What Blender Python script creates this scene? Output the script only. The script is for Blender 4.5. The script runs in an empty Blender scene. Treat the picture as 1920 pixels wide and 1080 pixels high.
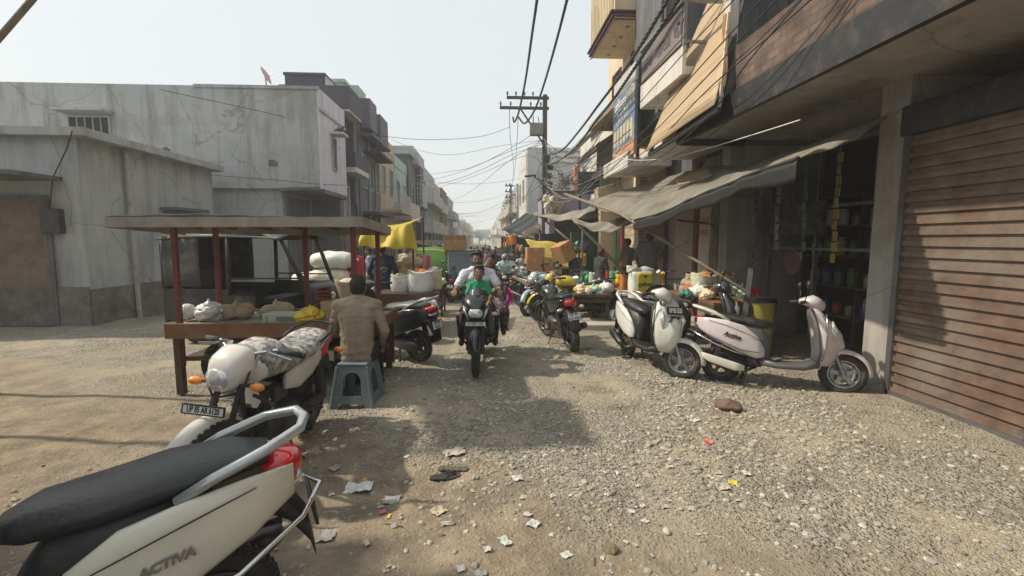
import bpy, bmesh, math, random
from mathutils import Vector, Matrix, noise
R = math.radians
random.seed(7)
SC = bpy.context.scene
COL = SC.collection

# ---------------------------------------------------------------- camera
CAMZ = 1.65
FPX = 867.0                       # focal length in pixels of the 1920 wide photograph
YAW = math.atan(50 / FPX)
PITCH = math.atan(90 / FPX)
cam_d = bpy.data.cameras.new('camera')
cam_d.sensor_width = 36.0
cam_d.lens = 36.0 * FPX / 1920.0
cam_d.clip_end = 3000
cam_d.clip_start = 0.05
cam = bpy.data.objects.new('camera', cam_d)
COL.objects.link(cam)
cam.location = (0, 0, CAMZ)
cam.rotation_euler = (math.pi / 2 - PITCH, 0, -YAW)
SC.camera = cam

# ---------------------------------------------------------------- sky and sun
SUN_EL = R(47)
SUN_AZ = R(-83)                   # from the left of the street, a little ahead
world = bpy.data.worlds.new('World')
SC.world = world
world.use_nodes = True
nt = world.node_tree
nt.nodes.clear()
wo = nt.nodes.new('ShaderNodeOutputWorld')
bg = nt.nodes.new('ShaderNodeBackground')
sky = nt.nodes.new('ShaderNodeTexSky')
sky.sky_type = 'NISHITA'
sky.sun_disc = False
sky.sun_elevation = SUN_EL
sky.sun_rotation = SUN_AZ
sky.air_density = 1.2
sky.dust_density = 6.0
sky.ozone_density = 1.5
bg.inputs['Strength'].default_value = 0.088
mixn = nt.nodes.new('ShaderNodeMix'); mixn.data_type = 'RGBA'
mixn.inputs['Factor'].default_value = 0.8
mixn.inputs['B'].default_value = (8.15, 8.7, 8.8, 1)     # thin white haze over the blue
nt.links.new(sky.outputs['Color'], mixn.inputs['A'])
nt.links.new(mixn.outputs['Result'], bg.inputs['Color'])
nt.links.new(bg.outputs['Background'], wo.inputs['Surface'])
sun_d = bpy.data.lights.new('sun', 'SUN')
sun_d.energy = 3.7
sun_d.angle = R(1.3)
sun_d.color = (1.0, 0.885, 0.72)
sun = bpy.data.objects.new('sun', sun_d)
COL.objects.link(sun)
_sd = Vector((math.sin(SUN_AZ) * math.cos(SUN_EL), math.cos(SUN_AZ) * math.cos(SUN_EL), math.sin(SUN_EL)))
sun.rotation_euler = _sd.to_track_quat('Z', 'Y').to_euler()
SC.view_settings.view_transform = 'Standard'
SC.view_settings.look = 'None'
SC.view_settings.exposure = 0.36
SC.view_settings.gamma = 1.0
SC.cycles.max_bounces = 6
SC.cycles.volume_bounces = 1

_F = Vector((math.sin(YAW) * math.cos(PITCH), math.cos(YAW) * math.cos(PITCH), -math.sin(PITCH)))
_Rt = Vector((math.cos(YAW), -math.sin(YAW), 0))
_U = _Rt.cross(_F)
def P(px, py, X=None, Y=None, Z=None):
    """the place seen at a pixel of the photograph, on the plane x=X, y=Y or z=Z"""
    d = _F + _Rt * ((px - 960) / FPX) + _U * ((540 - py) / FPX)
    if X is not None: t = X / d.x
    elif Y is not None: t = Y / d.y
    else: t = (Z - CAMZ) / d.z
    return Vector((0, 0, CAMZ)) + d * t

# ---------------------------------------------------------------- object helpers
def link(o):
    COL.objects.link(o); return o
def tag(o, label=None, cat=None, group=None, kind=None):
    if label: o['label'] = label
    if cat: o['category'] = cat
    if group: o['group'] = group
    if kind: o['kind'] = kind
    return o
def thing(name, label, cat, loc=(0, 0, 0), rz=0, group=None, rx=0, ry=0, sc=1):
    o = link(bpy.data.objects.new(name, None))
    o.location = loc; o.rotation_euler = (rx, ry, rz); o.scale = (sc, sc, sc)
    o.empty_display_size = .2
    return tag(o, label, cat, group)
def kids(o): return [c for c in bpy.data.objects if c.parent is o]
def copy_tree(o, parent=None, label=None, group=None):
    c = o.copy(); link(c); c.parent = parent
    if parent is None and label: c['label'] = label
    if group: c['group'] = group
    for ch in kids(o): copy_tree(ch, c)
    return c

def V(*a): return Vector(a)
def ring(c, u, v, hu, hv, n=14, pw=2.0, a0=0, a1=2 * math.pi):
    c = Vector(c); u = Vector(u); v = Vector(v); out = []
    for i in range(n):
        a = a0 + (a1 - a0) * i / n
        ca, sa = math.cos(a), math.sin(a)
        x = math.copysign(abs(ca) ** (2 / pw), ca) * hu
        y = math.copysign(abs(sa) ** (2 / pw), sa) * hv
        out.append(c + u * x + v * y)
    return out

class MB:
    def __init__(s): s.v = []; s.f = []
    def add(s, vs, fs):
        b = len(s.v); s.v += [tuple(p) for p in vs]
        s.f += [tuple(i + b for i in f) for f in fs]; return s
    def box(s, c, d, rz=0, rx=0, ry=0, taper=1.0):
        m = Matrix.Rotation(rz, 3, 'Z') @ Matrix.Rotation(ry, 3, 'Y') @ Matrix.Rotation(rx, 3, 'X')
        c = Vector(c); vs = []
        for z in (-1, 1):
            k = taper if z > 0 else 1
            for x, y in ((-1, -1), (1, -1), (1, 1), (-1, 1)):
                vs.append(c + m @ Vector((x * d[0] / 2 * k, y * d[1] / 2 * k, z * d[2] / 2)))
        return s.add(vs, [(3, 2, 1, 0), (4, 5, 6, 7), (0, 1, 5, 4), (1, 2, 6, 5), (2, 3, 7, 6), (3, 0, 4, 7)])
    def bb(s, x0, x1, y0, y1, z0, z1):
        return s.box(((x0 + x1) / 2, (y0 + y1) / 2, (z0 + z1) / 2), (abs(x1 - x0), abs(y1 - y0), abs(z1 - z0)))
    def bar(s, p0, p1, w, h, up=(0, 0, 1)):
        p0 = Vector(p0); p1 = Vector(p1); t = (p1 - p0).normalized(); up = Vector(up)
        if abs(t.dot(up)) > .98: up = Vector((0, 1, 0))
        sx = t.cross(up).normalized(); u = sx.cross(t)
        vs = []
        for p in (p0, p1):
            for a, b in ((-1, -1), (1, -1), (1, 1), (-1, 1)): vs.append(p + sx * a * w / 2 + u * b * h / 2)
        return s.add(vs, [(3, 2, 1, 0), (4, 5, 6, 7), (0, 1, 5, 4), (1, 2, 6, 5), (2, 3, 7, 6), (3, 0, 4, 7)])
    def rings(s, rs, cap=True, close=False):
        n = len(rs[0]); vs = [p for r in rs for p in r]; fs = []
        m = len(rs)
        for k in range(m if close else m - 1):
            a = k * n; b = ((k + 1) % m) * n
            for i in range(n):
                j = (i + 1) % n
                fs.append((a + i, a + j, b + j, b + i))
        if cap and not close:
            fs.append(tuple(reversed(range(n)))); fs.append(tuple(range((m - 1) * n, m * n)))
        return s.add(vs, fs)
    def tube(s, pts, r, n=8, cap=True, close=False):
        pts = [Vector(p) for p in pts]; m = len(pts); rs = []
        rr = r if isinstance(r, (list, tuple)) else [r] * m
        u = None
        for i, p in enumerate(pts):
            if close: t = pts[(i + 1) % m] - pts[i - 1]
            else: t = pts[min(i + 1, m - 1)] - pts[max(i - 1, 0)]
            t = t.normalized() if t.length > 1e-9 else Vector((0, 0, 1))
            if u is None:
                u = t.cross(Vector((0, 0, 1)) if abs(t.z) < .9 else Vector((1, 0, 0))).normalized()
            else:
                u = (u - t * u.dot(t)).normalized()
            w = t.cross(u)
            rs.append(ring(p, u, w, rr[i], rr[i], n))
        return s.rings(rs, cap, close)
    def cyl(s, p0, p1, r0, r1=None, n=12, cap=True):
        return s.tube([p0, p1], [r0, r0 if r1 is None else r1], n, cap)
    def ell(s, c, r, n=12, m=8, rot=None):
        c = Vector(c); rs = []
        rot = rot or Matrix.Identity(3)
        for k in range(m + 1):
            a = -math.pi / 2 + math.pi * k / m
            cr = max(math.cos(a), .02)
            rs.append([c + rot @ Vector((math.cos(2 * math.pi * i / n) * cr * r[0], math.sin(2 * math.pi * i / n) * cr * r[1], math.sin(a) * r[2])) for i in range(n)])
        return s.rings(rs)
    def capsule(s, p0, p1, r0, r1, n=12):
        p0 = Vector(p0); p1 = Vector(p1); d = p1 - p0; L = d.length
        t = d / L if L > 1e-6 else Vector((0, 0, 1))
        pts = []; rr = []
        for k in range(4):
            a = math.pi / 2 * k / 4
            pts.append(p0 - t * r0 * math.cos(a)); rr.append(max(r0 * math.sin(a), r0 * .05))
        pts.append(p0); rr.append(r0); pts.append(p1); rr.append(r1)
        for k in range(3, -1, -1):
            a = math.pi / 2 * k / 4
            pts.append(p1 + t * r1 * math.cos(a)); rr.append(max(r1 * math.sin(a), r1 * .05))
        return s.tube(pts, rr, n)
    def lathe(s, prof, c=(0, 0, 0), ax=(0, 0, 1), n=24, close=False):
        c = Vector(c); ax = Vector(ax).normalized()
        u = ax.cross(Vector((0, 0, 1)) if abs(ax.z) < .9 else Vector((1, 0, 0))).normalized(); w = ax.cross(u)
        rs = [ring(c + ax * h, u, w, max(r, .0005), max(r, .0005), n) for r, h in prof]
        return s.rings(rs, not close, close)
    def prism(s, pts, off):
        n = len(pts); off = Vector(off); a = [Vector(p) for p in pts]; b = [p + off for p in a]
        return s.add(a + b, [tuple(reversed(range(n))), tuple(range(n, 2 * n))] + [(i, (i + 1) % n, (i + 1) % n + n, i + n) for i in range(n)])
    def sheet(s, fn, nu, nv, th=.008):
        """cloth or panel fn(u,v)->point, given real thickness"""
        g = [[Vector(fn(i / nu, j / nv)) for j in range(nv + 1)] for i in range(nu + 1)]
        vs = []; N = (nu + 1) * (nv + 1)
        for sgn in (0, 1):
            for i in range(nu + 1):
                for j in range(nv + 1):
                    a = g[min(i + 1, nu)][j] - g[max(i - 1, 0)][j]; b = g[i][min(j + 1, nv)] - g[i][max(j - 1, 0)]
                    nn = a.cross(b); nn = nn.normalized() if nn.length > 1e-9 else Vector((0, 0, 1))
                    vs.append(g[i][j] + nn * (th / 2 if sgn else -th / 2))
        I = lambda i, j, k: k * N + i * (nv + 1) + j
        fs = []
        for i in range(nu):
            for j in range(nv):
                fs.append((I(i, j, 1), I(i + 1, j, 1), I(i + 1, j + 1, 1), I(i, j + 1, 1)))
                fs.append((I(i, j, 0), I(i, j + 1, 0), I(i + 1, j + 1, 0), I(i + 1, j, 0)))
        for i in range(nu):
            fs.append((I(i, 0, 0), I(i + 1, 0, 0), I(i + 1, 0, 1), I(i, 0, 1))); fs.append((I(i, nv, 1), I(i + 1, nv, 1), I(i + 1, nv, 0), I(i, nv, 0)))
        for j in range(nv):
            fs.append((I(0, j, 1), I(0, j + 1, 1), I(0, j + 1, 0), I(0, j, 0))); fs.append((I(nu, j, 0), I(nu, j + 1, 0), I(nu, j + 1, 1), I(nu, j, 1)))
        return s.add(vs, fs)
    def stone(s, c, r, flat=.7, rnd=random, big=False):
        t = 1.618
        base = [(-1, t, 0), (1, t, 0), (-1, -t, 0), (1, -t, 0), (0, -1, t), (0, 1, t), (0, -1, -t), (0, 1, -t), (t, 0, -1), (t, 0, 1), (-t, 0, -1), (-t, 0, 1)]
        F = [(0, 11, 5), (0, 5, 1), (0, 1, 7), (0, 7, 10), (0, 10, 11), (1, 5, 9), (5, 11, 4), (11, 10, 2), (10, 7, 6), (7, 1, 8), (3, 9, 4), (3, 4, 2), (3, 2, 6), (3, 6, 8), (3, 8, 9), (4, 9, 5), (2, 4, 11), (6, 2, 10), (8, 6, 7), (9, 8, 1)]
        a = rnd.random() * 6.28; ca, sa = math.cos(a), math.sin(a)
        ex = rnd.uniform(.75, 1.4)
        vs = []
        for x, y, z in base:
            k = r / 1.9 * rnd.uniform(.75, 1.2)
            x, y, z = x * k * ex, y * k, z * k * flat
            vs.append((c[0] + x * ca - y * sa, c[1] + x * sa + y * ca, c[2] + z))
        return s.add(vs, F)
    def xf(s, m):
        s.v = [tuple(m @ Vector(p)) for p in s.v]; return s
    def mesh(s, name):
        me = bpy.data.meshes.new(name); me.from_pydata(s.v, [], s.f); me.update(); return me
    def build(s, name, mat, parent=None, smooth=False, bevel=0, sub=0, auto=None, label=None, seg=2):
        me = s.mesh(name)
        bm = bmesh.new(); bm.from_mesh(me); bmesh.ops.recalc_face_normals(bm, faces=bm.faces); bm.to_mesh(me); bm.free()
        me.materials.append(mat)
        o = link(bpy.data.objects.new(name, me)); o.parent = parent
        if smooth or auto:
            me.polygons.foreach_set('use_smooth', [True] * len(me.polygons))
        if auto:
            try: me.set_sharp_from_angle(angle=R(auto))
            except Exception: pass
        if bevel:
            b = o.modifiers.new('bevel', 'BEVEL'); b.width = bevel; b.segments = seg; b.limit_method = 'ANGLE'; b.angle_limit = R(35)
            b.harden_normals = False
        if sub:
            b = o.modifiers.new('sub', 'SUBSURF'); b.levels = sub; b.render_levels = sub
        if label: o['label'] = label
        return o
    def fuse(s, name, mat, parent, voxel=.012, it=4, wrinkle=0, wscale=9, label=None):
        """one continuous skin round everything collected (voxel remesh), baked"""
        me = s.mesh('tmp'); o = link(bpy.data.objects.new('tmp', me))
        m = o.modifiers.new('r', 'REMESH'); m.mode = 'VOXEL'; m.voxel_size = voxel
        m = o.modifiers.new('s', 'SMOOTH'); m.iterations = it; m.factor = .5
        dg = bpy.context.evaluated_depsgraph_get()
        me2 = bpy.data.meshes.new_from_object(o.evaluated_get(dg))
        bpy.data.objects.remove(o); bpy.data.meshes.remove(me)
        if wrinkle:
            for v, nrm in [(v, v.normal.copy()) for v in me2.vertices]:
                p = v.co
                q = Vector((p.x * wscale * .8, p.y * wscale * .8, p.z * wscale * 2.0))
                v.co = p + nrm * wrinkle * (noise.noise(q) + .6 * (1 - abs(noise.noise(q * 1.7 + Vector((5, 3, 1))) * 3)))
        me2.name = name; me2.materials.clear(); me2.materials.append(mat)
        me2.polygons.foreach_set('use_smooth', [True] * len(me2.polygons))
        o = link(bpy.data.objects.new(name, me2)); o.parent = parent
        if label: o['label'] = label
        return o

_fc = {}
import os as _os
_FD = _os.path.join(bpy.utils.resource_path('LOCAL'), 'datafiles', 'fonts')
def text_geo(s, size, ext=.002, shear=0, bold=0):
    cu = bpy.data.curves.new('t', 'FONT'); cu.body = s; cu.size = size; cu.extrude = ext
    cu.align_x = 'CENTER'; cu.align_y = 'CENTER'; cu.shear = shear; cu.offset = bold; cu.resolution_u = 3
    o = link(bpy.data.objects.new('t', cu))
    dg = bpy.context.evaluated_depsgraph_get()
    me = bpy.data.meshes.new_from_object(o.evaluated_get(dg))
    bpy.data.objects.remove(o); bpy.data.curves.remove(cu)
    return me
def lettering(s, size, mat, parent, loc, right, up, name='lettering', shear=0, bold=0, ext=.002, sx=1):
    me = text_geo(s, size, ext, shear, bold)
    r = Vector(right).normalized(); u = Vector(up); u = (u - r * u.dot(r)).normalized(); n = r.cross(u)
    m = Matrix((r, u, n)).transposed().to_4x4(); m.translation = Vector(loc)
    m = m @ Matrix.Diagonal((sx, 1, 1, 1))
    me.transform(m); me.materials.clear(); me.materials.append(mat); me.name = name
    o = link(bpy.data.objects.new(name, me)); o.parent = parent
    return o

# ---------------------------------------------------------------- materials
_mc = {}
def M(name, col, rough=.6, metal=0, var=.18, scale=6, bump=0, dirt=None, dscale=2.0, damt=.5, spec=.5, coat=0, streak=False, trans=0, bscale=None, alpha=None):
    if name in _mc: return _mc[name]
    m = bpy.data.materials.new(name); m.use_nodes = True; _mc[name] = m
    t = m.node_tree; N = t.nodes; L = t.links; b = N['Principled BSDF']
    b.inputs['Roughness'].default_value = rough; b.inputs['Metallic'].default_value = metal
    b.inputs['Specular IOR Level'].default_value = spec
    b.inputs['Coat Weight'].default_value = coat
    b.inputs['Coat Roughness'].default_value = .08
    tc = N.new('ShaderNodeTexCoord'); src = tc.outputs['Object']
    n1 = N.new('ShaderNodeTexNoise'); n1.inputs['Scale'].default_value = scale; n1.inputs['Detail'].default_value = 6; n1.inputs['Roughness'].default_value = .65
    L.new(src, n1.inputs['Vector'])
    mr = N.new('ShaderNodeMapRange'); mr.inputs['From Min'].default_value = .3; mr.inputs['From Max'].default_value = .7
    mr.inputs['To Min'].default_value = 1 - var; mr.inputs['To Max'].default_value = 1 + var
    L.new(n1.outputs['Fac'], mr.inputs['Value'])
    mx = N.new('ShaderNodeMix'); mx.data_type = 'RGBA'; mx.blend_type = 'MULTIPLY'; mx.inputs['Factor'].default_value = 1
    mx.inputs['A'].default_value = (*col, 1); L.new(mr.outputs['Result'], mx.inputs['B'])
    out = mx.outputs['Result']
    if dirt:
        n2 = N.new('ShaderNodeTexNoise'); n2.inputs['Scale'].default_value = dscale; n2.inputs['Detail'].default_value = 8; n2.inputs['Roughness'].default_value = .7
        if streak:
            mp = N.new('ShaderNodeMapping'); mp.inputs['Scale'].default_value = (3.0, 3.0, .35); L.new(src, mp.inputs['Vector']); L.new(mp.outputs['Vector'], n2.inputs['Vector'])
        else: L.new(src, n2.inputs['Vector'])
        r2 = N.new('ShaderNodeMapRange'); r2.inputs['From Min'].default_value = .62 - damt * .25; r2.inputs['From Max'].default_value = .80 - damt * .2
        r2.inputs['To Max'].default_value = min(1, damt * 1.3)
        L.new(n2.outputs['Fac'], r2.inputs['Value'])
        m2 = N.new('ShaderNodeMix'); m2.data_type = 'RGBA'; L.new(r2.outputs['Result'], m2.inputs['Factor']); L.new(out, m2.inputs['A'])
        m2.inputs['B'].default_value = (*dirt, 1); out = m2.outputs['Result']
        rr = N.new('ShaderNodeMapRange'); rr.inputs['To Min'].default_value = rough; rr.inputs['To Max'].default_value = min(.95, rough + .35)
        L.new(r2.outputs['Result'], rr.inputs['Value']); L.new(rr.outputs['Result'], b.inputs['Roughness'])
    if streak:                                  # hairline cracks and patched, flaked plaster
        wn = N.new('ShaderNodeTexNoise'); wn.inputs['Scale'].default_value = 1.6; wn.inputs['Detail'].default_value = 5; L.new(src, wn.inputs['Vector'])
        wm = N.new('ShaderNodeMix'); wm.data_type = 'RGBA'; wm.inputs['Factor'].default_value = .35; L.new(src, wm.inputs['A']); L.new(wn.outputs['Color'], wm.inputs['B'])
        vc = N.new('ShaderNodeTexVoronoi'); vc.feature = 'DISTANCE_TO_EDGE'; vc.inputs['Scale'].default_value = .75; L.new(wm.outputs['Result'], vc.inputs['Vector'])
        cr = N.new('ShaderNodeMapRange'); cr.inputs['From Min'].default_value = .002; cr.inputs['From Max'].default_value = .009; cr.inputs['To Min'].default_value = .36; cr.inputs['To Max'].default_value = 0; L.new(vc.outputs['Distance'], cr.inputs['Value'])
        pn = N.new('ShaderNodeTexNoise'); pn.inputs['Scale'].default_value = .55; pn.inputs['Detail'].default_value = 10; pn.inputs['Roughness'].default_value = .62; L.new(src, pn.inputs['Vector'])
        pr = N.new('ShaderNodeMapRange'); pr.inputs['From Min'].default_value = .565; pr.inputs['From Max'].default_value = .59; pr.inputs['To Max'].default_value = .42; L.new(pn.outputs['Fac'], pr.inputs['Value'])
        pa = N.new('ShaderNodeMix'); pa.data_type = 'RGBA'; L.new(pr.outputs['Result'], pa.inputs['Factor']); L.new(out, pa.inputs['A']); pa.inputs['B'].default_value = (col[0] * .62 + .03, col[1] * .6 + .03, col[2] * .56 + .03, 1)
        ck = N.new('ShaderNodeMix'); ck.data_type = 'RGBA'; L.new(cr.outputs['Result'], ck.inputs['Factor']); L.new(pa.outputs['Result'], ck.inputs['A']); ck.inputs['B'].default_value = (.05, .048, .045, 1); out = ck.outputs['Result']
    L.new(out, b.inputs['Base Color'])
    if bump:
        n3 = N.new('ShaderNodeTexNoise'); n3.inputs['Scale'].default_value = bscale or scale * 4; n3.inputs['Detail'].default_value = 5
        L.new(src, n3.inputs['Vector'])
        bp = N.new('ShaderNodeBump'); bp.inputs['Strength'].default_value = bump; bp.inputs['Distance'].default_value = .02
        L.new(n3.outputs['Fac'], bp.inputs['Height']); L.new(bp.outputs['Normal'], b.inputs['Normal'])
    if trans:                                   # thin cloth that lets some sun through
        tr = N.new('ShaderNodeBsdfTranslucent'); L.new(out, tr.inputs['Color'])
        ms = N.new('ShaderNodeMixShader'); ms.inputs['Fac'].default_value = trans
        L.new(b.outputs['BSDF'], ms.inputs[1]); L.new(tr.outputs['BSDF'], ms.inputs[2]); L.new(ms.outputs['Shader'], N['Material Output'].inputs['Surface'])
    if alpha is not None: b.inputs['Alpha'].default_value = alpha
    return m

DUST = (.30, .25, .19)
black_plastic = M('black_plastic', (.018, .018, .02), .5, dirt=DUST, dscale=5, damt=.25)
rubber = M('rubber', (.03, .028, .026), .85, dirt=(.2, .17, .13), dscale=8, damt=.45)
chrome = M('chrome', (.55, .55, .55), .22, 1, var=.1)
alloy = M('alloy', (.32, .32, .33), .42, .8, dirt=DUST, dscale=9, damt=.3)
steel = M('steel', (.3, .3, .31), .45, .9, dirt=(.12, .08, .05), dscale=6, damt=.4)
dark_metal = M('dark_metal', (.05, .05, .052), .5, .6, dirt=(.16, .12, .08), dscale=6, damt=.4)
engine_m = M('engine_metal', (.09, .09, .09), .5, .7, dirt=(.14, .11, .08), dscale=12, damt=.4)
seat_vinyl = M('seat_vinyl', (.02, .021, .023), .38, bump=.15, bscale=60, dirt=DUST, dscale=4, damt=.22)
white_paint = M('white_paint', (.62, .62, .57), .32, coat=.3, var=.05, dirt=(.33, .28, .21), dscale=3.5, damt=.3)
ivory_paint = M('ivory_paint', (.60, .58, .49), .30, coat=.4, var=.05, dirt=(.33, .27, .19), dscale=4, damt=.32)
black_paint = M('black_paint', (.010, .010, .012), .22, coat=.5, dirt=(.2, .17, .13), dscale=5, damt=.25)
red_lens = M('red_lens', (.45, .012, .015), .15, coat=.5, var=.08)
orange_lens = M('orange_lens', (.8, .25, .03), .15, coat=.5)
clear_lens = M('clear_lens', (.55, .56, .56), .08, .35, coat=1, var=.25, scale=40)
plate_white = M('plate_white', (.7, .7, .68), .5, var=.06)
ink = M('ink', (.015, .015, .02), .6)
red_ink = M('red_ink', (.5, .03, .03), .6)
mirror_m = M('mirror_glass', (.25, .26, .27), .04, 1, var=.02)
dark_glass = M('dark_glass', (.012, .014, .016), .06, coat=.3, var=.1)
shade_fill = M('painted_interior_shade', (.022, .02, .018), .9)  # near-black colour stands in for the shade inside openings
rope_m = M('rope_fibre', (.45, .4, .32), .9)
bamboo = M('bamboo', (.22, .175, .12), .7, var=.3, scale=12, bump=.2, dirt=(.12, .1, .07), damt=.4)
wood_dark = M('dark_wood', (.07, .045, .03), .75, var=.35, scale=9, bump=.25, dirt=(.2, .16, .12), damt=.3)
wood_brown = M('brown_wood', (.17, .075, .035), .65, var=.3, scale=7, bump=.2, dirt=(.25, .2, .15), damt=.35)
wood_pale = M('pale_wood', (.45, .35, .24), .7, var=.2, scale=8, bump=.2, dirt=(.2, .16, .12), damt=.4)
cardboard = M('cardboard', (.42, .22, .085), .8, var=.1, scale=3, dirt=(.3, .16, .07), damt=.3)
tape_m = M('packing_tape', (.5, .33, .16), .3)
sack_white = M('woven_white', (.62, .62, .58), .6, var=.1, scale=14, bump=.35, bscale=50, dirt=(.4, .36, .3), dscale=3, damt=.45)
sack_jute = M('jute', (.36, .28, .18), .9, var=.2, scale=18, bump=.4, bscale=60, dirt=(.2, .15, .1), damt=.4)
sack_blue = M('woven_blue', (.10, .24, .45), .6, var=.1, bump=.3, bscale=50)
poly_clear = M('thin_plastic', (.62, .62, .6), .18, var=.15, scale=18, coat=.4, bump=.5, bscale=24)
skin_m = M('skin', (.20, .105, .065), .55, var=.08, scale=20)
skin_dk = M('skin_dark', (.13, .07, .045), .55, var=.08, scale=20)
hair_m = M('hair', (.010, .009, .009), .55, var=.3, scale=60, bump=.8, bscale=90)
# ================================================================ GROUND
def fbm(x, y, s, o=3):
    a = 0; k = 1
    for i in range(o):
        a += k * noise.noise(Vector((x * s, y * s, 3.7 + i))); s *= 2.1; k *= .5
    return a
def dip(y):
    k = min(1, max(0, (y - 9) / 8)); return -.45 * k * k * (3 - 2 * k)
def gh(x, y):
    if y > 45 or abs(x) > 25: return dip(y)
    f = min(1, max(0, (45 - y) / 20))
    rut = sum(math.exp(-((x - a - .12 * math.sin(y * .7 + a)) / .12) ** 2) for a in (-.45, .35, .95)) if y < 12 else 0
    return dip(y) + f * (-.016 * rut + .042 * fbm(x, y, .7) + .012 * fbm(x + 9, y, 3.1) + (.010 * fbm(x, y + 7, 9, 3) if y < 12 else 0))
def axis(fine0, fine1, step, lo, hi, g=1.13):
    a = []; x = fine0
    while x < fine1: a.append(x); x += step
    s = step; x = a[-1]
    while x < hi: s *= g; x += s; a.append(x)
    s = step; x = fine0; b = []
    while x > lo: s *= g; x -= s; b.append(x)
    return b[::-1] + a
gx = axis(-3.2, 3.6, .045, -1200, 1200); gy = axis(1.0, 8.5, .045, -60, 2500)
me = bpy.data.meshes.new('ground')
nx, ny = len(gx), len(gy)
me.from_pydata([(x, y, gh(x, y)) for y in gy for x in gx], [], [(j * nx + i, j * nx + i + 1, (j + 1) * nx + i + 1, (j + 1) * nx + i) for j in range(ny - 1) for i in range(nx - 1)])
me.polygons.foreach_set('use_smooth', [True] * len(me.polygons))
ground = link(bpy.data.objects.new('ground', me)); ground['kind'] = 'structure'

def ground_material():
    m = bpy.data.materials.new('dusty_gravel'); m.use_nodes = True; t = m.node_tree; N = t.nodes; L = t.links; b = N['Principled BSDF']
    b.inputs['Roughness'].default_value = .95; b.inputs['Specular IOR Level'].default_value = .2
    tc = N.new('ShaderNodeTexCoord'); S = tc.outputs['Object']
    def nz(sc, det=6, ro=.6, off=0):
        n = N.new('ShaderNodeTexNoise'); n.inputs['Scale'].default_value = sc; n.inputs['Detail'].default_value = det; n.inputs['Roughness'].default_value = ro
        if off:
            mp = N.new('ShaderNodeMapping'); mp.inputs['Location'].default_value = (off, off, 0); L.new(S, mp.inputs['Vector']); L.new(mp.outputs['Vector'], n.inputs['Vector'])
        else: L.new(S, n.inputs['Vector'])
        return n.outputs['Fac']
    def mr(v, a, b_, c=0, d=1):
        n = N.new('ShaderNodeMapRange'); n.inputs['From Min'].default_value = a; n.inputs['From Max'].default_value = b_; n.inputs['To Min'].default_value = c; n.inputs['To Max'].default_value = d
        n.interpolation_type = 'SMOOTHSTEP'; L.new(v, n.inputs['Value']); return n.outputs['Result']
    def mx(f, a, b_, bt='MIX'):
        n = N.new('ShaderNodeMix'); n.data_type = 'RGBA'; n.blend_type = bt
        for s_, v in (('Factor', f), ('A', a), ('B', b_)):
            if isinstance(v, (int, float)): n.inputs[s_].default_value = v
            elif isinstance(v, tuple): n.inputs[s_].default_value = (*v, 1)
            else: L.new(v, n.inputs[s_])
        return n.outputs['Result']
    def ma(op, a, b_):
        n = N.new('ShaderNodeMath'); n.operation = op
        for i, v in enumerate((a, b_)):
            if isinstance(v, (int, float)): n.inputs[i].default_value = v
            else: L.new(v, n.inputs[i])
        return n.outputs[0]
    sep = N.new('ShaderNodeSeparateXYZ'); L.new(S, sep.inputs['Vector'])
    # pebbles
    def vor(sc):
        v = N.new('ShaderNodeTexVoronoi'); v.inputs['Scale'].default_value = sc; v.inputs['Randomness'].default_value = 1; L.new(S, v.inputs['Vector']); return v
    v1 = vor(38); v2 = vor(85)
    hs = N.new('ShaderNodeSeparateColor'); L.new(v1.outputs['Color'], hs.inputs['Color'])
    hs2 = N.new('ShaderNodeSeparateColor'); L.new(v2.outputs['Color'], hs2.inputs['Color'])
    peb = mx(hs.outputs['Red'], (.21, .19, .15), (.46, .42, .345))
    peb = mx(mr(hs2.outputs['Green'], .2, 1, 0, .55), peb, (.31, .29, .25))
    sand = mx(nz(2.2), (.37, .315, .225), (.47, .405, .30))
    earth = mx(mr(nz(3, 8, .7), .35, .65), (.15, .115, .08), (.31, .245, .165))
    # the brown earth comes near the camera and left, gravel elsewhere
    k = ma('ADD', sep.outputs['Y'], ma('MULTIPLY', sep.outputs['X'], .55))
    k = ma('ADD', k, ma('MULTIPLY', nz(1.3, 4, .6, 5), 2.0))
    em = mr(k, 3.55, 4.7, 1, 0)
    gm = mr(nz(.9, 7, .68, 20), .36, .56)
    base = mx(gm, sand, peb)
    base = mx(em, base, earth)
    pm = mr(nz(26, 6, .75), .52, .66, 0, .75)
    base = mx(pm, base, peb)
    base = mx(mr(nz(70, 2, .5, 3), .66, .74, 0, .5), base, (.6, .56, .48))
    base = mx(mr(nz(.45, 3, .5, 40), .35, .7, .0, .5), base, (.30, .265, .21))
    base = mx(mr(nz(1.9, 9, .75, 60), .50, .66, 0, .6), base, (.17, .145, .11))
    L.new(base, b.inputs['Base Color'])
    h = ma('ADD', ma('MULTIPLY', mr(v1.outputs['Distance'], 0, .6, 1, 0), ma('ADD', gm, .15)), ma('MULTIPLY', mr(v2.outputs['Distance'], 0, .6, 1, 0), .5))
    h = ma('MULTIPLY', h, mr(em, 0, 1, 1, .25))
    h = ma('ADD', h, ma('MULTIPLY', nz(9, 8, .7), 1.2))
    bp = N.new('ShaderNodeBump'); bp.inputs['Strength'].default_value = 1.0; bp.inputs['Distance'].default_value = .018
    L.new(h, bp.inputs['Height']); L.new(bp.outputs['Normal'], b.inputs['Normal'])
    return m
ground.data.materials.append(ground_material())

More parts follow.
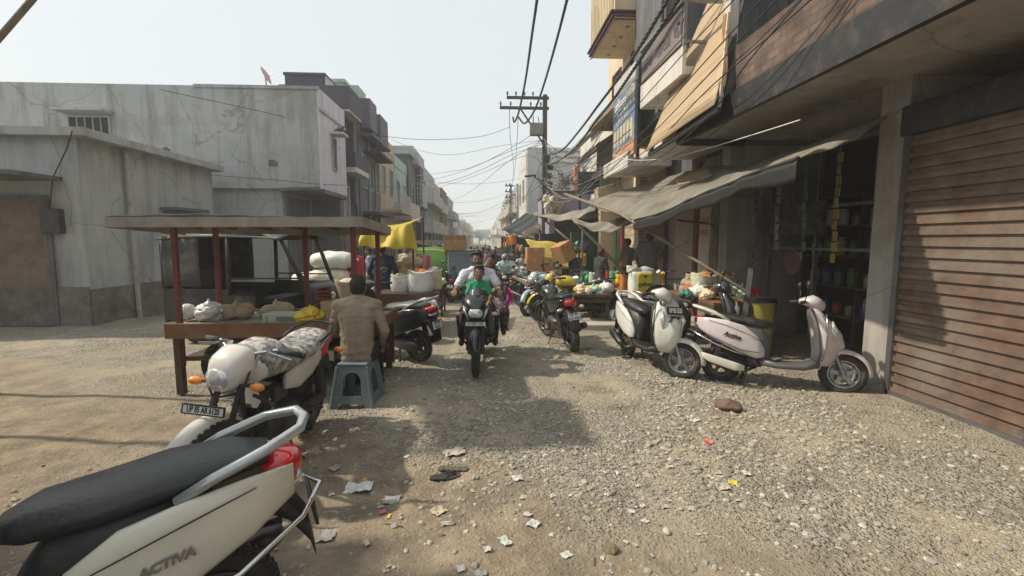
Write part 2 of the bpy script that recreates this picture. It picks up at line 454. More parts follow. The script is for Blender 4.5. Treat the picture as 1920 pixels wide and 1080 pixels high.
# loose gravel: real stones, nobody could count them
def gravel(name, n, mats, fn, rmin, rmax, seed, label):
    rr = random.Random(seed); g = MB(); mi = []
    while len(mi) < n:
        x, y, ok = fn(rr)
        if not ok: continue
        r = rmin + (rmax - rmin) * rr.random() ** 3
        g.stone((x, y, gh(x, y) + r * .12), r, .62, rr); mi.append(rr.randrange(len(mats)))
    me = g.mesh(name)
    for m in mats: me.materials.append(m)
    me.polygons.foreach_set('material_index', [k for k in mi for _ in range(20)])
    o = link(bpy.data.objects.new(name, me)); o['kind'] = 'stuff'; o['label'] = label; o['category'] = 'gravel'
    return o
st_a = M('stone_grey', (.28, .265, .23), .9, var=.25); st_b = M('stone_tan', (.37, .33, .255), .9, var=.25); st_c = M('stone_pale', (.47, .44, .37), .9, var=.2); st_d = M('stone_dark', (.21, .19, .16), .9, var=.25)
def _road(rr):
    y = 1.7 + 12 * rr.random() ** 1.6; x = rr.uniform(-3.3, 4.0)
    d = fbm(x + 20, y + 20, .8) + .12
    if y + .55 * x < 3.3: d -= .5
    return x, y, rr.random() < max(.06, min(1, .5 + d * 1.2))
gravel('gravel', 17000, [st_a, st_a, st_b, st_b, st_c, st_d], _road, .005, .025, 3, 'loose grey and tan gravel strewn over the unpaved street')
def _heap(rr):
    a = rr.gauss(0, 1); b = rr.gauss(0, 1)
    x = .75 + .42 * a + .1 * b; y = 3.0 - .22 * a + .17 * b
    return x, y, y > 1.6
gravel('gravel_heap', 2200, [st_a, st_a, st_b, st_d], _heap, .006, .019, 5, 'scattered patch of coarser grey stones in the foreground of the road')
def _rub(rr):
    y = rr.uniform(3.0, 6.2); x = .42 * y + rr.uniform(-.3, 1.7)
    return x, y, rr.random() < .8
gravel('roadside_rubble', 3000, [st_a, st_b, st_b, st_d], _rub, .006, .030, 8, 'rough stony rubble below the parked scooters at the right verge')

# ================================================================ BUILDINGS
cem = M('cement_grey', (.38, .39, .39), .9, var=.12, scale=1.5, bump=.2, bscale=14, dirt=(.17, .17, .165), dscale=.7, damt=.6, streak=True)
cem_d = M('cement_dark', (.13, .135, .14), .9, var=.25, scale=1.5, bump=.2, bscale=14, dirt=(.055, .058, .06), dscale=.9, damt=.7, streak=True)
lav = M('pale_lavender_wall', (.60, .58, .66), .85, var=.08, scale=2, dirt=(.25, .25, .28), dscale=1.1, damt=.5, streak=True)
purp = M('purple_grey_wall', (.075, .066, .092), .85, var=.12, scale=2, dirt=(.07, .065, .08), dscale=1.2, damt=.5, streak=True)
purp2 = M('mauve_grey_wall', (.135, .128, .148), .85, var=.12, scale=2, dirt=(.09, .09, .1), dscale=1.2, damt=.5, streak=True)
mint = M('pale_mint_wall', (.36, .46, .41), .85, var=.1, scale=2, dirt=(.2, .24, .22), dscale=1.2, damt=.5, streak=True)
cream = M('cream_wall', (.62, .52, .36), .85, var=.06, scale=2, dirt=(.33, .27, .19), dscale=1.0, damt=.4, streak=True)
cream2 = M('weathered_cream_wall', (.46, .38, .26), .85, var=.12, scale=2, dirt=(.22, .18, .13), dscale=1.2, damt=.55, streak=True)
whitew = M('lime_white_wall', (.60, .58, .53), .85, var=.06, scale=2, dirt=(.33, .31, .28), dscale=1.0, damt=.5, streak=True)
greyw = M('grey_plaster_wall', (.36, .345, .315), .85, var=.12, scale=2, dirt=(.19, .18, .165), dscale=1.1, damt=.55, streak=True)
lilac = M('lilac_wall', (.34, .31, .41), .85, var=.08, scale=2, dirt=(.25, .2, .28), damt=.4, streak=True)
green_p = M('green_paint', (.02, .13, .075), .6, dirt=(.1, .12, .09), damt=.3)
redoxide = M('red_oxide_paint', (.16, .035, .028), .6, dirt=(.2, .13, .09), dscale=4, damt=.4)
rust = M('rusty_shutter', (.14, .09, .065), .75, var=.35, dirt=(.20, .17, .14), dscale=1.6, damt=.75)
maroon = M('maroon_paint', (.11, .035, .055), .6)
brown_sl = M('brown_slab_roof', (.12, .085, .06), .85, var=.35, scale=6, bump=.4, dirt=(.05, .04, .03), damt=.6)
def brick_mat(name, c1, c2, mort, sc=1):
    m = bpy.data.materials.new(name); m.use_nodes = True; t = m.node_tree; N = t.nodes; L = t.links; b = N['Principled BSDF']; b.inputs['Roughness'].default_value = .92
    tc = N.new('ShaderNodeTexCoord'); s = N.new('ShaderNodeSeparateXYZ'); L.new(tc.outputs['Object'], s.inputs[0])
    a = N.new('ShaderNodeMath'); a.operation = 'ADD'; L.new(s.outputs['X'], a.inputs[0]); L.new(s.outputs['Y'], a.inputs[1])
    c = N.new('ShaderNodeCombineXYZ'); L.new(a.outputs[0], c.inputs['X']); L.new(s.outputs['Z'], c.inputs['Y'])
    br = N.new('ShaderNodeTexBrick'); L.new(c.outputs[0], br.inputs['Vector']); br.inputs['Scale'].default_value = sc
    br.inputs['Color1'].default_value = (*c1, 1); br.inputs['Color2'].default_value = (*c2, 1); br.inputs['Mortar'].default_value = (*mort, 1)
    br.inputs['Brick Width'].default_value = .23; br.inputs['Row Height'].default_value = .085; br.inputs['Mortar Size'].default_value = .012; br.inputs['Bias'].default_value = .1
    n = N.new('ShaderNodeTexNoise'); n.inputs['Scale'].default_value = 3; n.inputs['Detail'].default_value = 8; L.new(tc.outputs['Object'], n.inputs['Vector'])
    mr = N.new('ShaderNodeMapRange'); mr.inputs['From Min'].default_value = .3; mr.inputs['From Max'].default_value = .7; mr.inputs['To Min'].default_value = .45; mr.inputs['To Max'].default_value = 1.35; L.new(n.outputs['Fac'], mr.inputs['Value'])
    mx = N.new('ShaderNodeMix'); mx.data_type = 'RGBA'; mx.blend_type = 'MULTIPLY'; mx.inputs['Factor'].default_value = 1; L.new(br.outputs['Color'], mx.inputs['A']); L.new(mr.outputs['Result'], mx.inputs['B'])
    L.new(mx.outputs['Result'], b.inputs['Base Color'])
    bp = N.new('ShaderNodeBump'); bp.inputs['Strength'].default_value = .7; bp.inputs['Distance'].default_value = .015; bp.invert = True; L.new(br.outputs['Fac'], bp.inputs['Height']); L.new(bp.outputs['Normal'], b.inputs['Normal'])
    return m
brick_dk = brick_mat('old_brick', (.11, .065, .05), (.17, .11, .085), (.09, .085, .075))
brick_pl = brick_mat('pale_brick', (.44, .36, .26), (.52, .44, .33), (.3, .26, .2))

def fp(face, pl, a, z, out=0):
    if face == 'x+': return Vector((pl + out, a, z))
    if face == 'x-': return Vector((pl - out, a, z))
    return Vector((a, pl - out, z))
def fbox(mb, face, pl, a0, a1, z0, z1, o0, o1):
    p = fp(face, pl, a0, z0, o0); q = fp(face, pl, a1, z1, o1)
    return mb.bb(min(p.x, q.x), max(p.x, q.x), min(p.y, q.y), max(p.y, q.y), z0, z1)
pane_m = M('window_pane', (.03, .034, .038), .12, var=.3)
shut_m = M('blue_grey_shutter', (.14, .16, .19), .7, dirt=(.08, .08, .08))
def win(par, face, pl, a, z, w, h, frame=whitew, pane=pane_m, hood=None, bars=0, name='window', fw=.05):
    f = MB(); a0, a1, z0, z1 = a - w / 2, a + w / 2, z - h / 2, z + h / 2
    fbox(f, face, pl, a0 - fw, a0, z0 - fw, z1 + fw, -.02, .05); fbox(f, face, pl, a1, a1 + fw, z0 - fw, z1 + fw, -.02, .05)
    fbox(f, face, pl, a0, a1, z1, z1 + fw, -.02, .05); fbox(f, face, pl, a0, a1, z0 - fw, z0, -.02, .06)
    for i in range(bars):
        c = a0 + w * (i + 1) / (bars + 1); fbox(f, face, pl, c - .012, c + .012, z0, z1, .015, .035)
    o = f.build(name, frame, par)
    p = MB(); fbox(p, face, pl, a0, a1, z0, z1, -.02, .012); p.build('pane', pane, o)
    if hood:
        s = MB(); fbox(s, face, pl, a0 - .15, a1 + .15, z1 + .1, z1 + .17, -.02, .45); s.build('sunshade', hood, o)
    return o
def balc(par, face, pl, a0, a1, z, depth=.9, h=.9, slab=cem, wall=None, rail=None, mid=.5, name='balcony', t=.12):
    s = MB(); fbox(s, face, pl, a0, a1, z - t, z, -.02, depth)
    if wall:
        fbox(s, face, pl, a0, a1, z, z + h, depth - .09, depth); fbox(s, face, pl, a0, a0 + .09, z, z + h, 0, depth - .09); fbox(s, face, pl, a1 - .09, a1, z, z + h, 0, depth - .09)
    o = s.build(name, wall or slab, par)
    if rail:
        r = MB(); rr = .014
        for zz in (z + h, z + h * .55, z + .08):
            r.tube([fp(face, pl, a0 + .03, zz, 0), fp(face, pl, a0 + .03, zz, depth - .04), fp(face, pl, a1 - .03, zz, depth - .04), fp(face, pl, a1 - .03, zz, 0)], rr, 5)
        n = max(2, int((a1 - a0) / .16))
        for i in range(n + 1):
            a = a0 + .03 + (a1 - a0 - .06) * i / n; r.cyl(fp(face, pl, a, z, depth - .04), fp(face, pl, a, z + h, depth - .04), rr * .8, n=5)
        for i in range(1, 5):
            for a in (a0 + .03, a1 - .03): r.cyl(fp(face, pl, a, z, depth * i / 5), fp(face, pl, a, z + h, depth * i / 5), rr * .8, n=5)
        r.build('railing', rail, o)
    return o
def bld(label, cat='building', name='building', loc=(0, 0, 0), group=None): return thing(name, label, cat, loc, group=group)

# ---- left side
b = bld('plain grey cement building with a lavender street front and one slit window', name='cement_building')
m = MB(); m.bb(-19, -5.0, 14.6, 17.25, 3.2, 6.16); m.bb(-19, -6.2, 14.75, 17.25, -.9, 3.2); m.build('wall', cem, b)
m = MB(); m.bb(-4.999, -4.955, 14.62, 17.24, 3.2, 6.18); m.build('front_plaster', lav, b)
m = MB(); m.bb(-4.955, -4.915, 14.6, 17.25, 5.52, 5.60); m.bb(-8.5, -4.9, 14.56, 14.6, 6.1, 6.19); m.build('cornice', cem, b)
m = MB(); m.bar((-5.0, 14.58, 3.2), (-6.2, 14.58, 3.17), .04, .1); m.bb(-6.1, -4.9, 14.7, 17.1, 3.08, 3.2); m.build('slab_edge', cem_d, b)
win(b, 'x+', -4.955, 15.9, 4.45, .34, .95, frame=cem, pane=shade_fill, bars=1); m = MB(); m.box((-4.75, 15.9, 5.08), (.42, .6, .07)); m.build('sunshade', whitew, b)
m = MB(); m.bb(-6.2, -6.15, 15.0, 16.9, 0, 3.0); m.build('shutter', cem_d, b)
for (x, z, r) in ((-6.35, 3.95, .12), (-9.4, 4.3, .1)):
    m = MB(); m.prism([(x - r, 14.575, z - r * .7), (x + r, 14.575, z - r * .7), (x + r * 1.1, 14.575, z + r * .2), (x, 14.575, z + r * .9), (x - r, 14.575, z + r * .5)], (0, .03, 0)); m.build('plaster_patch', cem_d, b)
win(b, 'y-', 14.6, -11.5, 4.6, 1.1, 1.2, frame=cem, pane=shade_fill, hood=cem, bars=4)

# pigeons on the sunshade
def bird(x, y, z, rz, lab):
    t = thing('pigeon', lab, 'pigeon', (x, y, z), rz, 'pigeons on the window hood')
    q = MB(); q.tube([(-.17, 0, .05), (-.08, 0, .07), (0, 0, .09), (.08, 0, .13), (.12, 0, .19), (.15, 0, .2), (.18, 0, .19)], [.012, .03, .055, .045, .025, .026, .005], 8)
    q.build('body', M('pigeon_grey', (.05, .055, .065), .6), t, smooth=True)
    q = MB(); q.cyl((0, .015, 0), (0, .015, .06), .004, n=5); q.cyl((0, -.015, 0), (0, -.015, .06), .004, n=5); q.build('legs', redoxide, t)
bird(-4.7, 15.75, 5.115, R(20), 'dark pigeon nearest the street on the small window hood'); bird(-4.68, 16.02, 5.115, R(200), 'second pigeon further along the small window hood')
# satellite dish
t = thing('satellite_dish', 'small pinkish satellite dish on the roof of the grey cement building', 'satellite dish', (-6.55, 14.9, 6.16), R(20))
m = MB(); m.lathe([(.0, .06), (.12, .045), (.22, 0), (.26, .0), (.24, -.01), (.1, .03), (0, .04)], (0, 0, .42), (.75, -.25, .35), 18); m.build('dish', M('dish_pink', (.5, .33, .3), .6, dirt=(.3, .2, .18)), t, smooth=True)
m = MB(); m.cyl((0, 0, 0), (-.03, 0, .42), .02); m.tube([(-.0, 0, .3), (.2, -.07, .5)], .01, 5); m.build('mast', steel, t)

b = bld('purple grey building with a tall stair tower, a solid roof balcony and a deep recess', name='house')
m = MB(); m.bb(-12, -5.25, 17.3, 19.9, -.9, 6.3); m.bb(-12, -5.6, 17.5, 19.9, 6.3, 6.6); m.build('wall', purp2, b)
m = MB(); P0 = P(538, 144, Y=18.2); m.bb(P0.x, -5.85, 18.0, 19.3, 6.3, P0.z); m.bb(P0.x - .04, -5.80, 17.96, 19.34, P0.z, P0.z + .09); m.build('stair_tower', purp, b)
m = MB(); m.bb(-5.83, -5.79, 18.02, 19.28, 6.9, P0.z); m.build('pale_side', whitew, b)
m = MB(); m.bb(-7.2, -4.78, 17.3, 19.0, 6.28, 7.08); m.build('roof_balcony', purp, b)
m = MB(); m.bb(-6.6, -4.80, 17.32, 18.98, 6.22, 6.275); m.build('balcony_soffit', whitew, b)
m = MB(); m.bb(-5.249, -5.2, 17.5, 18.9, 4.95, 6.2); m.build('recess', shade_fill, b)  # flat dark panel on the wall, painted for the recess shade
m = MB(); m.bb(-5.2, -5.12, 17.3, 17.5, 3.1, 6.25); m.bb(-5.2, -5.1, 18.9, 19.2, 3.1, 6.25); m.build('pilaster', purp2, b)
balc(b, 'x+', -5.25, 17.5, 19.4, 4.42, .55, .42, slab=whitew, wall=purp)
m = MB(); m.bb(-5.25, -4.68, 17.52, 19.38, 4.12, 4.3); m.build('balcony_base', whitew, b)
win(b, 'x+', -5.25, 18.1, 2.9, .6, 1.5, frame=whitew, pane=pane_m, bars=2); win(b, 'x+', -5.25, 19.1, 3.1, .7, 1.7, frame=purp, pane=shade_fill)
m = MB(); m.bb(-5.25, -5.19, 17.6, 19.7, 0, 2.0); m.build('shutter', rust, b)

b = bld('dark grey house with pale mint parapets and hooded windows, left row', name='house')
m = MB(); m.bb(-12, -5.2, 19.95, 23.6, -.9, 7.0); m.build('wall', purp2, b)
m = MB(); m.bb(-6.9, -5.15, 20.0, 21.2, 7.0, 7.95); m.bb(-7.3, -6.2, 21.6, 23.2, 7.0, 8.55); m.bb(-7.4, -6.1, 21.5, 23.3, 8.55, 8.68); m.build('mint_parapet', mint, b)
m = MB(); m.bb(-5.15, -4.75, 20.2, 21.4, 6.3, 7.5); m.bb(-5.15, -4.7, 21.9, 23.5, 6.1, 7.3); m.bb(-5.2, -4.6, 20.0, 23.6, 5.95, 6.07); m.build('mint_balcony', purp2, b)
m = MB(); m.bb(-5.15, -4.45, 20.6, 23.4, 5.35, 5.45); m.build('sunshade', purp, b); m = MB(); m.bb(-5.15, -4.5, 20.2, 23.5, 2.75, 2.86); m.build('sunshade', purp, b)
for y in (20.7, 21.9, 23.0):
    win(b, 'x+', -5.2, y, 4.6, .65, 1.35, frame=mint, pane=pane_m, bars=2); win(b, 'x+', -5.2, y, 1.9, .8, 1.6, frame=purp, pane=shade_fill)
m = MB()
for y in (21.3, 22.5): m.cyl((-5.13, y, 0), (-5.13, y, 6.0), .05, n=8)
m.build('drain_pipe', greyw, b)


def rooftop(b, x0, x1, y0, y1, h, rr):
    if rr.random() < .6:
        x = rr.uniform(x0, x1); y = rr.uniform(y0 + .8, y1 - .8); q = MB(); q.lathe([(.001, 0), (.48, 0), (.5, .1), (.48, .2), (.5, .3), (.48, .5), (.5, .6), (.46, .8), (.25, .95), (.2, 1.0), (.001, 1.02)], (x, y, h + .6), (0, 0, 1), 16); q.box((x, y, h + .3), (1.1, 1.1, .6)); q.build('water_tank', black_plastic, b, auto=50)
    for k in range(rr.randint(1, 3)):
        x = rr.uniform(x0, x1); y = rr.uniform(y0, y1); z = rr.uniform(1.2, 2.4); q = MB(); q.cyl((x, y, h), (x + .05, y, h + z), .022, n=5); q.bar((x - .35, y, h + z * .9), (x + .35, y, h + z * .9), .02, .02); q.bar((x - .25, y, h + z * .8), (x + .25, y, h + z * .8), .02, .02); q.build('aerial', dark_metal, b)
def leftrow(label, y0, y1, h, mat, floors, rail=None, wall=None, xx=-5.1, group=None, seed=0, depth=.9, hood=None, name='house', npl=None):
    rr = random.Random(seed); b = bld(label, name=name, group=group)
    m = MB(); m.bb(xx - 7, xx, y0, y1 - .06, -.9, h); m.bb(xx - .12, xx + .04, y0, y1 - .06, h, h + .6); m.bb(xx - 7, xx - .12, y0, y0 + .12, h, h + .6); m.build('wall', mat, b)
    fh = h / floors; n = npl or max(1, int((y1 - y0) / 1.6))
    for f in range(floors):
        zc = fh * f + fh * .52
        for i in range(n):
            y = y0 + (y1 - y0) * (i + .5) / n
            if f == 0: 
                q = MB(); q.bb(xx, xx + .05, y - .6, y + .6, 0, 2.3); q.build('shutter', rr.choice([rust, shut_m, shade_fill]), b)
            else: win(b, 'x+', xx, y, zc, .75, 1.3, frame=rr.choice([whitew, cem]), pane=pane_m, hood=hood, bars=2)
        if f and (rail or wall) and rr.random() < .85:
            balc(b, 'x+', xx, y0 + .15, y1 - .2, fh * f, depth, .9, slab=mat, rail=rail, wall=wall)
    if rr.random() < .6:
        q = MB(); q.bb(xx - 3.2, xx - 1.2, y0 + .6, y0 + 2.4, h, h + 1.8); q.build('roof_room', mat, b)
    rooftop(b, xx - 4, xx - 1, y0, y1, h, rr)
    return b
leftrow('cream and white house with open railings on two balconies, left row', 23.7, 27.4, 6.3, cream2, 2, rail=whitew, seed=2, wall=None, xx=-5.2, depth=1.0)
b = leftrow('pink and pale blue house with a projecting glazed balcony, left row', 27.5, 31.6, 5.9, mint, 2, wall=M('pink_wall', (.5, .36, .34), .8), seed=5, xx=-5.2)
b = bld('tall dark narrow house with a grey grilled balcony and a roof hood, left row', name='house')
m = MB(); m.bb(-13, -5.05, 31.7, 36.5, -.9, 7.2); m.bb(-7.2, -4.9, 31.5, 36.5, 7.2, 7.32); m.build('wall', cem_d, b)
m = MB(); m.bb(-6.9, -5.0, 33.5, 36.3, 7.32, 8.2); m.bb(-5.05, -4.6, 33.2, 36.3, 6.9, 7.7); m.build('roof_room', cem, b)
m = MB(); m.bb(-5.05, -4.7, 34.6, 36.4, .2, 7.0); m.build('front_fin', purp, b)
for z in (4.6, 1.9): win(b, 'x+', -5.05, 33.2, z, 1.0, 1.5, frame=cem, pane=shade_fill)
balc(b, 'x+', -5.05, 31.9, 34.4, 3.9, .9, 1.5, slab=cem_d, rail=whitew)
_lr = [('grey weathered three storey house with a jutting tank hood, far left row', 37, 46, 6.9, cem, 3, 11, whitew), ('cream stained house with a round cornered balcony, far left row', 46, 55, 6.9, cream2, 3, 12, None),
       ('brownish exposed brick house, far left row', 55, 62, 7.1, brick_dk, 2, 13, None), ('pale grey flat fronted house, far left row', 62, 72, 6.8, cem, 3, 14, None), ('whitish two storey house in the haze, far left row', 72, 90, 5.3, whitew, 2, 15, None),
       ('grey low house in the haze, far left row', 90, 112, 4.9, cem, 2, 16, None), ('long pale hazy block, far left row', 112, 150, 5.6, cream2, 2, 17, None), ('farthest hazy block of the left row', 150, 200, 6.5, whitew, 2, 18, None)]
for (lab, y0, y1, h, mt, fl, sd, rl) in _lr: leftrow(lab, y0, y1, h, mt, fl, rail=rl, wall=None if rl else mt, seed=sd, xx=-5.2 + (sd % 3) * .15, npl=3)

# low shop block at the left, out in the shade
b = bld('low shaded shop block with rolled shutters at the far left, its side to the lane', name='shop_building')
m = MB(); m.bb(-16, -7.6, 9.3, 13.6, -.9, 3.55); m.bb(-16, -7.3, 9.1, 13.7, 3.55, 3.7); m.build('wall', cem, b)
for x in (-9.1, -11.6, -14.0):
    win(b, 'y-', 9.3, x, 1.25, 1.7, 2.3, frame=cem_d, pane=rust if x != -11.6 else shade_fill, name='shop_opening', fw=.08)
m = MB(); m.bb(-15.5, -7.9, 8.3, 9.3, 2.75, 2.82); m.build('sunshade', cem_d, b)
m = MB(); m.bb(-16, -7.6, 9.27, 9.3, -.5, .75); m.bb(-7.6, -7.57, 9.3, 13.6, -.9, .7); m.build('stained_plinth', M('dirty_plinth', (.17, .155, .14), .9, var=.3, dirt=(.08, .07, .06), damt=.7), b)
m = MB(); m.cyl((-7.52, 10.4, -.5), (-7.52, 10.4, 3.5), .05, n=10); m.build('drain_pipe', M('pvc_pipe', (.35, .34, .31), .6, dirt=(.15, .13, .1)), b)
m = MB(); m.box((-8.1, 9.24, 2.0), (.34, .14, .46)); m.build('meter_box', dark_metal, b, bevel=.01)
m = MB(); m.tube([(-8.1, 9.2, 2.2), (-8.0, 9.22, 2.8), (-7.7, 9.2, 3.3), (-7.4, 9.0, 3.6)], .012, 5); m.build('service_cable', rubber, b)
win(b, 'x+', -7.6, 12.0, 1.7, .9, 1.1, frame=cem_d, pane=shade_fill, hood=cem_d, bars=4)
m = MB(); m.bb(-10.6, -9.9, 9.27, 9.3, 1.2, 2.2); m.build('faded_poster', M('faded_poster', (.33, .30, .24), .8, var=.4, scale=8, dirt=(.12, .1, .1), dscale=5, damt=.6), b)
b = bld('unseen two storey grey house added to shade the left foreground', name='house')
m = MB(); m.bb(-11, -5.1, -6, 3.0, -.9, 4.9); m.build('wall', cem, b)  # out of view, added to cast the shade over the left foreground
m = MB(); m.bb(-5.1, -4.5, -4, 2.9, 3.0, 3.1); m.build('sunshade', cem_d, b)
for y in (-2, .5, 2.2): win(b, 'x+', -5.1, y, 4.2, .8, 1.2, hood=cem)
# unseen sheet added overhead, shaped to throw the oblong shadow on the road
sh = (1 / math.tan(SUN_EL)); sdx, sdy = -math.sin(SUN_AZ) * sh, -math.cos(SUN_AZ) * sh
Zs = 4.9
def unshadow(px, py, z): 
    p = P(px, py, Z=0.0); return Vector((p.x - sdx * z, p.y - sdy * z, z))
q = [unshadow(778, 758, Zs), unshadow(1072, 752, Zs), unshadow(1122, 836, Zs), unshadow(822, 850, Zs)]
t = thing('shadow_caster_sheet', 'added tarpaulin sheet out of view that casts the oblong road shadow', 'tarpaulin', (0, 0, 0))
m = MB(); m.sheet(lambda u, v: (q[0] * (1 - u) + q[1] * u) * (1 - v) + (q[3] * (1 - u) + q[2] * u) * v + Vector((0, 0, -.12 * math.sin(math.pi * u) * math.sin(math.pi * v))), 12, 8, .01); m.build('sheet', M('caster_tarpaulin', (.42, .44, .42), .8, trans=.45), t)
for c in q[:1] + q[3:]: m = MB(); m.cyl((c.x, c.y, 0), (c.x, c.y, c.z), .035); m.build('pole', bamboo, t)
m = MB(); m.bar(q[3], q[2], .04, .04); m.build('beam', bamboo, t); m = MB(); m.bar(q[0], q[1], .04, .04); m.build('beam', bamboo, t)
m = MB(); m.cyl(q[1], (q[0].x, q[1].y, 3.2), .03); m.build('strut', bamboo, t); m = MB(); m.cyl(q[2], (q[3].x, q[2].y, 3.2), .03); m.build('strut', bamboo, t)

# ---- right side
XR = 4.3
b = bld('nearest right shop building with a deep dark shopfront and brick roof parapet', name='shop_building')
m = MB()
m.bb(5.9, 12, -4, 10.8, -.9, 3.3); m.bb(XR, 5.9, -4, 1.5, -.9, 3.3); m.bb(XR, 5.9, 8.05, 8.35, -.9, 3.3); m.bb(XR, 5.9, 4.6, 4.95, -.9, 3.3)
m.bb(3.2, 12, -4, 7.6, 3.3, 3.5); m.build('wall', greyw, b)
m = MB(); m.bb(3.13, 3.2, -4, 7.6, 3.2, 3.52); m.bb(3.2, XR, 7.6, 7.68, 3.2, 3.5); m.build('slab_edge', dark_metal, b)
m = MB(); m.bb(3.2, 3.32, -4, 6.0, 3.52, 4.1); m.bb(3.32, 4.6, 5.88, 6.0, 3.52, 4.0); m.build('brick_parapet', brick_dk, b)
m = MB(); m.bb(4.62, 12, -4, 7.2, 3.5, 9); m.build('upper_wall', brick_dk, b)
m = MB()
for p_ in (P(1376, 60, X=3.4),): m.bb(3.3, 3.42, p_.y - .07, p_.y + .07, 4.25, 5.15); m.bb(3.26, 3.46, p_.y - .11, p_.y + .11, 5.1, 5.2)
m.build('white_pillar', whitew, b)
for y in (6.2, 4.0, 1.5): win(b, 'x-', 4.62, y, 5.6, .95, 1.3, frame=wood_dark, pane=shade_fill, hood=cem_d, bars=4)
m = MB(); m.bb(XR - .03, XR, 8.36, 8.95, 0.1, 3.2); m.build('posted_pilaster', M('grimy_pilaster', (.2, .19, .17), .9, var=.3, scale=6, dirt=(.07, .06, .05), dscale=3, damt=.6), b)
m = MB()
for i, z in enumerate((2.05, 1.75, 1.45, 1.15)):
    m.box((XR - .037, 8.62, z), (.008, .3, .24), rx=.03 * (i - 1))
m.build('pasted_poster', M('poster_brown', (.22, .13, .08), .8, var=.5, scale=16, dirt=(.4, .35, .2)), b)
m = MB(); m.bb(5.86, 5.9, 5.0, 8.0, 0, 3.2); m.build('shop_back', shade_fill, b)
m = MB(); m.bb(XR + .5, XR + .56, 5.4, 7.6, 1.5, 1.54); m.bb(XR + .5, XR + .56, 5.4, 7.6, 2.1, 2.14)
for y in (5.4, 6.5, 7.6): m.bb(XR + .5, XR + .56, y, y + .04, .1, 3.1)
m.build('shop_frame', steel, b)
m = MB(); m.bb(XR + .44, XR + .5, 6.3, 7.75, 1.72, 2.2); m.build('framed_picture', M('dull_picture', (.06, .06, .055), .3, var=.8, scale=9, dirt=(.3, .3, .28), dscale=7, damt=.3), b)
m = MB(); m.lathe([(.001, -.02), (.2, -.02), (.2, .02), (.001, .02)], (XR + .42, 6.85, 1.32), (1, 0, 0), 24); m.build('pink_disc', M('disc_pink', (.16, .07, .07), .5), b)
m = MB(); m.bb(XR + .02, XR + .07, 2.0, 4.55, 0, 2.7)
for i in range(24): m.bb(XR - .005, XR + .02, 2.0, 4.55, .05 + i * .11, .1 + i * .11)
m.build('rolling_shutter', rust, b)
for y in (1.97, 4.58): m = MB(); m.bb(XR - .03, XR + .03, y - .03, y + .03, 0, 2.75); m.build('shutter_rail', steel, b)
m = MB(); m.bb(XR - .05, XR + .1, 1.9, 4.65, 2.7, 3.0); m.build('shutter_housing', dark_metal, b, bevel=.02)
m = MB(); m.bb(XR - .03, XR + .0, 1.97, 4.58, .0, .06); m.box((XR - .04, 3.25, .12), (.04, .14, .05)); m.build('shutter_lock', steel, b)
m = MB(); m.bb(XR + .02, XR + .07, -3, 1.4, 0, 2.7); m.build('shop_wall', cream2, b)

b = bld('tall stained dark building behind the tan hoarding, with a grey lettered sign balcony', name='building')
m = MB()
m.bb(XR, 5.9, 8.95, 10.85, -.9, 3.3); m.bb(XR, 12, 7.7, 10.85, 3.3, 4.3); m.bb(3.7, 14, 9.7, 11.75, 4.25, 13); m.build('wall', cem_d, b)
m = MB(); m.bb(XR - .012, XR, 9.0, 10.82, .1, 3.1); m.build('plaster_face', greyw, b)
m = MB(); m.bb(3.22, XR, 7.7, 9.6, 3.3, 3.45); m.bb(3.2, 3.75, 7.55, 9.45, 4.3, 4.42); m.build('slab', whitew, b)
m = MB(); m.bb(3.14, 3.2, 7.5, 9.5, 4.28, 4.72); m.bb(3.2, 3.7, 9.42, 9.5, 4.28, 4.72); m.build('white_parapet', whitew, b)
sg = MB(); sg.bb(3.11, 3.16, 7.5, 9.38, 4.74, 5.32); sgo = sg.build('sign_panel', M('grey_sign', (.20, .17, .17), .6, dirt=(.1, .09, .09), dscale=3), b)
m = MB(); m.bar((3.1, 7.45, 5.36), (3.1, 9.42, 5.36), .06, .06); m.bar((3.14, 7.45, 4.7), (3.14, 7.45, 5.36), .05, .05); m.bar((3.16, 7.45, 5.36), (3.72, 7.45, 5.36), .05, .05); m.bar((3.16, 7.45, 4.75), (3.72, 7.45, 4.75), .04, .04); m.build('sign_frame', steel, b)
lettering('जय माता दी', .30, M('sign_letter', (.10, .075, .075), .6), sgo, (3.105, 8.42, 5.0), (0, -1, 0), (0, 0, 1), bold=.012, sx=1.45)
m = MB(); m.bb(XR - .1, XR - .04, 9.05, 9.2, .1, 3.2); m.build('red_door_frame', redoxide, b)
sgn = MB(); sgn.bb(XR - .06, XR - .03, 8.6, 9.02, .5, 2.75); so = sgn.build('white_notice_pillar', whitew, b)
lettering('SALE', .17, red_ink, so, (XR - .064, 8.8, 2.02), (0, -1, 0), (0, 0, 1)); lettering('FREE', .17, red_ink, so, (XR - .064, 8.8, 1.78), (0, -1, 0), (0, 0, 1))
m = MB(); m.cyl((XR - .1, 10.6, 0), (XR - .1, 10.6, 3.4), .045); m.build('drain_pipe', dark_metal, b)
m = MB(); m.cyl((3.62, 9.72, 4.3), (3.62, 9.72, 8.2), .035, n=8); m.tube([(3.9, 9.68, 8), (4.0, 9.66, 6), (3.95, 9.66, 5), (4.2, 9.66, 4.4)], .012, 5); m.build('cable_conduit', dark_metal, b)
win(b, 'y-', 9.7, 5.3, 7.8, .9, 1.2, frame=cem_d, pane=shade_fill, bars=3)
win(b, 'y-', 9.7, 7.6, 7.8, .9, 1.2, frame=cem_d, pane=shade_fill, bars=3)

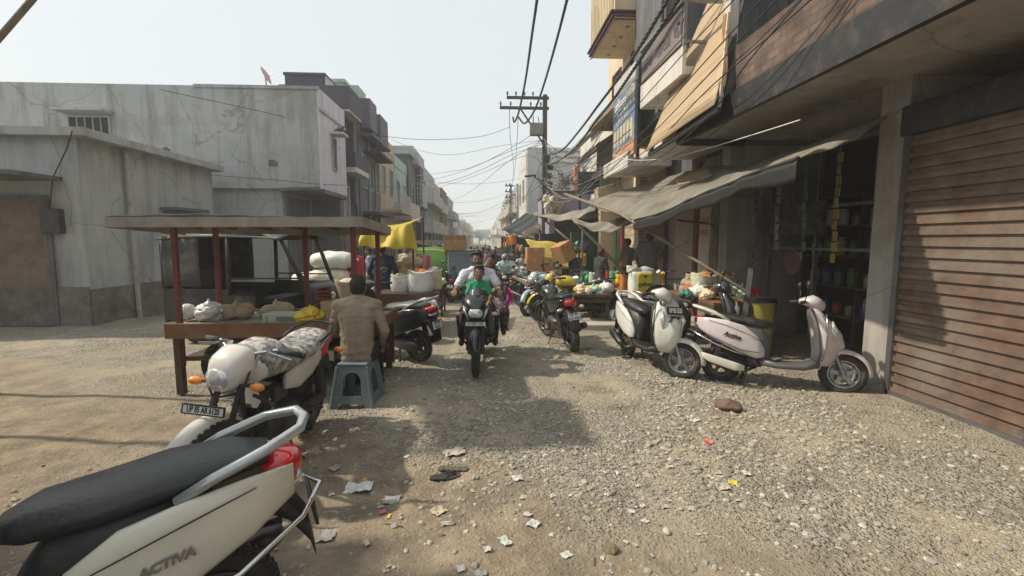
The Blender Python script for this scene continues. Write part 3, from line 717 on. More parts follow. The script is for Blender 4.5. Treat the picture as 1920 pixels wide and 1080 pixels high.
b = bld('cream house with a ribbed high corner balcony trimmed in maroon', name='house')
m = MB(); m.bb(4.15, 12, 11.8, 15.9, -.9, 12); m.bb(3.9, 4.15, 11.8, 12.1, 4, 12); m.build('wall', cream, b)
m = MB(); m.bb(3.2, 4.15, 11.8, 14.3, 7.05, 7.2); m.build('balcony_slab', cream, b)
m = MB(); m.bb(3.2, 3.3, 11.8, 14.3, 7.2, 8.9); m.bb(3.3, 4.15, 11.8, 11.9, 7.2, 8.9); m.bb(3.3, 4.15, 14.2, 14.3, 7.2, 8.9)
for i in range(15): y = 11.9 + i * .165; m.bb(3.165, 3.2, y, y + .07, 7.25, 8.9)
m.build('balcony_wall', cream, b)
m = MB()
for k, z in enumerate((7.02, 7.1, 7.18)):
    e = .05 * (k - 1); m.bb(3.13 - e, 3.2, 11.74 - e, 14.36, z, z + .04); m.bb(3.2, 4.15, 11.74 - e, 11.8, z, z + .04)
m.build('maroon_trim', maroon, b)
m = MB()
for y in (12.2, 12.8, 13.4, 14.0): m.cyl((3.65, y, 7.05), (3.65, y, 7.02), .05, n=10)
m.build('soffit_lamp', steel, b)
m = MB(); m.bb(3.35, 4.15, 12.2, 15.2, 5.15, 5.3); m.prism([(3.3, 11.95, 5.15), (4.15, 11.95, 5.75), (4.15, 11.95, 5.65), (3.3, 11.95, 5.05)], (0, 3.2, 0)); m.build('sloping_hood', cream2, b)
m = MB(); m.prism([(3.4, 14.3, 4.55), (4.15, 14.3, 5.05), (4.15, 14.3, 4.9), (3.4, 14.3, 4.4)], (0, 3.0, 0)); m.prism([(3.5, 13.0, 3.75), (4.15, 13.0, 4.1), (4.15, 13.0, 3.95), (3.5, 13.0, 3.6)], (0, 4.0, 0)); m.build('brown_hood', brown_sl, b)
for y in (12.9, 14.8): win(b, 'x-', 4.15, y, 6.2, .8, 1.2, frame=maroon, pane=shade_fill, bars=2)
m = MB(); m.bb(4.1, 4.15, 12.3, 13.7, .1, 2.6); m.build('inner_wall', cream2, b)
m = MB(); m.bb(4.02, 4.1, 13.5, 13.65, .1, 2.9); m.build('red_post', redoxide, b)
m = MB(); m.bb(3.95, 4.15, 11.8, 12.15, .1, 3.3); m.build('brick_pillar', brick_pl, b)
m = MB(); m.bb(3.2, 4.15, 10.3, 12.3, 3.3, 3.47); m.bb(3.14, 3.2, 10.25, 12.35, 3.26, 3.6); m.build('lower_slab', whitew, b)

# blue shop sign board
t = thing('shop_signboard', 'big blue hand painted signboard with yellow and white letters over an orange strip', 'signboard', (3.3, 11.0, 3.55))
def T(p): return Vector(p) - t.location
m = MB(); m.bb(-.03, .03, -.75, .95, .32, 1.55); pn = m.build('blue_panel', M('sign_blue', (.13, .18, .28), .6, dirt=(.36, .37, .35), dscale=3, damt=.6), t)
m = MB(); m.bb(-.032, .03, -.75, .95, 0, .31); m.build('orange_panel', M('sign_orange', (.5, .26, .15), .6, dirt=(.3, .2, .15), dscale=3, damt=.4), t)
m = MB(); m.bb(-.034, .03, -.75, .95, 1.56, 1.95); m.build('white_panel', M('sign_white', (.5, .5, .47), .6, dirt=(.25, .24, .22), dscale=3, damt=.5), t)
ylet = M('sign_yellow', (.50, .45, .25), .6, var=.3, dirt=(.2, .22, .25), dscale=6, damt=.5); wlet = M('sign_white_paint', (.65, .65, .62), .6)
lettering('शिव', .42, ylet, t, (-.034, -.42, 1.3), (0, -1, 0), (0, 0, 1), bold=.008); lettering('ज्वैलर्स', .34, wlet, t, (-.034, .3, 1.3), (0, -1, 0), (0, 0, 1), bold=.006)
lettering('सोना चांदी', .2, wlet, t, (-.034, .1, 1.0), (0, -1, 0), (0, 0, 1))
m = MB()
for i in range(6): m.bb(-.036, -.03, -.62 + i * .26, -.45 + i * .26, .4, .82)
m.build('painted_ornament', ylet, t)
m = MB(); m.bb(.03, .09, -.78, -.7, -.1, 2.0); m.bb(.03, .09, .9, .98, -.1, 2.0); m.bb(.03, .88, -.78, -.7, .9, .98); m.build('frame', dark_metal, t)

# tan hoarding leaning off the roof
A_, B_, C_, D_ = P(1211, 285, Y=8.4), P(1340, 196, Y=5.85), Vector((4.25, 7.5, 6.7)), Vector((4.45, 8.9, 6.7))
t = thing('hoarding', 'large blank tan hoarding cloth leaning over the right shopfronts', 'hoarding')
def hf(u, v): return (A_ * (1 - u) + B_ * u) * (1 - v) + (D_ * (1 - u) + C_ * u) * v + Vector((-.03, 0, 0)) * math.sin(u * 3 + v * 2) * .5
m = MB(); m.sheet(hf, 14, 18, .012); m.build('cloth', M('tan_flex', (.42, .31, .185), .6, var=.06, scale=3, dirt=(.38, .28, .17), dscale=1.2, damt=.4, bump=.1), t, smooth=True)
off = Vector((.06, 0, -.05))
m = MB(); m.bar(A_ + off, B_ + off, .05, .06); m.bar(B_ + off, C_ + off, .05, .05); m.bar(A_ + off, D_ + off, .05, .05); m.bar((A_ + B_) / 2 + off, (C_ + D_) / 2 + off, .05, .05); m.build('frame', dark_metal, t)
t = thing('folded_hoarding', 'narrow brown folded hoarding edge hanging behind the tan one', 'hoarding')
b0, b1, c0, c1 = P(1352, 185, Y=5.95), P(1368, 25, Y=6.1), P(1345, 188, Y=6.6), P(1362, 30, Y=6.8)
m = MB(); m.sheet(lambda u, v: (b0 * (1 - u) + c0 * u) * (1 - v) + (b1 * (1 - u) + c1 * u) * v + Vector((.04 * math.sin(v * 5), 0, 0)), 3, 10, .012); m.build('cloth', M('brown_flex', (.33, .15, .06), .6, dirt=(.4, .33, .2)), t)
m = MB(); m.bar(b0 + V(-.02, -.02, 0), b1 + V(-.02, -.02, 0), .03, .03); m.build('edge_strip', cream, t)

def rightrow(label, x0, y0, y1, h, mat, floors=2, seed=0, rail=None, n=3, name='house'):
    rr = random.Random(seed); b = bld(label, name=name)
    m = MB(); m.bb(x0, x0 + 9, y0, y1 - .06, -.9, h); m.bb(x0 - .04, x0 + .1, y0, y1 - .06, h, h + .5); m.bb(x0 + .1, x0 + 9, y0, y0 + .1, h, h + .5); m.build('wall', mat, b)
    fh = h / floors
    for f in range(floors):
        for i in range(n):
            y = y0 + (y1 - y0) * (i + .5) / n
            if f == 0: q = MB(); q.bb(x0 - .05, x0, y - .9, y + .9, 0, 2.4); q.build('shutter', rr.choice([rust, shade_fill, shut_m]), b)
            else: win(b, 'x-', x0, y, fh * f + fh * .5, .8, 1.2, frame=whitew, pane=pane_m, hood=cem, bars=2)
        if f: balc(b, 'x-', x0, y0 + .3, y1 - .5, fh * f, .8, .85, slab=mat, wall=None if rail else mat, rail=rail)
    rooftop(b, x0 + .8, x0 + 4, y0, y1, h, rr)
    for i in range(2): win(b, 'y-', y0, x0 + 1.4 + i * 1.9, h * .72, .8, 1.1, frame=whitew, pane=pane_m, hood=cem)
    return b
b = bld('whitewashed house set back between the cream house and the pale block', name='house')
m = MB(); m.bb(4.6, 12, 16, 22.6, -.9, 6.1); m.bb(4.2, 4.6, 16, 18.6, 3.0, 5.9); m.build('wall', whitew, b)
m = MB(); m.bb(4.0, 4.2, 16, 22.5, 5.7, 5.85); m.bb(3.9, 4.6, 16.2, 22.4, 2.7, 2.85); m.build('ledge', cem, b)
for y in (17, 19.5, 21.5): win(b, 'x-', 4.6 if y > 18.6 else 4.2, y, 4.5, .7, 1.1, pane=pane_m, bars=2)
m = MB(); m.bb(4.35, 4.6, 22.6, 23.2, -.9, 5.2); m.build('orange_column', M('orange_column', (.5, .24, .14), .8), b)
t = thing('metal_hoarding', 'dark slate blue sheet metal panel on a terrace behind the awnings', 'metal panel', (0, 0, 0))
a0 = P(1083, 363, Y=15.4); a1 = P(1126, 322, Y=15.4)
m = MB(); m.bb(a0.x, a1.x, 15.38, 15.44, a0.z, a1.z); 
for i in range(8): x = a0.x + (a1.x - a0.x) * (i + .5) / 8; m.bb(x - .02, x + .02, 15.355, 15.38, a0.z + .02, a1.z - .02)
m.build('sheet', M('slate_sheet', (.075, .085, .11), .6, dirt=(.15, .14, .13), damt=.4), t)
m = MB(); m.bar((a0.x + .1, 15.5, -.6), (a0.x + .1, 15.5, a1.z), .06, .06); m.bar((a1.x - .1, 15.5, -.6), (a1.x - .1, 15.5, a1.z), .06, .06); m.build('post', dark_metal, t)
t = thing('terrace_railing', 'thin steel terrace railing beside the slate blue panel', 'railing', (0, 0, 0))
c0 = P(1125, 352, Y=14.2); c1 = P(1144, 318, Y=14.2); m = MB()
for k in range(3): z = c0.z + (c1.z - c0.z) * k / 2; m.cyl((c0.x, 14.2, z), (4.2, 14.2, z), .014, n=5)
for k in range(5): x = c0.x + (4.15 - c0.x) * k / 4; m.cyl((x, 14.2, c0.z), (x, 14.2, c1.z + .15), .014, n=5)
m.build('rail', steel, t)
m = MB(); m.bb(c0.x - .1, 4.14, 14.0, 14.5, c0.z - .45, c0.z); m.build('terrace_edge', cream2, t); m = MB(); m.bb(c0.x, 4.13, 14.05, 14.35, -.6, c0.z - .46); m.build('terrace_wall', cream2, t)
t = thing('lilac_parapet_shop', 'low lilac painted shop front behind the pale awnings', 'shop', (0, 0, 0))
a0 = P(1030, 396, Y=18.6); a1 = P(1135, 362, Y=18.6)
m = MB(); m.bb(a0.x, a1.x + .4, 18.6, 22.5, -.9, a1.z); m.build('wall', lilac, t)
m = MB(); m.bb(a0.x - .05, a1.x + .4, 18.5, 22.5, a1.z, a1.z + .08); m.build('coping', cem_d, t)
m = MB(); m.bb(a0.x + .2, a1.x, 18.53, 18.6, .0, 2.5); m.build('shop_opening', shade_fill, t)  # dark slab on the wall, the opening's shade put into its colour

b = bld('large pale block with three white roof bands behind the utility pole', name='building')
a0 = P(989, 276, Y=30.0); a1 = P(1110, 276, Y=30)
m = MB(); m.bb(a0.x, 16, 30, 37, -.9, a0.z); m.build('wall', M('pale_block_wall', (.48, .49, .49), .85, var=.06, scale=1, dirt=(.3, .31, .31), dscale=.5, damt=.4, streak=True), b)
m = MB()
for k in range(3): z = a0.z - .12 - k * .36; m.bb(a0.x + 1.6, 16, 29.86 - .02 * k, 30, z - .09, z + .09)
m.build('roof_band', whitew, b)
m = MB(); m.bb(a0.x - .06, a0.x, 30.3, 36.8, .2, a0.z - .3); m.build('side_plaster', whitew, b)
win(b, 'x-', a0.x - .06, 32, 5, 1, 1.4); win(b, 'x-', a0.x - .06, 35, 5, 1, 1.4)
m = MB(); m.bb(4.6, 5.8, 29.7, 30, 0, 4.8); m.build('peach_panel', M('peach_wall', (.55, .36, .26), .8), b)

rightrow('small grey house with a shop below, just past the pale block', 3.3, 37.5, 44, 5.2, cem, 2, 31)
rightrow('grey terrace house with two stepped blocks, far right row', 3.0, 44, 56, 6.4, cem, 3, 32, rail=whitew)
rightrow('brown weathered house, far right row', 3.1, 56, 70, 7.0, cream2, 3, 33)
rightrow('grey hazy house, far right row', 3.3, 70, 90, 8.0, cem, 3, 34)
rightrow('pale hazy low house, far right row', 3.0, 90, 120, 6.0, whitew, 2, 35)
rightrow('long hazy block, far right row', 3.0, 120, 165, 6.8, cem, 2, 36, n=4)
rightrow('farthest hazy block of the right row', 2.5, 165, 215, 6, whitew, 2, 37)
rightrow('green fronted shop house behind the small awnings', 4.6, 22.7, 29.9, 4.2, greyw, 2, 38)

# raised concrete apron in front of the right shops
m = MB(); pts = [P(1083, 628, Z=.1), P(1152, 626, Z=.1)]
m.prism([(1.7, 8.25, -.5), (4.3, 8.05, -.5), (4.3, 13.5, -.5), (2.5, 13.5, -.5), (1.95, 10.6, -.5)], (0, 0, .61))
ap = m.build('pavement', M('worn_concrete', (.40, .37, .31), .9, var=.15, scale=3, bump=.3, bscale=30, dirt=(.25, .21, .16), dscale=2, damt=.5), None, bevel=.015); ap['kind'] = 'structure'

# distant trees closing the street
def tree(x, y, h, r, lab, sd):
    rr = random.Random(sd); t = thing('tree', lab, 'tree', (x, y, 0))
    m = MB(); m.tube([(0, 0, -.2), (.1, 0, h * .3), (-.1, .1, h * .6), (0, 0, h * .85)], [.35, .28, .18, .06], 8)
    for k in range(6):
        a = k * 1.05 + rr.random(); z = h * rr.uniform(.35, .6); m.tube([(0, 0, z), (math.cos(a) * r * .4, math.sin(a) * r * .4, z + r * .35), (math.cos(a) * r * .75, math.sin(a) * r * .75, z + r * .55)], [.13, .08, .03], 6)
    m.build('trunk', wood_dark, t)
    m = MB(); cl = [(rr.gauss(0, r * .42), rr.gauss(0, r * .42), h * .68 + rr.gauss(0, h * .13), rr.uniform(.25, .5) * r) for _ in range(16)]
    for (cx, cy, cz, cr) in cl:
        for _ in range(130):
            d = Vector((rr.gauss(0, 1), rr.gauss(0, 1), rr.gauss(0, .8))).normalized() * cr * rr.uniform(.6, 1.05)
            p = Vector((cx, cy, cz)) + d; u = Vector((rr.gauss(0, 1), rr.gauss(0, 1), rr.gauss(0, 1))).normalized() * .26; w = u.cross(Vector((rr.gauss(0, 1), rr.gauss(0, 1), rr.gauss(0, 1)))).normalized() * .2
            m.add([p - u, p + w, p + u, p - w], [(0, 1, 2, 3)])
    m.build('crown', M('foliage', (.06, .085, .04), .8, var=.4, scale=1), t)
for i, (x, y, h, r) in enumerate(((-3, 235, 7, 4), (3, 228, 6, 3.4), (9, 240, 9, 5), (-9, 232, 8, 4.5), (0, 265, 8, 5))):
    tree(x, y, h, r, ['hazy tree closing the street, left of the middle', 'low hazy tree closing the street, right of the middle', 'tall hazy tree beyond the right row', 'tall hazy tree beyond the left row', 'farthest hazy tree at the end of the street'][i], i)

# ================================================================ POLES AND WIRES
pole_m = M('weathered_pole', (.075, .065, .058), .85, var=.3, scale=6, bump=.3, dirt=(.03, .03, .03))
def utility_pole():
    b0 = P(1021, 300, Y=20); x = b0.x
    t = thing('utility_pole', 'tall utility pole with two crossarms, transformer box and street lamp arm', 'utility pole', (x, 20, 0))
    z1 = P(1021, 178, Y=20).z
    m = MB(); m.box((0, 0, z1 / 2 - .5), (.22, .26, z1 + 1), taper=.8); m.build('post', pole_m, t, bevel=.02)
    for (py, pl, nm) in ((183, 950, 4), (202, 937, 5)):
        a = P(pl, py, Y=19.9); m = MB(); m.bar((a.x - x, -.12, a.z), (.15, -.12, a.z), .09, .11); ca = m.build('crossarm', dark_metal, t)
        L = a.x - x
        for k in range(nm):
            xx = L * (.98 - k * .22); m = MB(); m.lathe([(.02, 0), (.02, .06), (.05, .08), (.03, .11), (.045, .14), (.02, .2), (.005, .21)], (xx, -.12, a.z + .05), (0, 0, 1), 10)
            m.build('insulator', M('brown_porcelain', (.08, .06, .055), .3), ca)
    m = MB(); a = P(975, 203, Y=19.9); c = P(1018, 275, Y=19.9); m.bar((a.x - x, -.14, a.z), (0, -.14, c.z), .06, .06); m.build('brace', dark_metal, t)
    a = P(994, 253, Y=19.8); c = P(1018, 231, Y=19.8); m = MB(); m.bb(a.x - x, c.x - x, -.3, .05, a.z, c.z); m.build('transformer_box', M('box_grey', (.22, .23, .23), .6, dirt=(.12, .1, .08)), t, bevel=.01)
    m = MB(); m.cyl((-.5, -.12, c.z), (-.5, -.12, c.z + .3), .02); m.cyl((-.25, -.12, c.z), (-.3, -.12, c.z + .28), .015); m.build('bushing', dark_metal, t)
    a = P(990, 329, Y=19.5); c = P(1017, 343, Y=19.9); m = MB(); m.tube([(0, 0, c.z), ((a.x - x) * .5, -.1, a.z - .05), (a.x - x + .3, -.3, a.z - .02)], .025, 6); ar = m.build('lamp_arm', dark_metal, t)
    m = MB(); m.box((a.x - x + .1, -.36, a.z), (.45, .14, .07), ry=-.1); m.build('lamp_head', dark_metal, ar)
    rr = random.Random(4)
    for k in range(9):
        z = rr.uniform(3.2, 6.3); m = MB(); pts = []
        r = rr.uniform(.2, .55); n = 14
        for i in range(n + 1):
            a_ = 2 * math.pi * i / n * rr.uniform(.9, 1.1); pts.append((math.cos(a_) * r * rr.uniform(.6, 1.1), -.2 + math.sin(a_) * .15, z + math.sin(a_) * r * rr.uniform(.7, 1.2)))
        m.tube(pts, .011, 4); m.build('wire_loop', M('old_wire', (.05, .05, .055), .7), t)
    for k in range(8):
        m = MB(); z = 2.6 + k * .33; m.box((rr.uniform(-.13, .13), -.9, z), (.16 + rr.random() * .12, .12, .18 + rr.random() * .15), ry=rr.uniform(-.3, .3)); m.build('junction_box', rr.choice([dark_metal, black_plastic, cem_d]), t)
    return x
UX = utility_pole()
p_ = P(958, 400, Y=50)
t = thing('utility_pole', 'distant utility pole with three short crossarms standing in the haze', 'utility pole', (p_.x, 50, 0))
m = MB(); zt = P(958, 346, Y=50).z; m.box((0, 0, zt / 2 - .5), (.26, .26, zt + 1), taper=.7); m.build('post', pole_m, t)
for k in range(4):
    m = MB(); z = zt - .15 - k * .62; m.bar((-.65, -.15, z), (.35, -.15, z), .1, .12); c = m.build('crossarm', dark_metal, t)
    m = MB(); m.box((-.5, -.15, z + .15), (.12, .12, .22)); m.box((-.15, -.15, z + .15), (.12, .12, .22)); m.build('insulator', dark_metal, c)

wire_m = M('wire_black', (.03, .03, .033), .6); wire_g = M('wire_grey', (.30, .30, .29), .7)
def smooth_path(pts, n=10):
    pts = [Vector(p) for p in pts]; out = []
    for i in range(len(pts) - 1):
        p0 = pts[max(i - 1, 0)]; p1 = pts[i]; p2 = pts[i + 1]; p3 = pts[min(i + 2, len(pts) - 1)]
        for k in range(n):
            s = k / n; out.append(.5 * ((2 * p1) + (p2 - p0) * s + (2 * p0 - 5 * p1 + 4 * p2 - p3) * s * s + (3 * p1 - p0 - 3 * p2 + p3) * s ** 3))
    return out + [pts[-1]]
def wire(label, pts, r=.011, mat=None, n=8, name='overhead_wire', group='overhead wires'):
    m = MB(); m.tube(smooth_path(pts, n), r, 5); o = m.build(name, mat or wire_m, smooth=True); return tag(o, label, 'wire', group)
def sag(a, b, s): a = Vector(a); b = Vector(b); return [a + (b - a) * k / 6 + Vector((0, 0, -s * 4 * (k / 6) * (1 - k / 6))) for k in range(7)]
def twisted(label, pts, r=.022, pitch=.42, strands=3):
    path = smooth_path(pts, 14); d = [0]
    for i in range(1, len(path)): d.append(d[-1] + (path[i] - path[i - 1]).length)
    tot = d[-1]; N_ = int(tot / .07); m = MB(); import bisect
    sm = []
    for k in range(N_ + 1):
        s = tot * k / N_; i = min(max(bisect.bisect(d, s) - 1, 0), len(path) - 2); f = (s - d[i]) / max(d[i + 1] - d[i], 1e-6); sm.append(path[i].lerp(path[i + 1], f))
    for st in range(strands):
        pp = []
        for k, p in enumerate(sm):
            t_ = (sm[min(k + 1, N_)] - sm[max(k - 1, 0)]).normalized(); u = t_.cross(Vector((0, 0, 1))).normalized(); w = t_.cross(u); a = 2 * math.pi * (tot * k / N_ / pitch + st / strands)
            pp.append(p + u * math.cos(a) * r + w * math.sin(a) * r)
        m.tube(pp, r * .95, 5)
    o = m.build('twisted_power_cable', M('cable_black', (.035, .035, .038), .6), smooth=True); return tag(o, label, 'power cable', 'twisted power cables')
def PX(l): return [P(a, b, Y=c) for a, b, c in l]
twisted('left of the two twisted cables rising overhead from the crossarm', PX([(962, 219, 19.8), (964, 229, 19.7), (970, 218, 19.2), (976, 196, 18.2), (986, 145, 16), (998, 60, 13.2), (1008, -10, 11.4), (1030, -180, 9)]) + [Vector((2.2, 2, 9.6))])
twisted('right of the two twisted cables rising overhead from the crossarm', PX([(972, 219, 19.8), (982, 231, 19.6), (993, 222, 19), (1006, 198, 18), (1023, 148, 16), (1045, 70, 13.4), (1065, -8, 11.4), (1110, -180, 9)]) + [Vector((3.0, 2, 9.4))])
twisted('upper of the two twisted cables sweeping along the right facades', PX([(1018, 290, 20), (1040, 288, 18.5), (1059, 277, 17), (1090, 240, 14.4), (1119, 201, 12.2), (1150, 160, 10.8), (1195, 95, 9.0), (1252, 0, 7.6), (1330, -130, 6)]) + [Vector((2.9, 1.0, 5.6))], r=.019)
twisted('lower of the two twisted cables sweeping along the right facades', PX([(1017, 312, 20), (1045, 303, 18), (1082, 273, 15.2), (1119, 224, 12.6), (1150, 186, 11), (1200, 112, 9.1), (1272, 0, 7.4), (1350, -130, 5.9)]) + [Vector((2.8, 1.0, 5.3))], r=.019)
wl = [('wire from the left frame edge drooping to the crossarm', [(300, 168, 13), (511, 214, 14.4), (565, 230, 15), (654, 246, 16.5), (732, 257, 17.5), (810, 262, 18.5), (900, 256, 19.3), (957, 238, 19.9)]),
      ('low wire across the grey cement wall', [(250, 318, 13.5), (510, 337, 14.3), (593, 345, 14.5), (690, 349, 18), (780, 352, 26)]),
      ('wire from the mint house to the pole below the box', [(735, 262, 23), (790, 283, 21), (850, 290, 20.3), (930, 275, 20), (1018, 262, 20)]),
      ('wire from the dark narrow house, topmost', [(777, 330, 32), (862, 319, 25), (903, 306, 22), (960, 282, 20.5), (1018, 262, 20)]),
      ('wire from the dark narrow house, second', [(777, 343, 32), (842, 329, 26), (900, 308, 22), (960, 276, 20.5), (1016, 240, 20)]),
      ('wire from the dark narrow house, third', [(779, 355, 33), (850, 338, 26), (905, 317, 22), (960, 290, 20.5), (1018, 270, 20)]),
      ('wire from the grey weathered house, upper', [(795, 359, 37), (860, 340, 27), (910, 322, 23), (965, 298, 20.5), (1018, 285, 20)]),
      ('steep wire from the far left row up to the pole', [(838, 380, 60), (870, 366, 38), (905, 342, 27), (954, 302, 21), (1018, 262, 20)]),
      ('low far wire crossing the hazy street', [(850, 420, 70), (890, 418, 60), (926, 408, 52), (957, 395, 50)]),
      ('second low far wire crossing the hazy street', [(850, 398, 70), (890, 404, 60), (930, 392, 52), (957, 380, 50)]),
      ('third low far wire crossing the hazy street', [(848, 410, 70), (890, 403, 58), (958, 370, 50)]),
      ('fourth low far wire crossing the hazy street', [(860, 432, 90), (900, 432, 75), (935, 424, 60), (957, 412, 50)])]
for lab, pp in wl: wire(lab, PX(pp), .009 if pp[0][2] < 30 else .013, wire_g if pp[0][2] > 20 else wire_m)
wire('first of two thin wires running down from crossarm to the far pole', PX([(955, 203, 20), (957, 260, 26), (963, 320, 38), (958, 350, 50)]), .014)
wire('second of two thin wires running down from crossarm to the far pole', PX([(972, 203, 20), (969, 270, 27), (964, 330, 40), (960, 352, 50)]), .014)
rw = [([(1018, 330, 20), (1070, 322, 16), (1110, 275, 12.5), (1160, 205, 9.6), (1290, 60, 6.6), (1345, 0, 5.8), (1450, -120, 4.8)], 'steel wire over the blue signboard, running to the frame top'),
      ([(1018, 335, 20), (1080, 325, 15.5), (1120, 285, 12), (1180, 215, 9.2), (1300, 80, 6.4), (1368, 8, 5.5), (1470, -100, 4.6)], 'steel wire second over the blue signboard'),
      ([(1050, 345, 17), (1110, 312, 12.6), (1190, 262, 9.2), (1300, 140, 6.3), (1411, 18, 4.9), (1560, -140, 4)], 'steel wire crossing the upper hoarding'),
      ([(1055, 350, 17), (1120, 322, 12.2), (1200, 270, 8.8), (1310, 160, 6.1), (1411, 48, 4.9), (1560, -110, 4)], 'steel wire crossing the middle of the hoarding'),
      ([(1060, 355, 17), (1130, 335, 11.8), (1220, 275, 8.4), (1320, 175, 6.0), (1411, 95, 5.0), (1600, -70, 3.9)], 'steel wire crossing the hoarding foot'),
      ([(1062, 360, 17), (1140, 340, 11.4), (1230, 300, 8.2), (1330, 215, 5.9), (1411, 105, 4.9), (1600, -110, 3.9)], 'wire passing below the hoarding corner'),
      ([(1018, 345, 20), (1050, 348, 17), (1085, 322, 14.5), (1118, 262, 12.2), (1140, 215, 11)], 'slack service wire up to the cream house'),
      ([(1018, 350, 20), (1060, 352, 16.5), (1100, 330, 14), (1140, 258, 11.4)], 'second slack service wire up to the cream house')]
for pp, lab in rw: wire(lab, PX(pp), .008)
wire('white cord looping under the soffit across the near shop', PX([(1150, 290, 10.2), (1185, 300, 9.4), (1250, 297, 8.2), (1320, 280, 6.9), (1411, 253, 5.5), (1500, 225, 4.6)]), .007, M('white_cord', (.6, .58, .53), .6), name='cord', group='slack cords')
wire('thin cord hanging from the soffit hook', PX([(1365, 228, 6.2), (1300, 275, 7.4), (1240, 305, 8.6), (1200, 335, 9.5)]), .005, wire_m, name='cord', group='slack cords')
wire('pale slack cord across the awnings from the pole', PX([(1020, 345, 19.5), (1060, 372, 17), (1100, 360, 14), (1150, 345, 11.8)]), .008, wire_g, name='cord', group='slack cords')
rr = random.Random(12)
for k in range(16):
    a = P(1018 + rr.uniform(-4, 6), rr.uniform(255, 372), Y=20 - rr.random()); e = rr.choice([0, 1, 2])
    if e == 0: b_ = P(rr.uniform(1075, 1150), rr.uniform(250, 345), Y=rr.uniform(12, 15)); nm = 'slack service wire from the pole to the right fronts'
    elif e == 1: b_ = P(rr.uniform(955, 962), rr.uniform(350, 400), Y=50); nm = 'slack line wire running from the near pole to the far pole'
    else: b_ = P(rr.uniform(1150, 1215), rr.uniform(240, 330), Y=rr.uniform(9, 10.5)); nm = 'long slack wire from the pole past the signboard'
    wire(nm, sag(a, b_, rr.uniform(.15, .9)), .009 if e != 1 else .012, wire_m if k % 3 else wire_g, group={0: 'service wires on the right', 1: 'line wires to the far pole', 2: 'slack wires past the signboard'}[e])
for k in range(7):
    y = 30 + k * 9; a = Vector((2.9, y + 6, 6.4)); b_ = Vector((-5.0, y + rr.uniform(-6, 4), rr.uniform(4.4, 6.2)))
    wire('thin hazy wire crossing high over the far street', sag(a, b_, rr.uniform(.3, .9)), .013, wire_g, group='hazy wires over the far street')
# tangle of old wire
t = thing('wire_tangle', 'bushy tangle of old wires caught on the lines beside the pole', 'wire tangle', P(1060, 340, Y=17.5))
rr = random.Random(9)
m = MB()
for k in range(34):
    a = rr.random() * 6.28; pts = [(rr.gauss(0, .08), rr.gauss(0, .08), rr.gauss(0, .1))]
    for i in range(5): q0 = pts[-1]; pts.append((q0[0] + rr.gauss(0, .13), q0[1] + rr.gauss(0, .1), q0[2] + rr.gauss(-.03, .14)))
    m.tube(pts, .012, 4)
m.build('strands', M('dry_tangle', (.16, .14, .10), .9), t)
# ================================================================ VEHICLES (forward = +x, left = +y)
def rotm(rz=0, rx=0, ry=0): return (Matrix.Rotation(rz, 4, 'Z') @ Matrix.Rotation(ry, 4, 'Y') @ Matrix.Rotation(rx, 4, 'X'))
def wheel(par, name, c, r, w, steer=0, rim=alloy, spokes=5, wire_sp=False, disc=True, tw=None, lean=0):
    """wheel = rim mesh, children tyre and brake disc"""
    m = MB(); ri = r - (tw or w * .95); hw = w * .42
    m.lathe([(ri, -hw), (ri + .012, -hw), (ri - .004, -hw * .6), (ri - .012, 0), (ri - .004, hw * .6), (ri + .012, hw), (ri, hw), (ri - .016, hw * .6), (ri - .024, 0), (ri - .016, -hw * .6)], (0, 0, 0), (0, 1, 0), 40, close=True)
    m.lathe([(.001, -hw * 1.1), (.038, -hw * 1.1), (.045, -.01), (.045, .01), (.038, hw * 1.1), (.001, hw * 1.1)], (0, 0, 0), (0, 1, 0), 16)
    if wire_sp:
        for k in range(28):
            a = 2 * math.pi * k / 28; b_ = a + (.35 if k % 2 else -.35); s = 1 if (k // 2) % 2 else -1
            m.cyl((math.cos(a) * .036, s * hw * .8, math.sin(a) * .036), (math.cos(b_) * (ri - .01), 0, math.sin(b_) * (ri - .01)), .0022, n=4)
    else:
        for k in range(spokes):
            a = 2 * math.pi * k / spokes + .3
            p0 = Vector((math.cos(a) * .03, 0, math.sin(a) * .03)); p1 = Vector((math.cos(a + .12) * (ri - .008), 0, math.sin(a + .12) * (ri - .008)))
            d = (p1 - p0).normalized(); s = Vector((0, 1, 0)); n_ = d.cross(s)
            rs = [[p + n_ * x * k_ + s * y for x, y in ((-1, -.6 * hw), (1, -.6 * hw), (1, .6 * hw), (-1, .6 * hw))] for p, k_ in ((p0, .03), (p0.lerp(p1, .5), .017), (p1, .034))]
            m.rings(rs)
    o = m.build(name, rim, par, auto=40); o.location = c; o.rotation_euler = (lean, 0, steer)
    t = MB(); tr = (r - ri) * .5 + .004; n = 14; prof = []
    for k in range(n):
        a = 2 * math.pi * k / n; prof.append((ri - .006 + tr + math.cos(a) * tr * (1.0 if math.cos(a) > 0 else .9), math.sin(a) * w / 2))
    t.lathe(prof, (0, 0, 0), (0, 1, 0), 44, close=True)
    for k in range(44):                                     # tread blocks
        a = 2 * math.pi * k / 44
        for s in (-1, 1): t.box((math.cos(a) * (r - .002), s * w * .2, math.sin(a) * (r - .002)), (.012, w * .26, r * .075), ry=-a + .0, rz=0)
    t.build('tyre', rubber, o, auto=45)
    if disc:
        d = MB(); d.lathe([(.05, .0), (.105, 0), (.105, .004), (.05, .004)], (0, hw + .012, 0), (0, 1, 0), 24, close=True); d.build('brake_disc', steel, o)
    return o
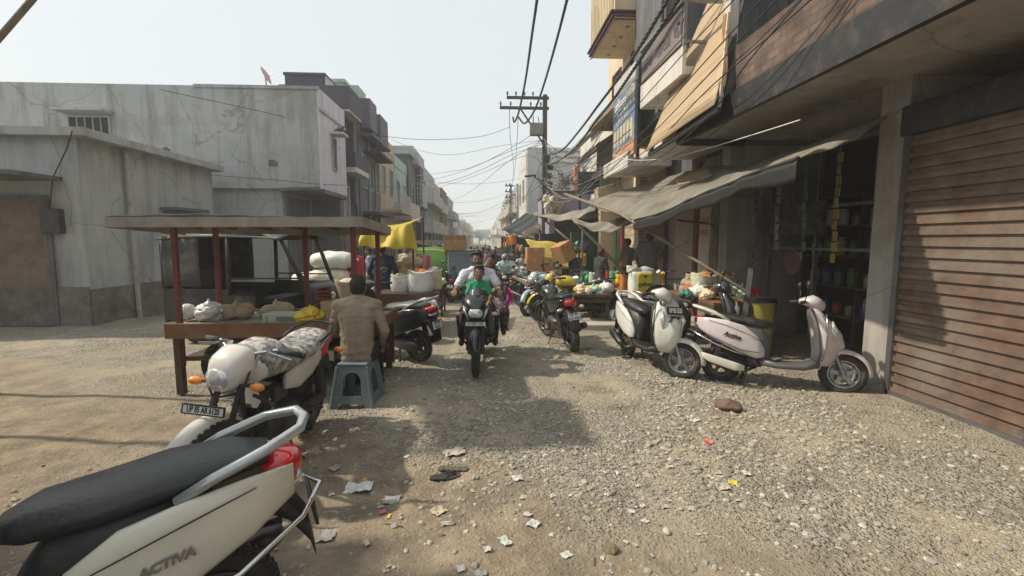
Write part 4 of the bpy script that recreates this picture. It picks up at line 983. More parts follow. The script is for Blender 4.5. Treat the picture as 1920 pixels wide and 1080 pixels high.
def along(secs, ax='x', n=16, pw=2.3):
    """loft; each section (t, c1, c2, h1, h2): along x -> y=c1 z=c2, along z -> x=c1 y=c2"""
    rs = []
    for s in secs:
        t_, c1, c2, h1, h2 = s[:5]; q = s[5] if len(s) > 5 else pw
        if ax == 'x': rs.append(ring((t_, c1, c2), (0, 1, 0), (0, 0, 1), h1, h2, n, q))
        elif ax == 'z': rs.append(ring((c1, c2, t_), (1, 0, 0), (0, 1, 0), h1, h2, n, q))
        else: rs.append(ring((c1, t_, c2), (1, 0, 0), (0, 0, 1), h1, h2, n, q))
    return rs
def fender(par, c, r, w, a0, a1, mat, name='fender', th=.006, steer=0, n=14):
    m = MB(); 
    def fn(u, v):
        a = a0 + (a1 - a0) * u; s = (v - .5) * 2; rr = r - abs(s) ** 2.4 * r * .16
        ww = w / 2 * (1 - .25 * abs(u - .45) ** 2 * 2)
        return Vector((math.cos(a) * rr, s * ww, math.sin(a) * rr))
    m.sheet(fn, n, 8, th); o = m.build(name, mat, par, smooth=True); o.location = c; o.rotation_euler = (0, 0, steer); return o
def mirror(par, p0, p1, sz=(.07, .045), mat=black_plastic, face=-1):
    m = MB(); p0 = Vector(p0); p1 = Vector(p1); m.tube([p0, p0.lerp(p1, .5) + Vector((0.01, 0, .02)), p1], .006, 6)
    m.ell(p1 + Vector((.0, 0, .02)), (.022, sz[0], sz[1]), 14, 8); o = m.build('mirror', mat, par, smooth=True)
    g = MB(); g.ell(p1 + Vector((face * .012, 0, .02)), (.013, sz[0] * .88, sz[1] * .85), 14, 8); g.build('glass', mirror_m, o, smooth=True); return o
def plate(par, c, w, h, txt, face, tilt=0, lines=None, mat=None, tm=None):
    """number plate; face = +1 forward, -1 rearward"""
    m = MB(); m.box((0, 0, 0), (.006, w, h)); o = m.build('number_plate', mat or plate_white, par, bevel=.003); o.location = c; o.rotation_euler = (0, tilt, 0)
    f = MB()
    for (y, z, a, b) in ((0, h / 2, w, .007), (0, -h / 2, w, .007), (w / 2, 0, .007, h), (-w / 2, 0, .007, h)): f.box((0, y, z), (.012, a, b))
    f.build('plate_frame', black_plastic, o)
    ls = lines or [txt]; sz = h / len(ls) * .95
    for i, s in enumerate(ls):
        lettering(s, sz, tm or ink, o, (face * .0045, 0, h * (.5 - (i + .5) / len(ls))), (0, face, 0), (0, 0, 1), ext=.001, bold=.001, sx=min(1, w * .9 / (len(s) * sz * .56)))
    return o
def indicators(par, xf, zf, xr, zr, lens=orange_lens, yf=.16, yr=.13):
    for (x, z, yy) in ((xf, zf, yf), (xr, zr, yr)):
        if x is None: continue
        for s in (-1, 1):
            m = MB(); m.cyl((x, s * (yy - .08), z), (x, s * yy, z), .008, n=6); o = m.build('indicator', black_plastic, par)
            g = MB(); g.ell((x, s * (yy + .035), z), (.03, .045, .026), 12, 8); g.build('lens', lens, o, smooth=True)

def motorcycle(label, loc, rz, body=black_paint, accent=alloy, sport=False, lean=0, steer=0, txt=None, cover=None, lens=orange_lens, detail=1, group=None, screen=False, mirrors=True, tail=red_lens, rtxt=None, name='motorcycle', round_lamp=False, lamp=clear_lens, crash=True, stand=True):
    t = thing(name, label, 'motorcycle', loc, rz, group, rx=lean)
    r = .298
    wheel(t, 'front_wheel', (.65, 0, r), r, .085, steer, rim=M('black_alloy', (.05, .05, .05), .4, .5, dirt=DUST, dscale=9, damt=.35), spokes=5, disc=True)
    wheel(t, 'rear_wheel', (-.63, 0, r), r, .11, 0, rim=M('black_alloy', (.05, .05, .05), .4, .5), spokes=5, disc=False)
    # fork, turned with the steering
    S = Matrix.Translation((.46, 0, 0)) @ Matrix.Rotation(steer, 4, 'Z') @ Matrix.Translation((-.46, 0, 0))
    m = MB()
    for s in (-1, 1):
        m.cyl((.65, s * .075, .28), (.58, s * .075, .50), .028, n=10); m.cyl((.58, s * .075, .50), (.46, s * .075, .93), .018, n=10)
    m.box((.49, 0, .82), (.06, .19, .04), ry=.28); m.box((.46, 0, .92), (.08, .18, .03), ry=.28); m.xf(S); m.build('fork', dark_metal, t, smooth=False, auto=40)
    f = fender(t, (.65, 0, r), r + .035, .13, R(10), R(168), body, 'front_fender'); f.location = S @ Vector((.65, 0, r)); f.rotation_euler = (0, 0, steer)
    # handlebar
    m = MB(); m.tube([(.33, .34, .98), (.38, .2, 1.0), (.44, .08, .965), (.44, -.08, .965), (.38, -.2, 1.0), (.33, -.34, .98)], .012, 8); m.xf(S); hb = m.build('handlebar', chrome if not sport else dark_metal, t, smooth=True)
    for s in (-1, 1):
        m = MB(); m.cyl((.375, s * .215, .998), (.325, s * .36, .978), .018, n=10); m.ell((.325, s * .36, .978), (.02, .015, .02), 8, 6); m.xf(S); m.build('grip', rubber, hb, smooth=True)
        m = MB(); m.tube([(.38, s * .17, 1.0), (.43, s * .2, .99), (.41, s * .34, .965)], .007, 6); m.box((.385, s * .16, .985), (.05, .06, .045)); m.xf(S); m.build('lever', chrome if not sport else dark_metal, hb)
        if mirrors and not sport: mm = mirror(t, S @ Vector((.39, s * .19, 1.0)), S @ Vector((.39, s * .31, 1.17)))
    if mirrors and sport:
        for s in (-1, 1): mirror(t, (.52, s * .12, .98), (.46, s * .27, 1.12), (.065, .04))
    m = MB(); m.tube([(.42, .1, .98), (.55, .14, .8), (.5, .08, .62)], .007, 5); m.tube([(.42, -.1, .98), (.56, -.13, .82), (.52, -.06, .6)], .007, 5); m.xf(S); m.build('cable', rubber, t)
    # head
    if sport:
        m = MB(); m.rings(along([(.34, 0, .86, .12, .12), (.42, 0, .85, .185, .16), (.52, 0, .83, .18, .155), (.60, 0, .80, .13, .13), (.66, 0, .77, .08, .085), (.685, 0, .76, .03, .04)], pw=2.6), True); fr = m.build('front_fairing', body, t, smooth=True)
        m = MB(); m.rings(along([(.565, 0, .79, .105, .075), (.63, 0, .785, .098, .07), (.672, 0, .775, .075, .056), (.695, 0, .77, .03, .03)], pw=2.8)); m.build('headlight', lamp, t, smooth=True)
        for s in (-1, 1): m = MB(); m.tube([(.56, s * .155, .86), (.63, s * .125, .79), (.665, s * .085, .70)], [.012, .02, .008], 8); m.build('lamp_trim', accent, fr, smooth=True)
        def sc(u, v):
            a = (v - .5) * 2; hw = .17 - .055 * u; return Vector((.62 - .17 * u - .12 * abs(a) ** 2 * (1 - .3 * u), a * hw, .845 + .22 * u - .02 * a * a * (1 + u)))
        m = MB(); m.sheet(sc, 8, 12, .005); m.build('windscreen', M('smoked_screen', (.045, .055, .07), .12, coat=.6, var=.05), t, smooth=True)
        for s in (-1, 1):
            m = MB(); m.rings(along([(.5, s * .13, .74, .03, .05), (.42, s * .165, .70, .035, .13), (.30, s * .165, .68, .035, .14), (.16, s * .13, .70, .03, .1)])); m.build('tank_shroud', body, t, smooth=True)
            m = MB(); m.tube([(.50, s * .165, .78), (.47, s * .20, .68), (.36, s * .19, .58)], [.012, .026, .01], 8); m.build('shroud_trim', accent, t, smooth=True)
    elif round_lamp:
        m = MB(); m.lathe([(.001, -.08), (.05, -.07), (.085, -.01), (.09, .03), (.075, .04)], (.53, 0, .86), (1, 0, -.1), 20); m.xf(S); m.build('headlight_shell', body, t, smooth=True)
        m = MB(); m.lathe([(.078, .035), (.06, .055), (.001, .062)], (.53, 0, .86), (1, 0, -.1), 20); m.xf(S); m.build('headlight', lamp, t, smooth=True)
    else:
        m = MB(); m.rings(along([(.40, 0, .92, .10, .09), (.48, 0, .90, .13, .12), (.56, 0, .87, .115, .11), (.61, 0, .84, .07, .075)], pw=2.6)); m.xf(S); m.build('head_cowl', body, t, smooth=True)
        m = MB(); m.rings(along([(.57, 0, .855, .085, .065), (.615, 0, .84, .075, .055), (.635, 0, .835, .03, .025)], pw=2.8)); m.xf(S); m.build('headlight', lamp, t, smooth=True)
    if screen:
        m = MB(); m.sheet(lambda u, v: Vector((.52 - .09 * u - .06 * (2 * v - 1) ** 2, (2 * v - 1) * (.11 - .03 * u), .97 + .13 * u)), 5, 8, .005); m.build('windscreen', dark_glass, t, smooth=True)
    # tank, seat, tail
    m = MB(); m.rings(along([(.40, 0, .80, .05, .04), (.36, 0, .83, .12, .09), (.22, 0, .85, .145, .11), (.08, 0, .84, .13, .10), (-.02, 0, .80, .09, .07), (-.06, 0, .78, .05, .03)])); tk = m.build('fuel_tank', body, t, smooth=True)
    m = MB(); m.lathe([(.001, .0), (.03, 0), (.033, -.015), (.001, -.02)], (.16, 0, .965), (0, 0, 1), 14); m.build('fuel_cap', chrome, tk)
    m = MB(); m.rings(along([(.02, 0, .79, .08, .03), (-.1, 0, .785, .12, .035), (-.3, 0, .795, .14, .04), (-.45, 0, .83, .13, .04), (-.65, 0, .85, .115, .035), (-.74, 0, .86, .07, .02)], pw=3)); m.build('seat', seat_vinyl, t, smooth=True)
    if cover: cover(t)
    for s in (-1, 1):
        m = MB(); m.rings(along([(.02, s * .10, .66, .02, .06), (-.15, s * .12, .66, .025, .10), (-.35, s * .13, .69, .022, .085), (-.55, s * .12, .75, .022, .06), (-.78, s * .075, .80, .018, .035)])); m.build('side_panel', body, t, smooth=True)
    m = MB(); m.rings(along([(-.55, 0, .77, .10, .05), (-.72, 0, .80, .085, .05), (-.84, 0, .81, .05, .03)])); m.build('tail_cowl', body, t, smooth=True)
    m = MB(); m.rings(along([(-.78, 0, .775, .085, .05), (-.85, 0, .78, .085, .05), (-.875, 0, .785, .06, .035)], pw=3)); m.build('tail_light', tail, t, smooth=True)
    m = MB(); m.tube([(-.42, .15, .86), (-.62, .16, .90), (-.80, .1, .93), (-.82, 0, .935), (-.80, -.1, .93), (-.62, -.16, .90), (-.42, -.15, .86)], .012, 8); m.build('grab_rail', dark_metal, t, smooth=True)
    fender(t, (-.63, 0, r), r + .05, .15, R(20), R(165), black_plastic, 'rear_fender')
    m = MB(); m.rings(along([(-.72, 0, .66, .07, .05), (-.84, 0, .60, .075, .07), (-.93, 0, .48, .07, .05), (-.96, 0, .40, .065, .03)], pw=3)); m.build('mudguard', black_plastic, t, smooth=True)
    if txt: plate(t, (S @ Vector((.69, 0, .675))) if not sport else (.70, 0, .66), .24, .052, txt, 1, R(-8))
    elif not rtxt: plate(t, (.66, 0, .68), .22, .05, 'UP 85', 1)
    plate(t, (-.93, 0, .60), .19, .11, '', -1, R(14), lines=rtxt or ['UP', '85 K'])
    indicators(t, .56, .76 if sport else .80, -.82, .70, lens, .19 if sport else .15, .13)
    # frame and engine
    m = MB(); m.tube([(.44, 0, .88), (.38, 0, .60), (.30, 0, .35), (.05, 0, .27), (-.25, 0, .30), (-.28, 0, .62), (.40, 0, .78)], .022, 8)
    for s in (-1, 1): m.bar((-.28, s * .09, .36), (-.63, s * .09, r), .025, .045); m.tube([(-.28, s * .1, .70), (-.62, s * .11, .76)], .014, 6); m.cyl((-.45, s * .12, .72), (-.6, s * .12, .36), .026, n=8); m.lathe([(.034 + .006 * (k % 2), k * .022) for k in range(12)], (-.585, s * .12, .40), (.4, 0, 1), 10)
    m.build('frame', dark_metal, t, auto=40)
    m = MB(); m.rings(along([(-.24, 0, .36, .08, .08), (-.18, 0, .36, .13, .10), (.08, 0, .36, .135, .11), (.2, 0, .37, .09, .08)], pw=3.5))
    for k in range(7): m.box((.20 + k * .014, 0, .46 + k * .026), (.16, .17, .009), ry=.5)
    m.cyl((.17, 0, .42), (.27, 0, .62), .06, n=12); m.cyl((0, .135, .36), (0, .16, .36), .075, n=18); m.cyl((-.02, -.135, .36), (-.02, -.16, .36), .085, n=18); m.box((.0, 0, .58), (.2, .14, .12))
    m.build('engine', engine_m, t, auto=35)
    m = MB(); m.tube([(.30, -.03, .50), (.36, -.08, .42), (.30, -.13, .26), (.0, -.15, .22), (-.25, -.16, .26)], .02, 8); m.tube([(-.25, -.16, .26), (-.35, -.17, .29), (-.82, -.17, .42), (-.86, -.17, .43)], [.025, .045, .05, .03], 12); m.build('exhaust', M('exhaust_black', (.06, .055, .05), .4, .7, dirt=DUST, damt=.3), t, smooth=True)
    m = MB(); m.box((-.43, .125, .34), (.5, .03, .09)); m.build('chain_cover', black_plastic, t, bevel=.01)
    for (x, z, w_) in ((-.02, .28, .27), (-.36, .34, .24)):
        for s in (-1, 1): m = MB(); m.cyl((x, s * .1, z), (x, s * w_, z), .013, n=8); m.build('footrest', rubber, t)
    if crash:
        m = MB()
        for s in (-1, 1): m.tube([(.34, s * .05, .66), (.36, s * .2, .62), (.36, s * .235, .45), (.30, s * .12, .31)], .012, 7)
        m.build('crash_guard', dark_metal, t, smooth=True)
    if not stand: return t
    m = MB(); m.tube([(-.08, .08, .26), (-.06, .16, .12), (-.10, .25, .01)], .011, 6); m.box((-.1, .26, .008), (.04, .05, .012)); m.build('side_stand', dark_metal, t)
    return t

def scooter(label, loc, rz, body=white_paint, lower=black_plastic, lean=0, steer=0, kind='v', group=None, txt=None, rtxt=None, name='scooter', rail=alloy, side_txt=None, seatm=seat_vinyl, rimm=alloy, ptxt=None, exh_cover=None, mirrors=True, guard=False, rear_tilt=1.0, front_txt=None, sstripe=None, foot_lamps=False, sc=1.0):
    t = thing(name, label, 'scooter', loc, rz, group, rx=lean, sc=sc)
    r = .225; fx = .60; rxx = -.62; r2 = .215
    S = Matrix.Translation((.40, 0, 0)) @ Matrix.Rotation(steer, 4, 'Z') @ Matrix.Translation((-.40, 0, 0))
    fc = S @ Vector((fx, 0, r))
    wheel(t, 'front_wheel', fc, r, .09, steer, rim=rimm, spokes=5)
    wheel(t, 'rear_wheel', (rxx, 0, r2), r2, .09, 0, rim=M('steel_rim', (.12, .1, .08), .6, .4, dirt=DUST, damt=.4), spokes=5, disc=False)
    m = MB()
    for s in (-1, 1): m.cyl((fx, s * .068, r), (fx - .1, s * .068, .46), .019, n=10); m.cyl((fx - .02, s * .068, r + .05), (fx, s * .068, r - .02), .027, n=10)
    m.xf(S); m.build('fork', alloy, t, auto=40)
    f = fender(t, fc, r + .045, .15, R(-2), R(172), body, 'front_fender', steer=steer); 
    # leg shield with its pointed nose
    m = MB(); m.rings(along([(.30, .38, 0, .05, .09), (.40, .40, 0, .075, .15), (.52, .405, 0, .09, .185), (.66, .385, 0, .095, .20), (.78, .355, 0, .08, .185), (.88, .325, 0, .06, .14), (.94, .30, 0, .045, .09)], 'z', 20, 2.4))
    # push the front centre into a keel
    m.v = [(x + (max(0, x - .38) * 1.0 * max(0, 1 - abs(y) / .17) if x > .36 else 0), y, z) for x, y, z in m.v]
    ap_ = m.build('front_apron', body, t, smooth=True)
    m = MB(); m.rings(along([(.30, .335, 0, .03, .11), (.45, .345, 0, .03, .19), (.66, .325, 0, .03, .205), (.82, .29, 0, .03, .185), (.92, .265, 0, .03, .10)], 'z', 20, 3)); m.build('inner_leg_shield', lower, t, smooth=True)
    for s in (-1, 1):
        m = MB(); m.tube([(.462, s * .12, .80), (.485, s * .135, .70), (.49, s * .125, .60)], [.008, .035, .012], 10); m.build('indicator', clear_lens, ap_, smooth=True)
        m = MB(); m.tube([(.39, s * .19, .88), (.405, s * .205, .70), (.40, s * .195, .5), (.37, s * .16, .36)], .008, 6); m.build('apron_trim', chrome if guard else lower, ap_, smooth=True)
    if kind == 'v':
        m = MB(); m.rings(along([(.50, 0, .64, .09, .085), (.53, 0, .635, .05, .05)], pw=2.2)); m.v = [(x + .015, y, z) for x, y, z in m.v]; m.build('headlight', M('smoked_lens', (.12, .12, .12), .08, coat=.8), t, smooth=True)
    # handlebar cowl
    m = MB(); m.rings(along([(.16, 0, 1.0, .05, .03), (.22, 0, 1.005, .12, .05), (.29, 0, .995, .135, .085), (.36, 0, .97, .10, .075), (.40, 0, .95, .04, .04)], pw=2.2)); m.xf(S); hc = m.build('handlebar_cowl', body, t, smooth=True)
    if kind != 'v':
        m = MB(); m.rings(along([(.335, 0, .985, .085, .055), (.395, 0, .965, .07, .045), (.41, 0, .96, .03, .02)], pw=2.6)); m.xf(S); m.build('headlight', clear_lens, hc, smooth=True)
    for s in (-1, 1):
        m = MB(); m.cyl((.21, s * .10, 1.0), (.13, s * .33, .99), .014, n=8); m.xf(S); hb = m.build('handlebar', dark_metal, t)
        m = MB(); m.cyl((.175, s * .2, .996), (.125, s * .345, .99), .019, n=10); m.xf(S); m.build('grip', rubber, hb, smooth=True)
        m = MB(); m.tube([(.21, s * .17, .985), (.235, s * .22, .985), (.20, s * .34, .97)], .006, 6); m.xf(S); m.build('lever', chrome, hb)
        if mirrors: mirror(t, S @ Vector((.19, s * .16, 1.01)), S @ Vector((.20, s * .27, 1.17)))
    # floor, centre body
    m = MB(); m.rings(along([(.36, 0, .32, .12, .05), (.22, 0, .27, .17, .035), (-.05, 0, .265, .18, .035), (-.22, 0, .30, .15, .05)], pw=4)); m.build('floorboard', lower, t, smooth=True)
    m = MB(); m.rings(along([(-.12, 0, .42, .10, .14), (-.22, 0, .50, .14, .21), (-.40, 0, .56, .155, .18), (-.62, 0, .64, .14, .12)], pw=3)); m.build('under_seat_body', lower, t, smooth=True)
    for s in (-1, 1):
        m = MB(); q = rear_tilt
        secs = [(-.18, .145, .40, .02, .05), (-.26, .165, .46, .03, .13), (-.40, .185, .535, .035, .165), (-.58, .185, .60, .035, .15), (-.76, .15, .655, .03, .11), (-.90, .10, .70, .02, .06)]
        m.rings(along([(a, s * b_, c_ , d, e) for a, b_, c_, d, e in secs], 'x', 18, 2.3)); sp = m.build('side_panel', body, t, smooth=True)
        m = MB(); m.tube([(-.20, s * .172, .52), (-.34, s * .222, .60), (-.55, s * .226, .68), (-.78, s * .183, .74)], .0028, 4); m.build('panel_seam', rubber, sp)
        if sstripe: 
            m = MB(); m.tube([(-.22, s * .185, .40), (-.42, s * .222, .42), (-.62, s * .222, .50), (-.82, s * .165, .60)], [.002, .007, .007, .002], 6); m.build('side_stripe', sstripe, sp, smooth=True)
        if side_txt:
            tx, sz, mt_ = side_txt; a = R(14)
            lettering(tx, sz, mt_, sp, (-.52, s * .226, .575), (s * -math.cos(a) if s > 0 else math.cos(a), 0, math.sin(a) * (1 if s > 0 else -1)), (0, 0, 1), shear=.3, bold=.002, ext=.003)
    m = MB(); m.rings(along([(-.08, 0, .70, .07, .03), (-.16, 0, .715, .125, .05), (-.35, 0, .735, .15, .055), (-.50, 0, .765, .15, .055), (-.70, 0, .785, .13, .045), (-.82, 0, .785, .08, .025)], pw=2.8)); m.build('seat', seatm, t, smooth=True)
    m = MB(); m.tube([(-.55, .165, .74), (-.66, .17, .80), (-.82, .155, .86), (-.93, .09, .89), (-.95, 0, .895), (-.93, -.09, .89), (-.82, -.155, .86), (-.66, -.17, .80), (-.55, -.165, .74)], .019, 10); m.build('grab_rail', rail, t, smooth=True)
    m = MB(); m.rings(along([(-.80, 0, .73, .10, .05), (-.90, 0, .73, .09, .045), (-.935, 0, .73, .05, .03)], pw=2.6)); m.build('tail_light', red_lens, t, smooth=True)
    m = MB(); m.rings(along([(-.82, 0, .675, .10, .024), (-.905, 0, .672, .088, .022), (-.935, 0, .672, .05, .012)], pw=2.6)); m.build('rear_clear_lens', clear_lens, t, smooth=True)
    for s in (-1, 1): m = MB(); m.ell((-.86, s * .10, .70), (.05, .022, .022), 10, 8); m.build('rear_indicator', M('dull_orange_lens', (.45, .14, .03), .2), t, smooth=True)
    m = MB(); m.rings(along([(-.78, 0, .62, .08, .05), (-.88, 0, .56, .085, .06), (-.95, 0, .44, .08, .05), (-.97, 0, .34, .07, .02)], pw=3)); m.build('rear_mudguard', black_plastic, t, smooth=True)
    plate(t, (-.965, 0, .54), .20, .11, '', -1, R(12), lines=rtxt or ['UP 85', '4127'])
    if txt: p_ = plate(t, (.52, 0, .82), .22, .085, txt, 1, R(-22), mat=M('plate_black', (.03, .03, .03), .5) if ptxt else None, tm=plate_white if ptxt else None)
    if front_txt: lettering(front_txt, .05, ink, ap_, (.523, 0, .735), (0, 1, 0), (.25, 0, 1), bold=.002, ext=.004)
    # engine, exhaust, stand
    m = MB(); m.rings(along([(-.30, .10, .27, .06, .07), (-.45, .12, .26, .055, .085), (-.66, .12, .24, .05, .08), (-.72, .12, .23, .03, .05)], pw=3)); m.cyl((-.35, -.02, .28), (-.2, -.02, .30), .08, n=12); m.build('engine', engine_m, t, smooth=True)
    m = MB(); m.tube([(-.25, -.06, .22), (-.38, -.14, .17), (-.50, -.16, .19)], .018, 8); m.tube([(-.45, -.16, .19), (-.52, -.165, .21), (-.80, -.17, .30), (-.86, -.17, .325)], [.03, .05, .055, .03], 12); ex = m.build('exhaust', M('exhaust_black', (.06, .055, .05), .4, .7), t, smooth=True)
    if exh_cover: m = MB(); m.rings(along([(-.38, -.215, .215, .006, .03), (-.48, -.225, .225, .012, .05), (-.76, -.23, .30, .012, .045), (-.86, -.22, .34, .005, .02)])); m.build('heat_shield', exh_cover, ex, smooth=True)
    m = MB()
    for s in (-1, 1): m.cyl((-.34, s * .06, .2), (-.40, s * .15, .015), .013, n=7)
    m.cyl((-.41, -.17, .015), (-.41, .17, .015), .011, n=7); m.build('centre_stand', dark_metal, t)
    m = MB(); m.box((-.66, -.11, .40), (.05, .05, .34), ry=.2); m.build('shock_absorber', dark_metal, t)
    if foot_lamps:
        for s in (-1, 1):
            m = MB(); m.lathe([(.001, -.03), (.03, -.025), (.036, 0), (.036, .015)], (.47, s * .15, .90), (1, 0, 0), 18); L_ = m.build('spot_lamp', black_plastic, t, smooth=True)
            m = MB(); m.lathe([(.03, .012), (.02, .022), (.001, .024)], (.47, s * .15, .90), (1, 0, 0), 18); m.build('lens', M('spot_lens', (.45, .47, .4), .1, .3, coat=1), L_, smooth=True)
    if guard:
        m = MB(); m.tube([(-.36, -.2, .36), (-.5, -.26, .40), (-.72, -.25, .48), (-.92, -.17, .58), (-1.0, 0, .60), (-.92, .17, .58), (-.72, .25, .48), (-.5, .26, .40), (-.36, .2, .36)], .010, 8); m.build('body_guard', chrome, t, smooth=True)
    return t

GZ = lambda x, y: gh(x, y) - .004
def heading(dx, dy): return math.atan2(dy, dx)

# white scooter facing the camera at the right
scooter('white step through scooter facing us with round spot lamps and a black front number plate', (2.12, 5.84, GZ(2.1, 5.8)), heading(.14, -1), white_paint, black_plastic, lean=-R(5), steer=R(50), kind='v', txt='UP 85 5323', ptxt=True, front_txt='जय मा', foot_lamps=True, rail=white_paint, mirrors=False, sc=1.0)
pinkw = M('pinkish_white_paint', (.60, .54, .545), .38, coat=.3, var=.05, dirt=(.34, .27, .24), dscale=4, damt=.45)
scooter('dusty pinkish scooter turned to the right with a dark seat and chrome body guard', (3.36, 4.98, GZ(3, 5.1)), heading(1, -.5), pinkw, greyw if False else M('grey_plastic', (.10, .10, .105), .5, dirt=DUST, damt=.3), lean=-R(6), kind='h', side_txt=('Activa', .075, ink), rail=ivory_paint, guard=True, exh_cover=ivory_paint, sstripe=M('violet_stripe', (.14, .11, .2), .4), rtxt=['UP 85', 'BD 7391'])
scooter('charcoal scooter parked behind the pinkish one, its tall grey front shield to the right', (3.12, 6.5, GZ(2.7, 6.6)), heading(.9, -.42), M('charcoal_paint', (.07, .075, .08), .3, coat=.4, dirt=DUST, damt=.35), lean=-R(5), kind='h', rail=alloy, sstripe=white_paint, steer=R(15))
# left foreground scooter, rear toward the road
scooter('ivory scooter nearest the camera with a silver grab rail, its tail toward the road', (-1.69, 1.52, GZ(-1.6, 1.8)), heading(-.88, -.42), ivory_paint, black_plastic, lean=R(-3), kind='h', side_txt=('ACTIVA', .044, chrome), rail=M('silver_paint', (.42, .45, .46), .3, .5, coat=.3, dirt=DUST, damt=.2), guard=True, exh_cover=black_plastic, rtxt=['UP 85', 'AX 2046'], sc=1.06)
# black scooter at the stall
scooter('black scooter behind the seated man with a grey seat and silver grab rail', (-1.42, 6.55, GZ(-1.2, 6.6)), heading(-.85, .55), M('dull_black_paint', (.022, .024, .026), .3, coat=.3, dirt=DUST, damt=.35), lean=R(-4), kind='h', seatm=M('grey_green_seat', (.11, .135, .135), .4, bump=.1, bscale=50, dirt=DUST, damt=.3), rail=M('silver_paint', (.42, .45, .46), .3, .5, coat=.3))

# sport bike ridden toward us
HERO = Vector((-.10, 6.15, 0))
motorcycle('black faired motorcycle ridden toward us by the bearded man', (HERO.x, HERO.y, GZ(0, 6)), heading(-.03, -1), black_paint, M('silver_trim', (.4, .4, .42), .35, .6), sport=True, txt='UP 85BT 4582', lens=M('pale_pink_lens', (.6, .35, .3), .2, coat=.5), lamp=clear_lens, mirrors=False, stand=False)
# parked bike seen from behind
motorcycle('dark parked motorcycle seen from behind with a large red tail light and white plate', (1.20, 7.35, GZ(1.2, 7.3)), heading(-.16, 1), M('green_black_paint', (.02, .028, .026), .25, coat=.4, dirt=DUST, damt=.3), alloy, lean=R(-9), rtxt=['UP 85', 'AQ 3962'], lens=M('pale_pink_lens', (.6, .35, .3), .2), steer=R(14))
def seat_cover(t):
    m = MB(); m.rings(along([(.36, 0, .86, .10, .10), (.30, 0, .87, .15, .125), (.15, 0, .865, .165, .135), (.0, 0, .82, .15, .10), (-.15, 0, .80, .155, .07), (-.35, 0, .81, .16, .065), (-.5, 0, .845, .15, .06), (-.66, 0, .865, .12, .045)], pw=2.6))
    c = M('patterned_cover', (.55, .53, .5), .8, var=.05, dirt=(.10, .10, .10), dscale=22, damt=.9)
    m.build('seat_cover', c, t, smooth=True)
redw = M('white_red_paint', (.62, .60, .56), .3, coat=.4, var=.04, dirt=(.33, .28, .2), damt=.3)
t = motorcycle('white motorcycle with red stripes and a grey patterned seat cover beside the stool', (-1.62, 3.36, GZ(-1.4, 3.4)), heading(-.06, -1), redw, M('red_trim', (.5, .02, .04), .3, coat=.4), lean=R(-7), cover=seat_cover, lens=orange_lens, steer=R(-12), txt='UP 85 AR 6120', mirrors=False)
for s in (-1, 1): m = MB(); m.rings(along([(-.48, s * .142, .74, .006, .045), (-.62, s * .137, .765, .006, .045), (-.76, s * .092, .79, .006, .03)])); m.build('red_stripe', M('red_trim', (.5, .02, .04), .3), t, smooth=True)

motorcycle('black motorcycle with a cream headlight carrying two riders toward us', (.66, 15.9, 0), heading(-.04, -1), black_paint, alloy, round_lamp=False, txt='UP 85', lamp=M('cream_lamp', (.75, .68, .42), .2, coat=.5), lens=clear_lens)
scooter('pale grey scooter coming toward us behind the two rider motorcycle', (1.5, 18.6, 0), heading(-.05, -1), M('grey_blue_paint', (.36, .40, .42), .35, dirt=DUST, damt=.3), kind='h')
motorcycle('yellow tanked motorcycle parked beside the snack table', (1.78, 9.15, GZ(1.7, 9)), heading(-.9, .25), M('yellow_paint', (.55, .42, .03), .3, coat=.4, dirt=DUST, damt=.3), alloy, lean=R(6))
motorcycle('blue and white motorcycle with its front wheel turned beside the carton tricycle', (1.55, 10.6, GZ(1.2, 10)), heading(-1, -.55), M('blue_white_paint', (.45, .55, .58), .3, coat=.4, dirt=(.03, .2, .4), dscale=5, damt=.6), alloy, lean=R(5), steer=R(18))
motorcycle('silver grey motorcycle standing behind the dark one, helmet on its mirror', (1.42, 11.9, 0), heading(.8, -.8), M('grey_paint', (.18, .19, .2), .3, coat=.3, dirt=DUST), alloy, lean=R(5))
scooter('grey scooter parked among the market sacks on the left', (-1.3, 10.9, 0), heading(.3, 1), M('grey_paint', (.18, .19, .2), .3), kind='h')
motorcycle('black motorcycle parked beyond the sack cart on the left', (-1.0, 15.6, 0), heading(.2, 1), black_paint, alloy, lean=R(6))

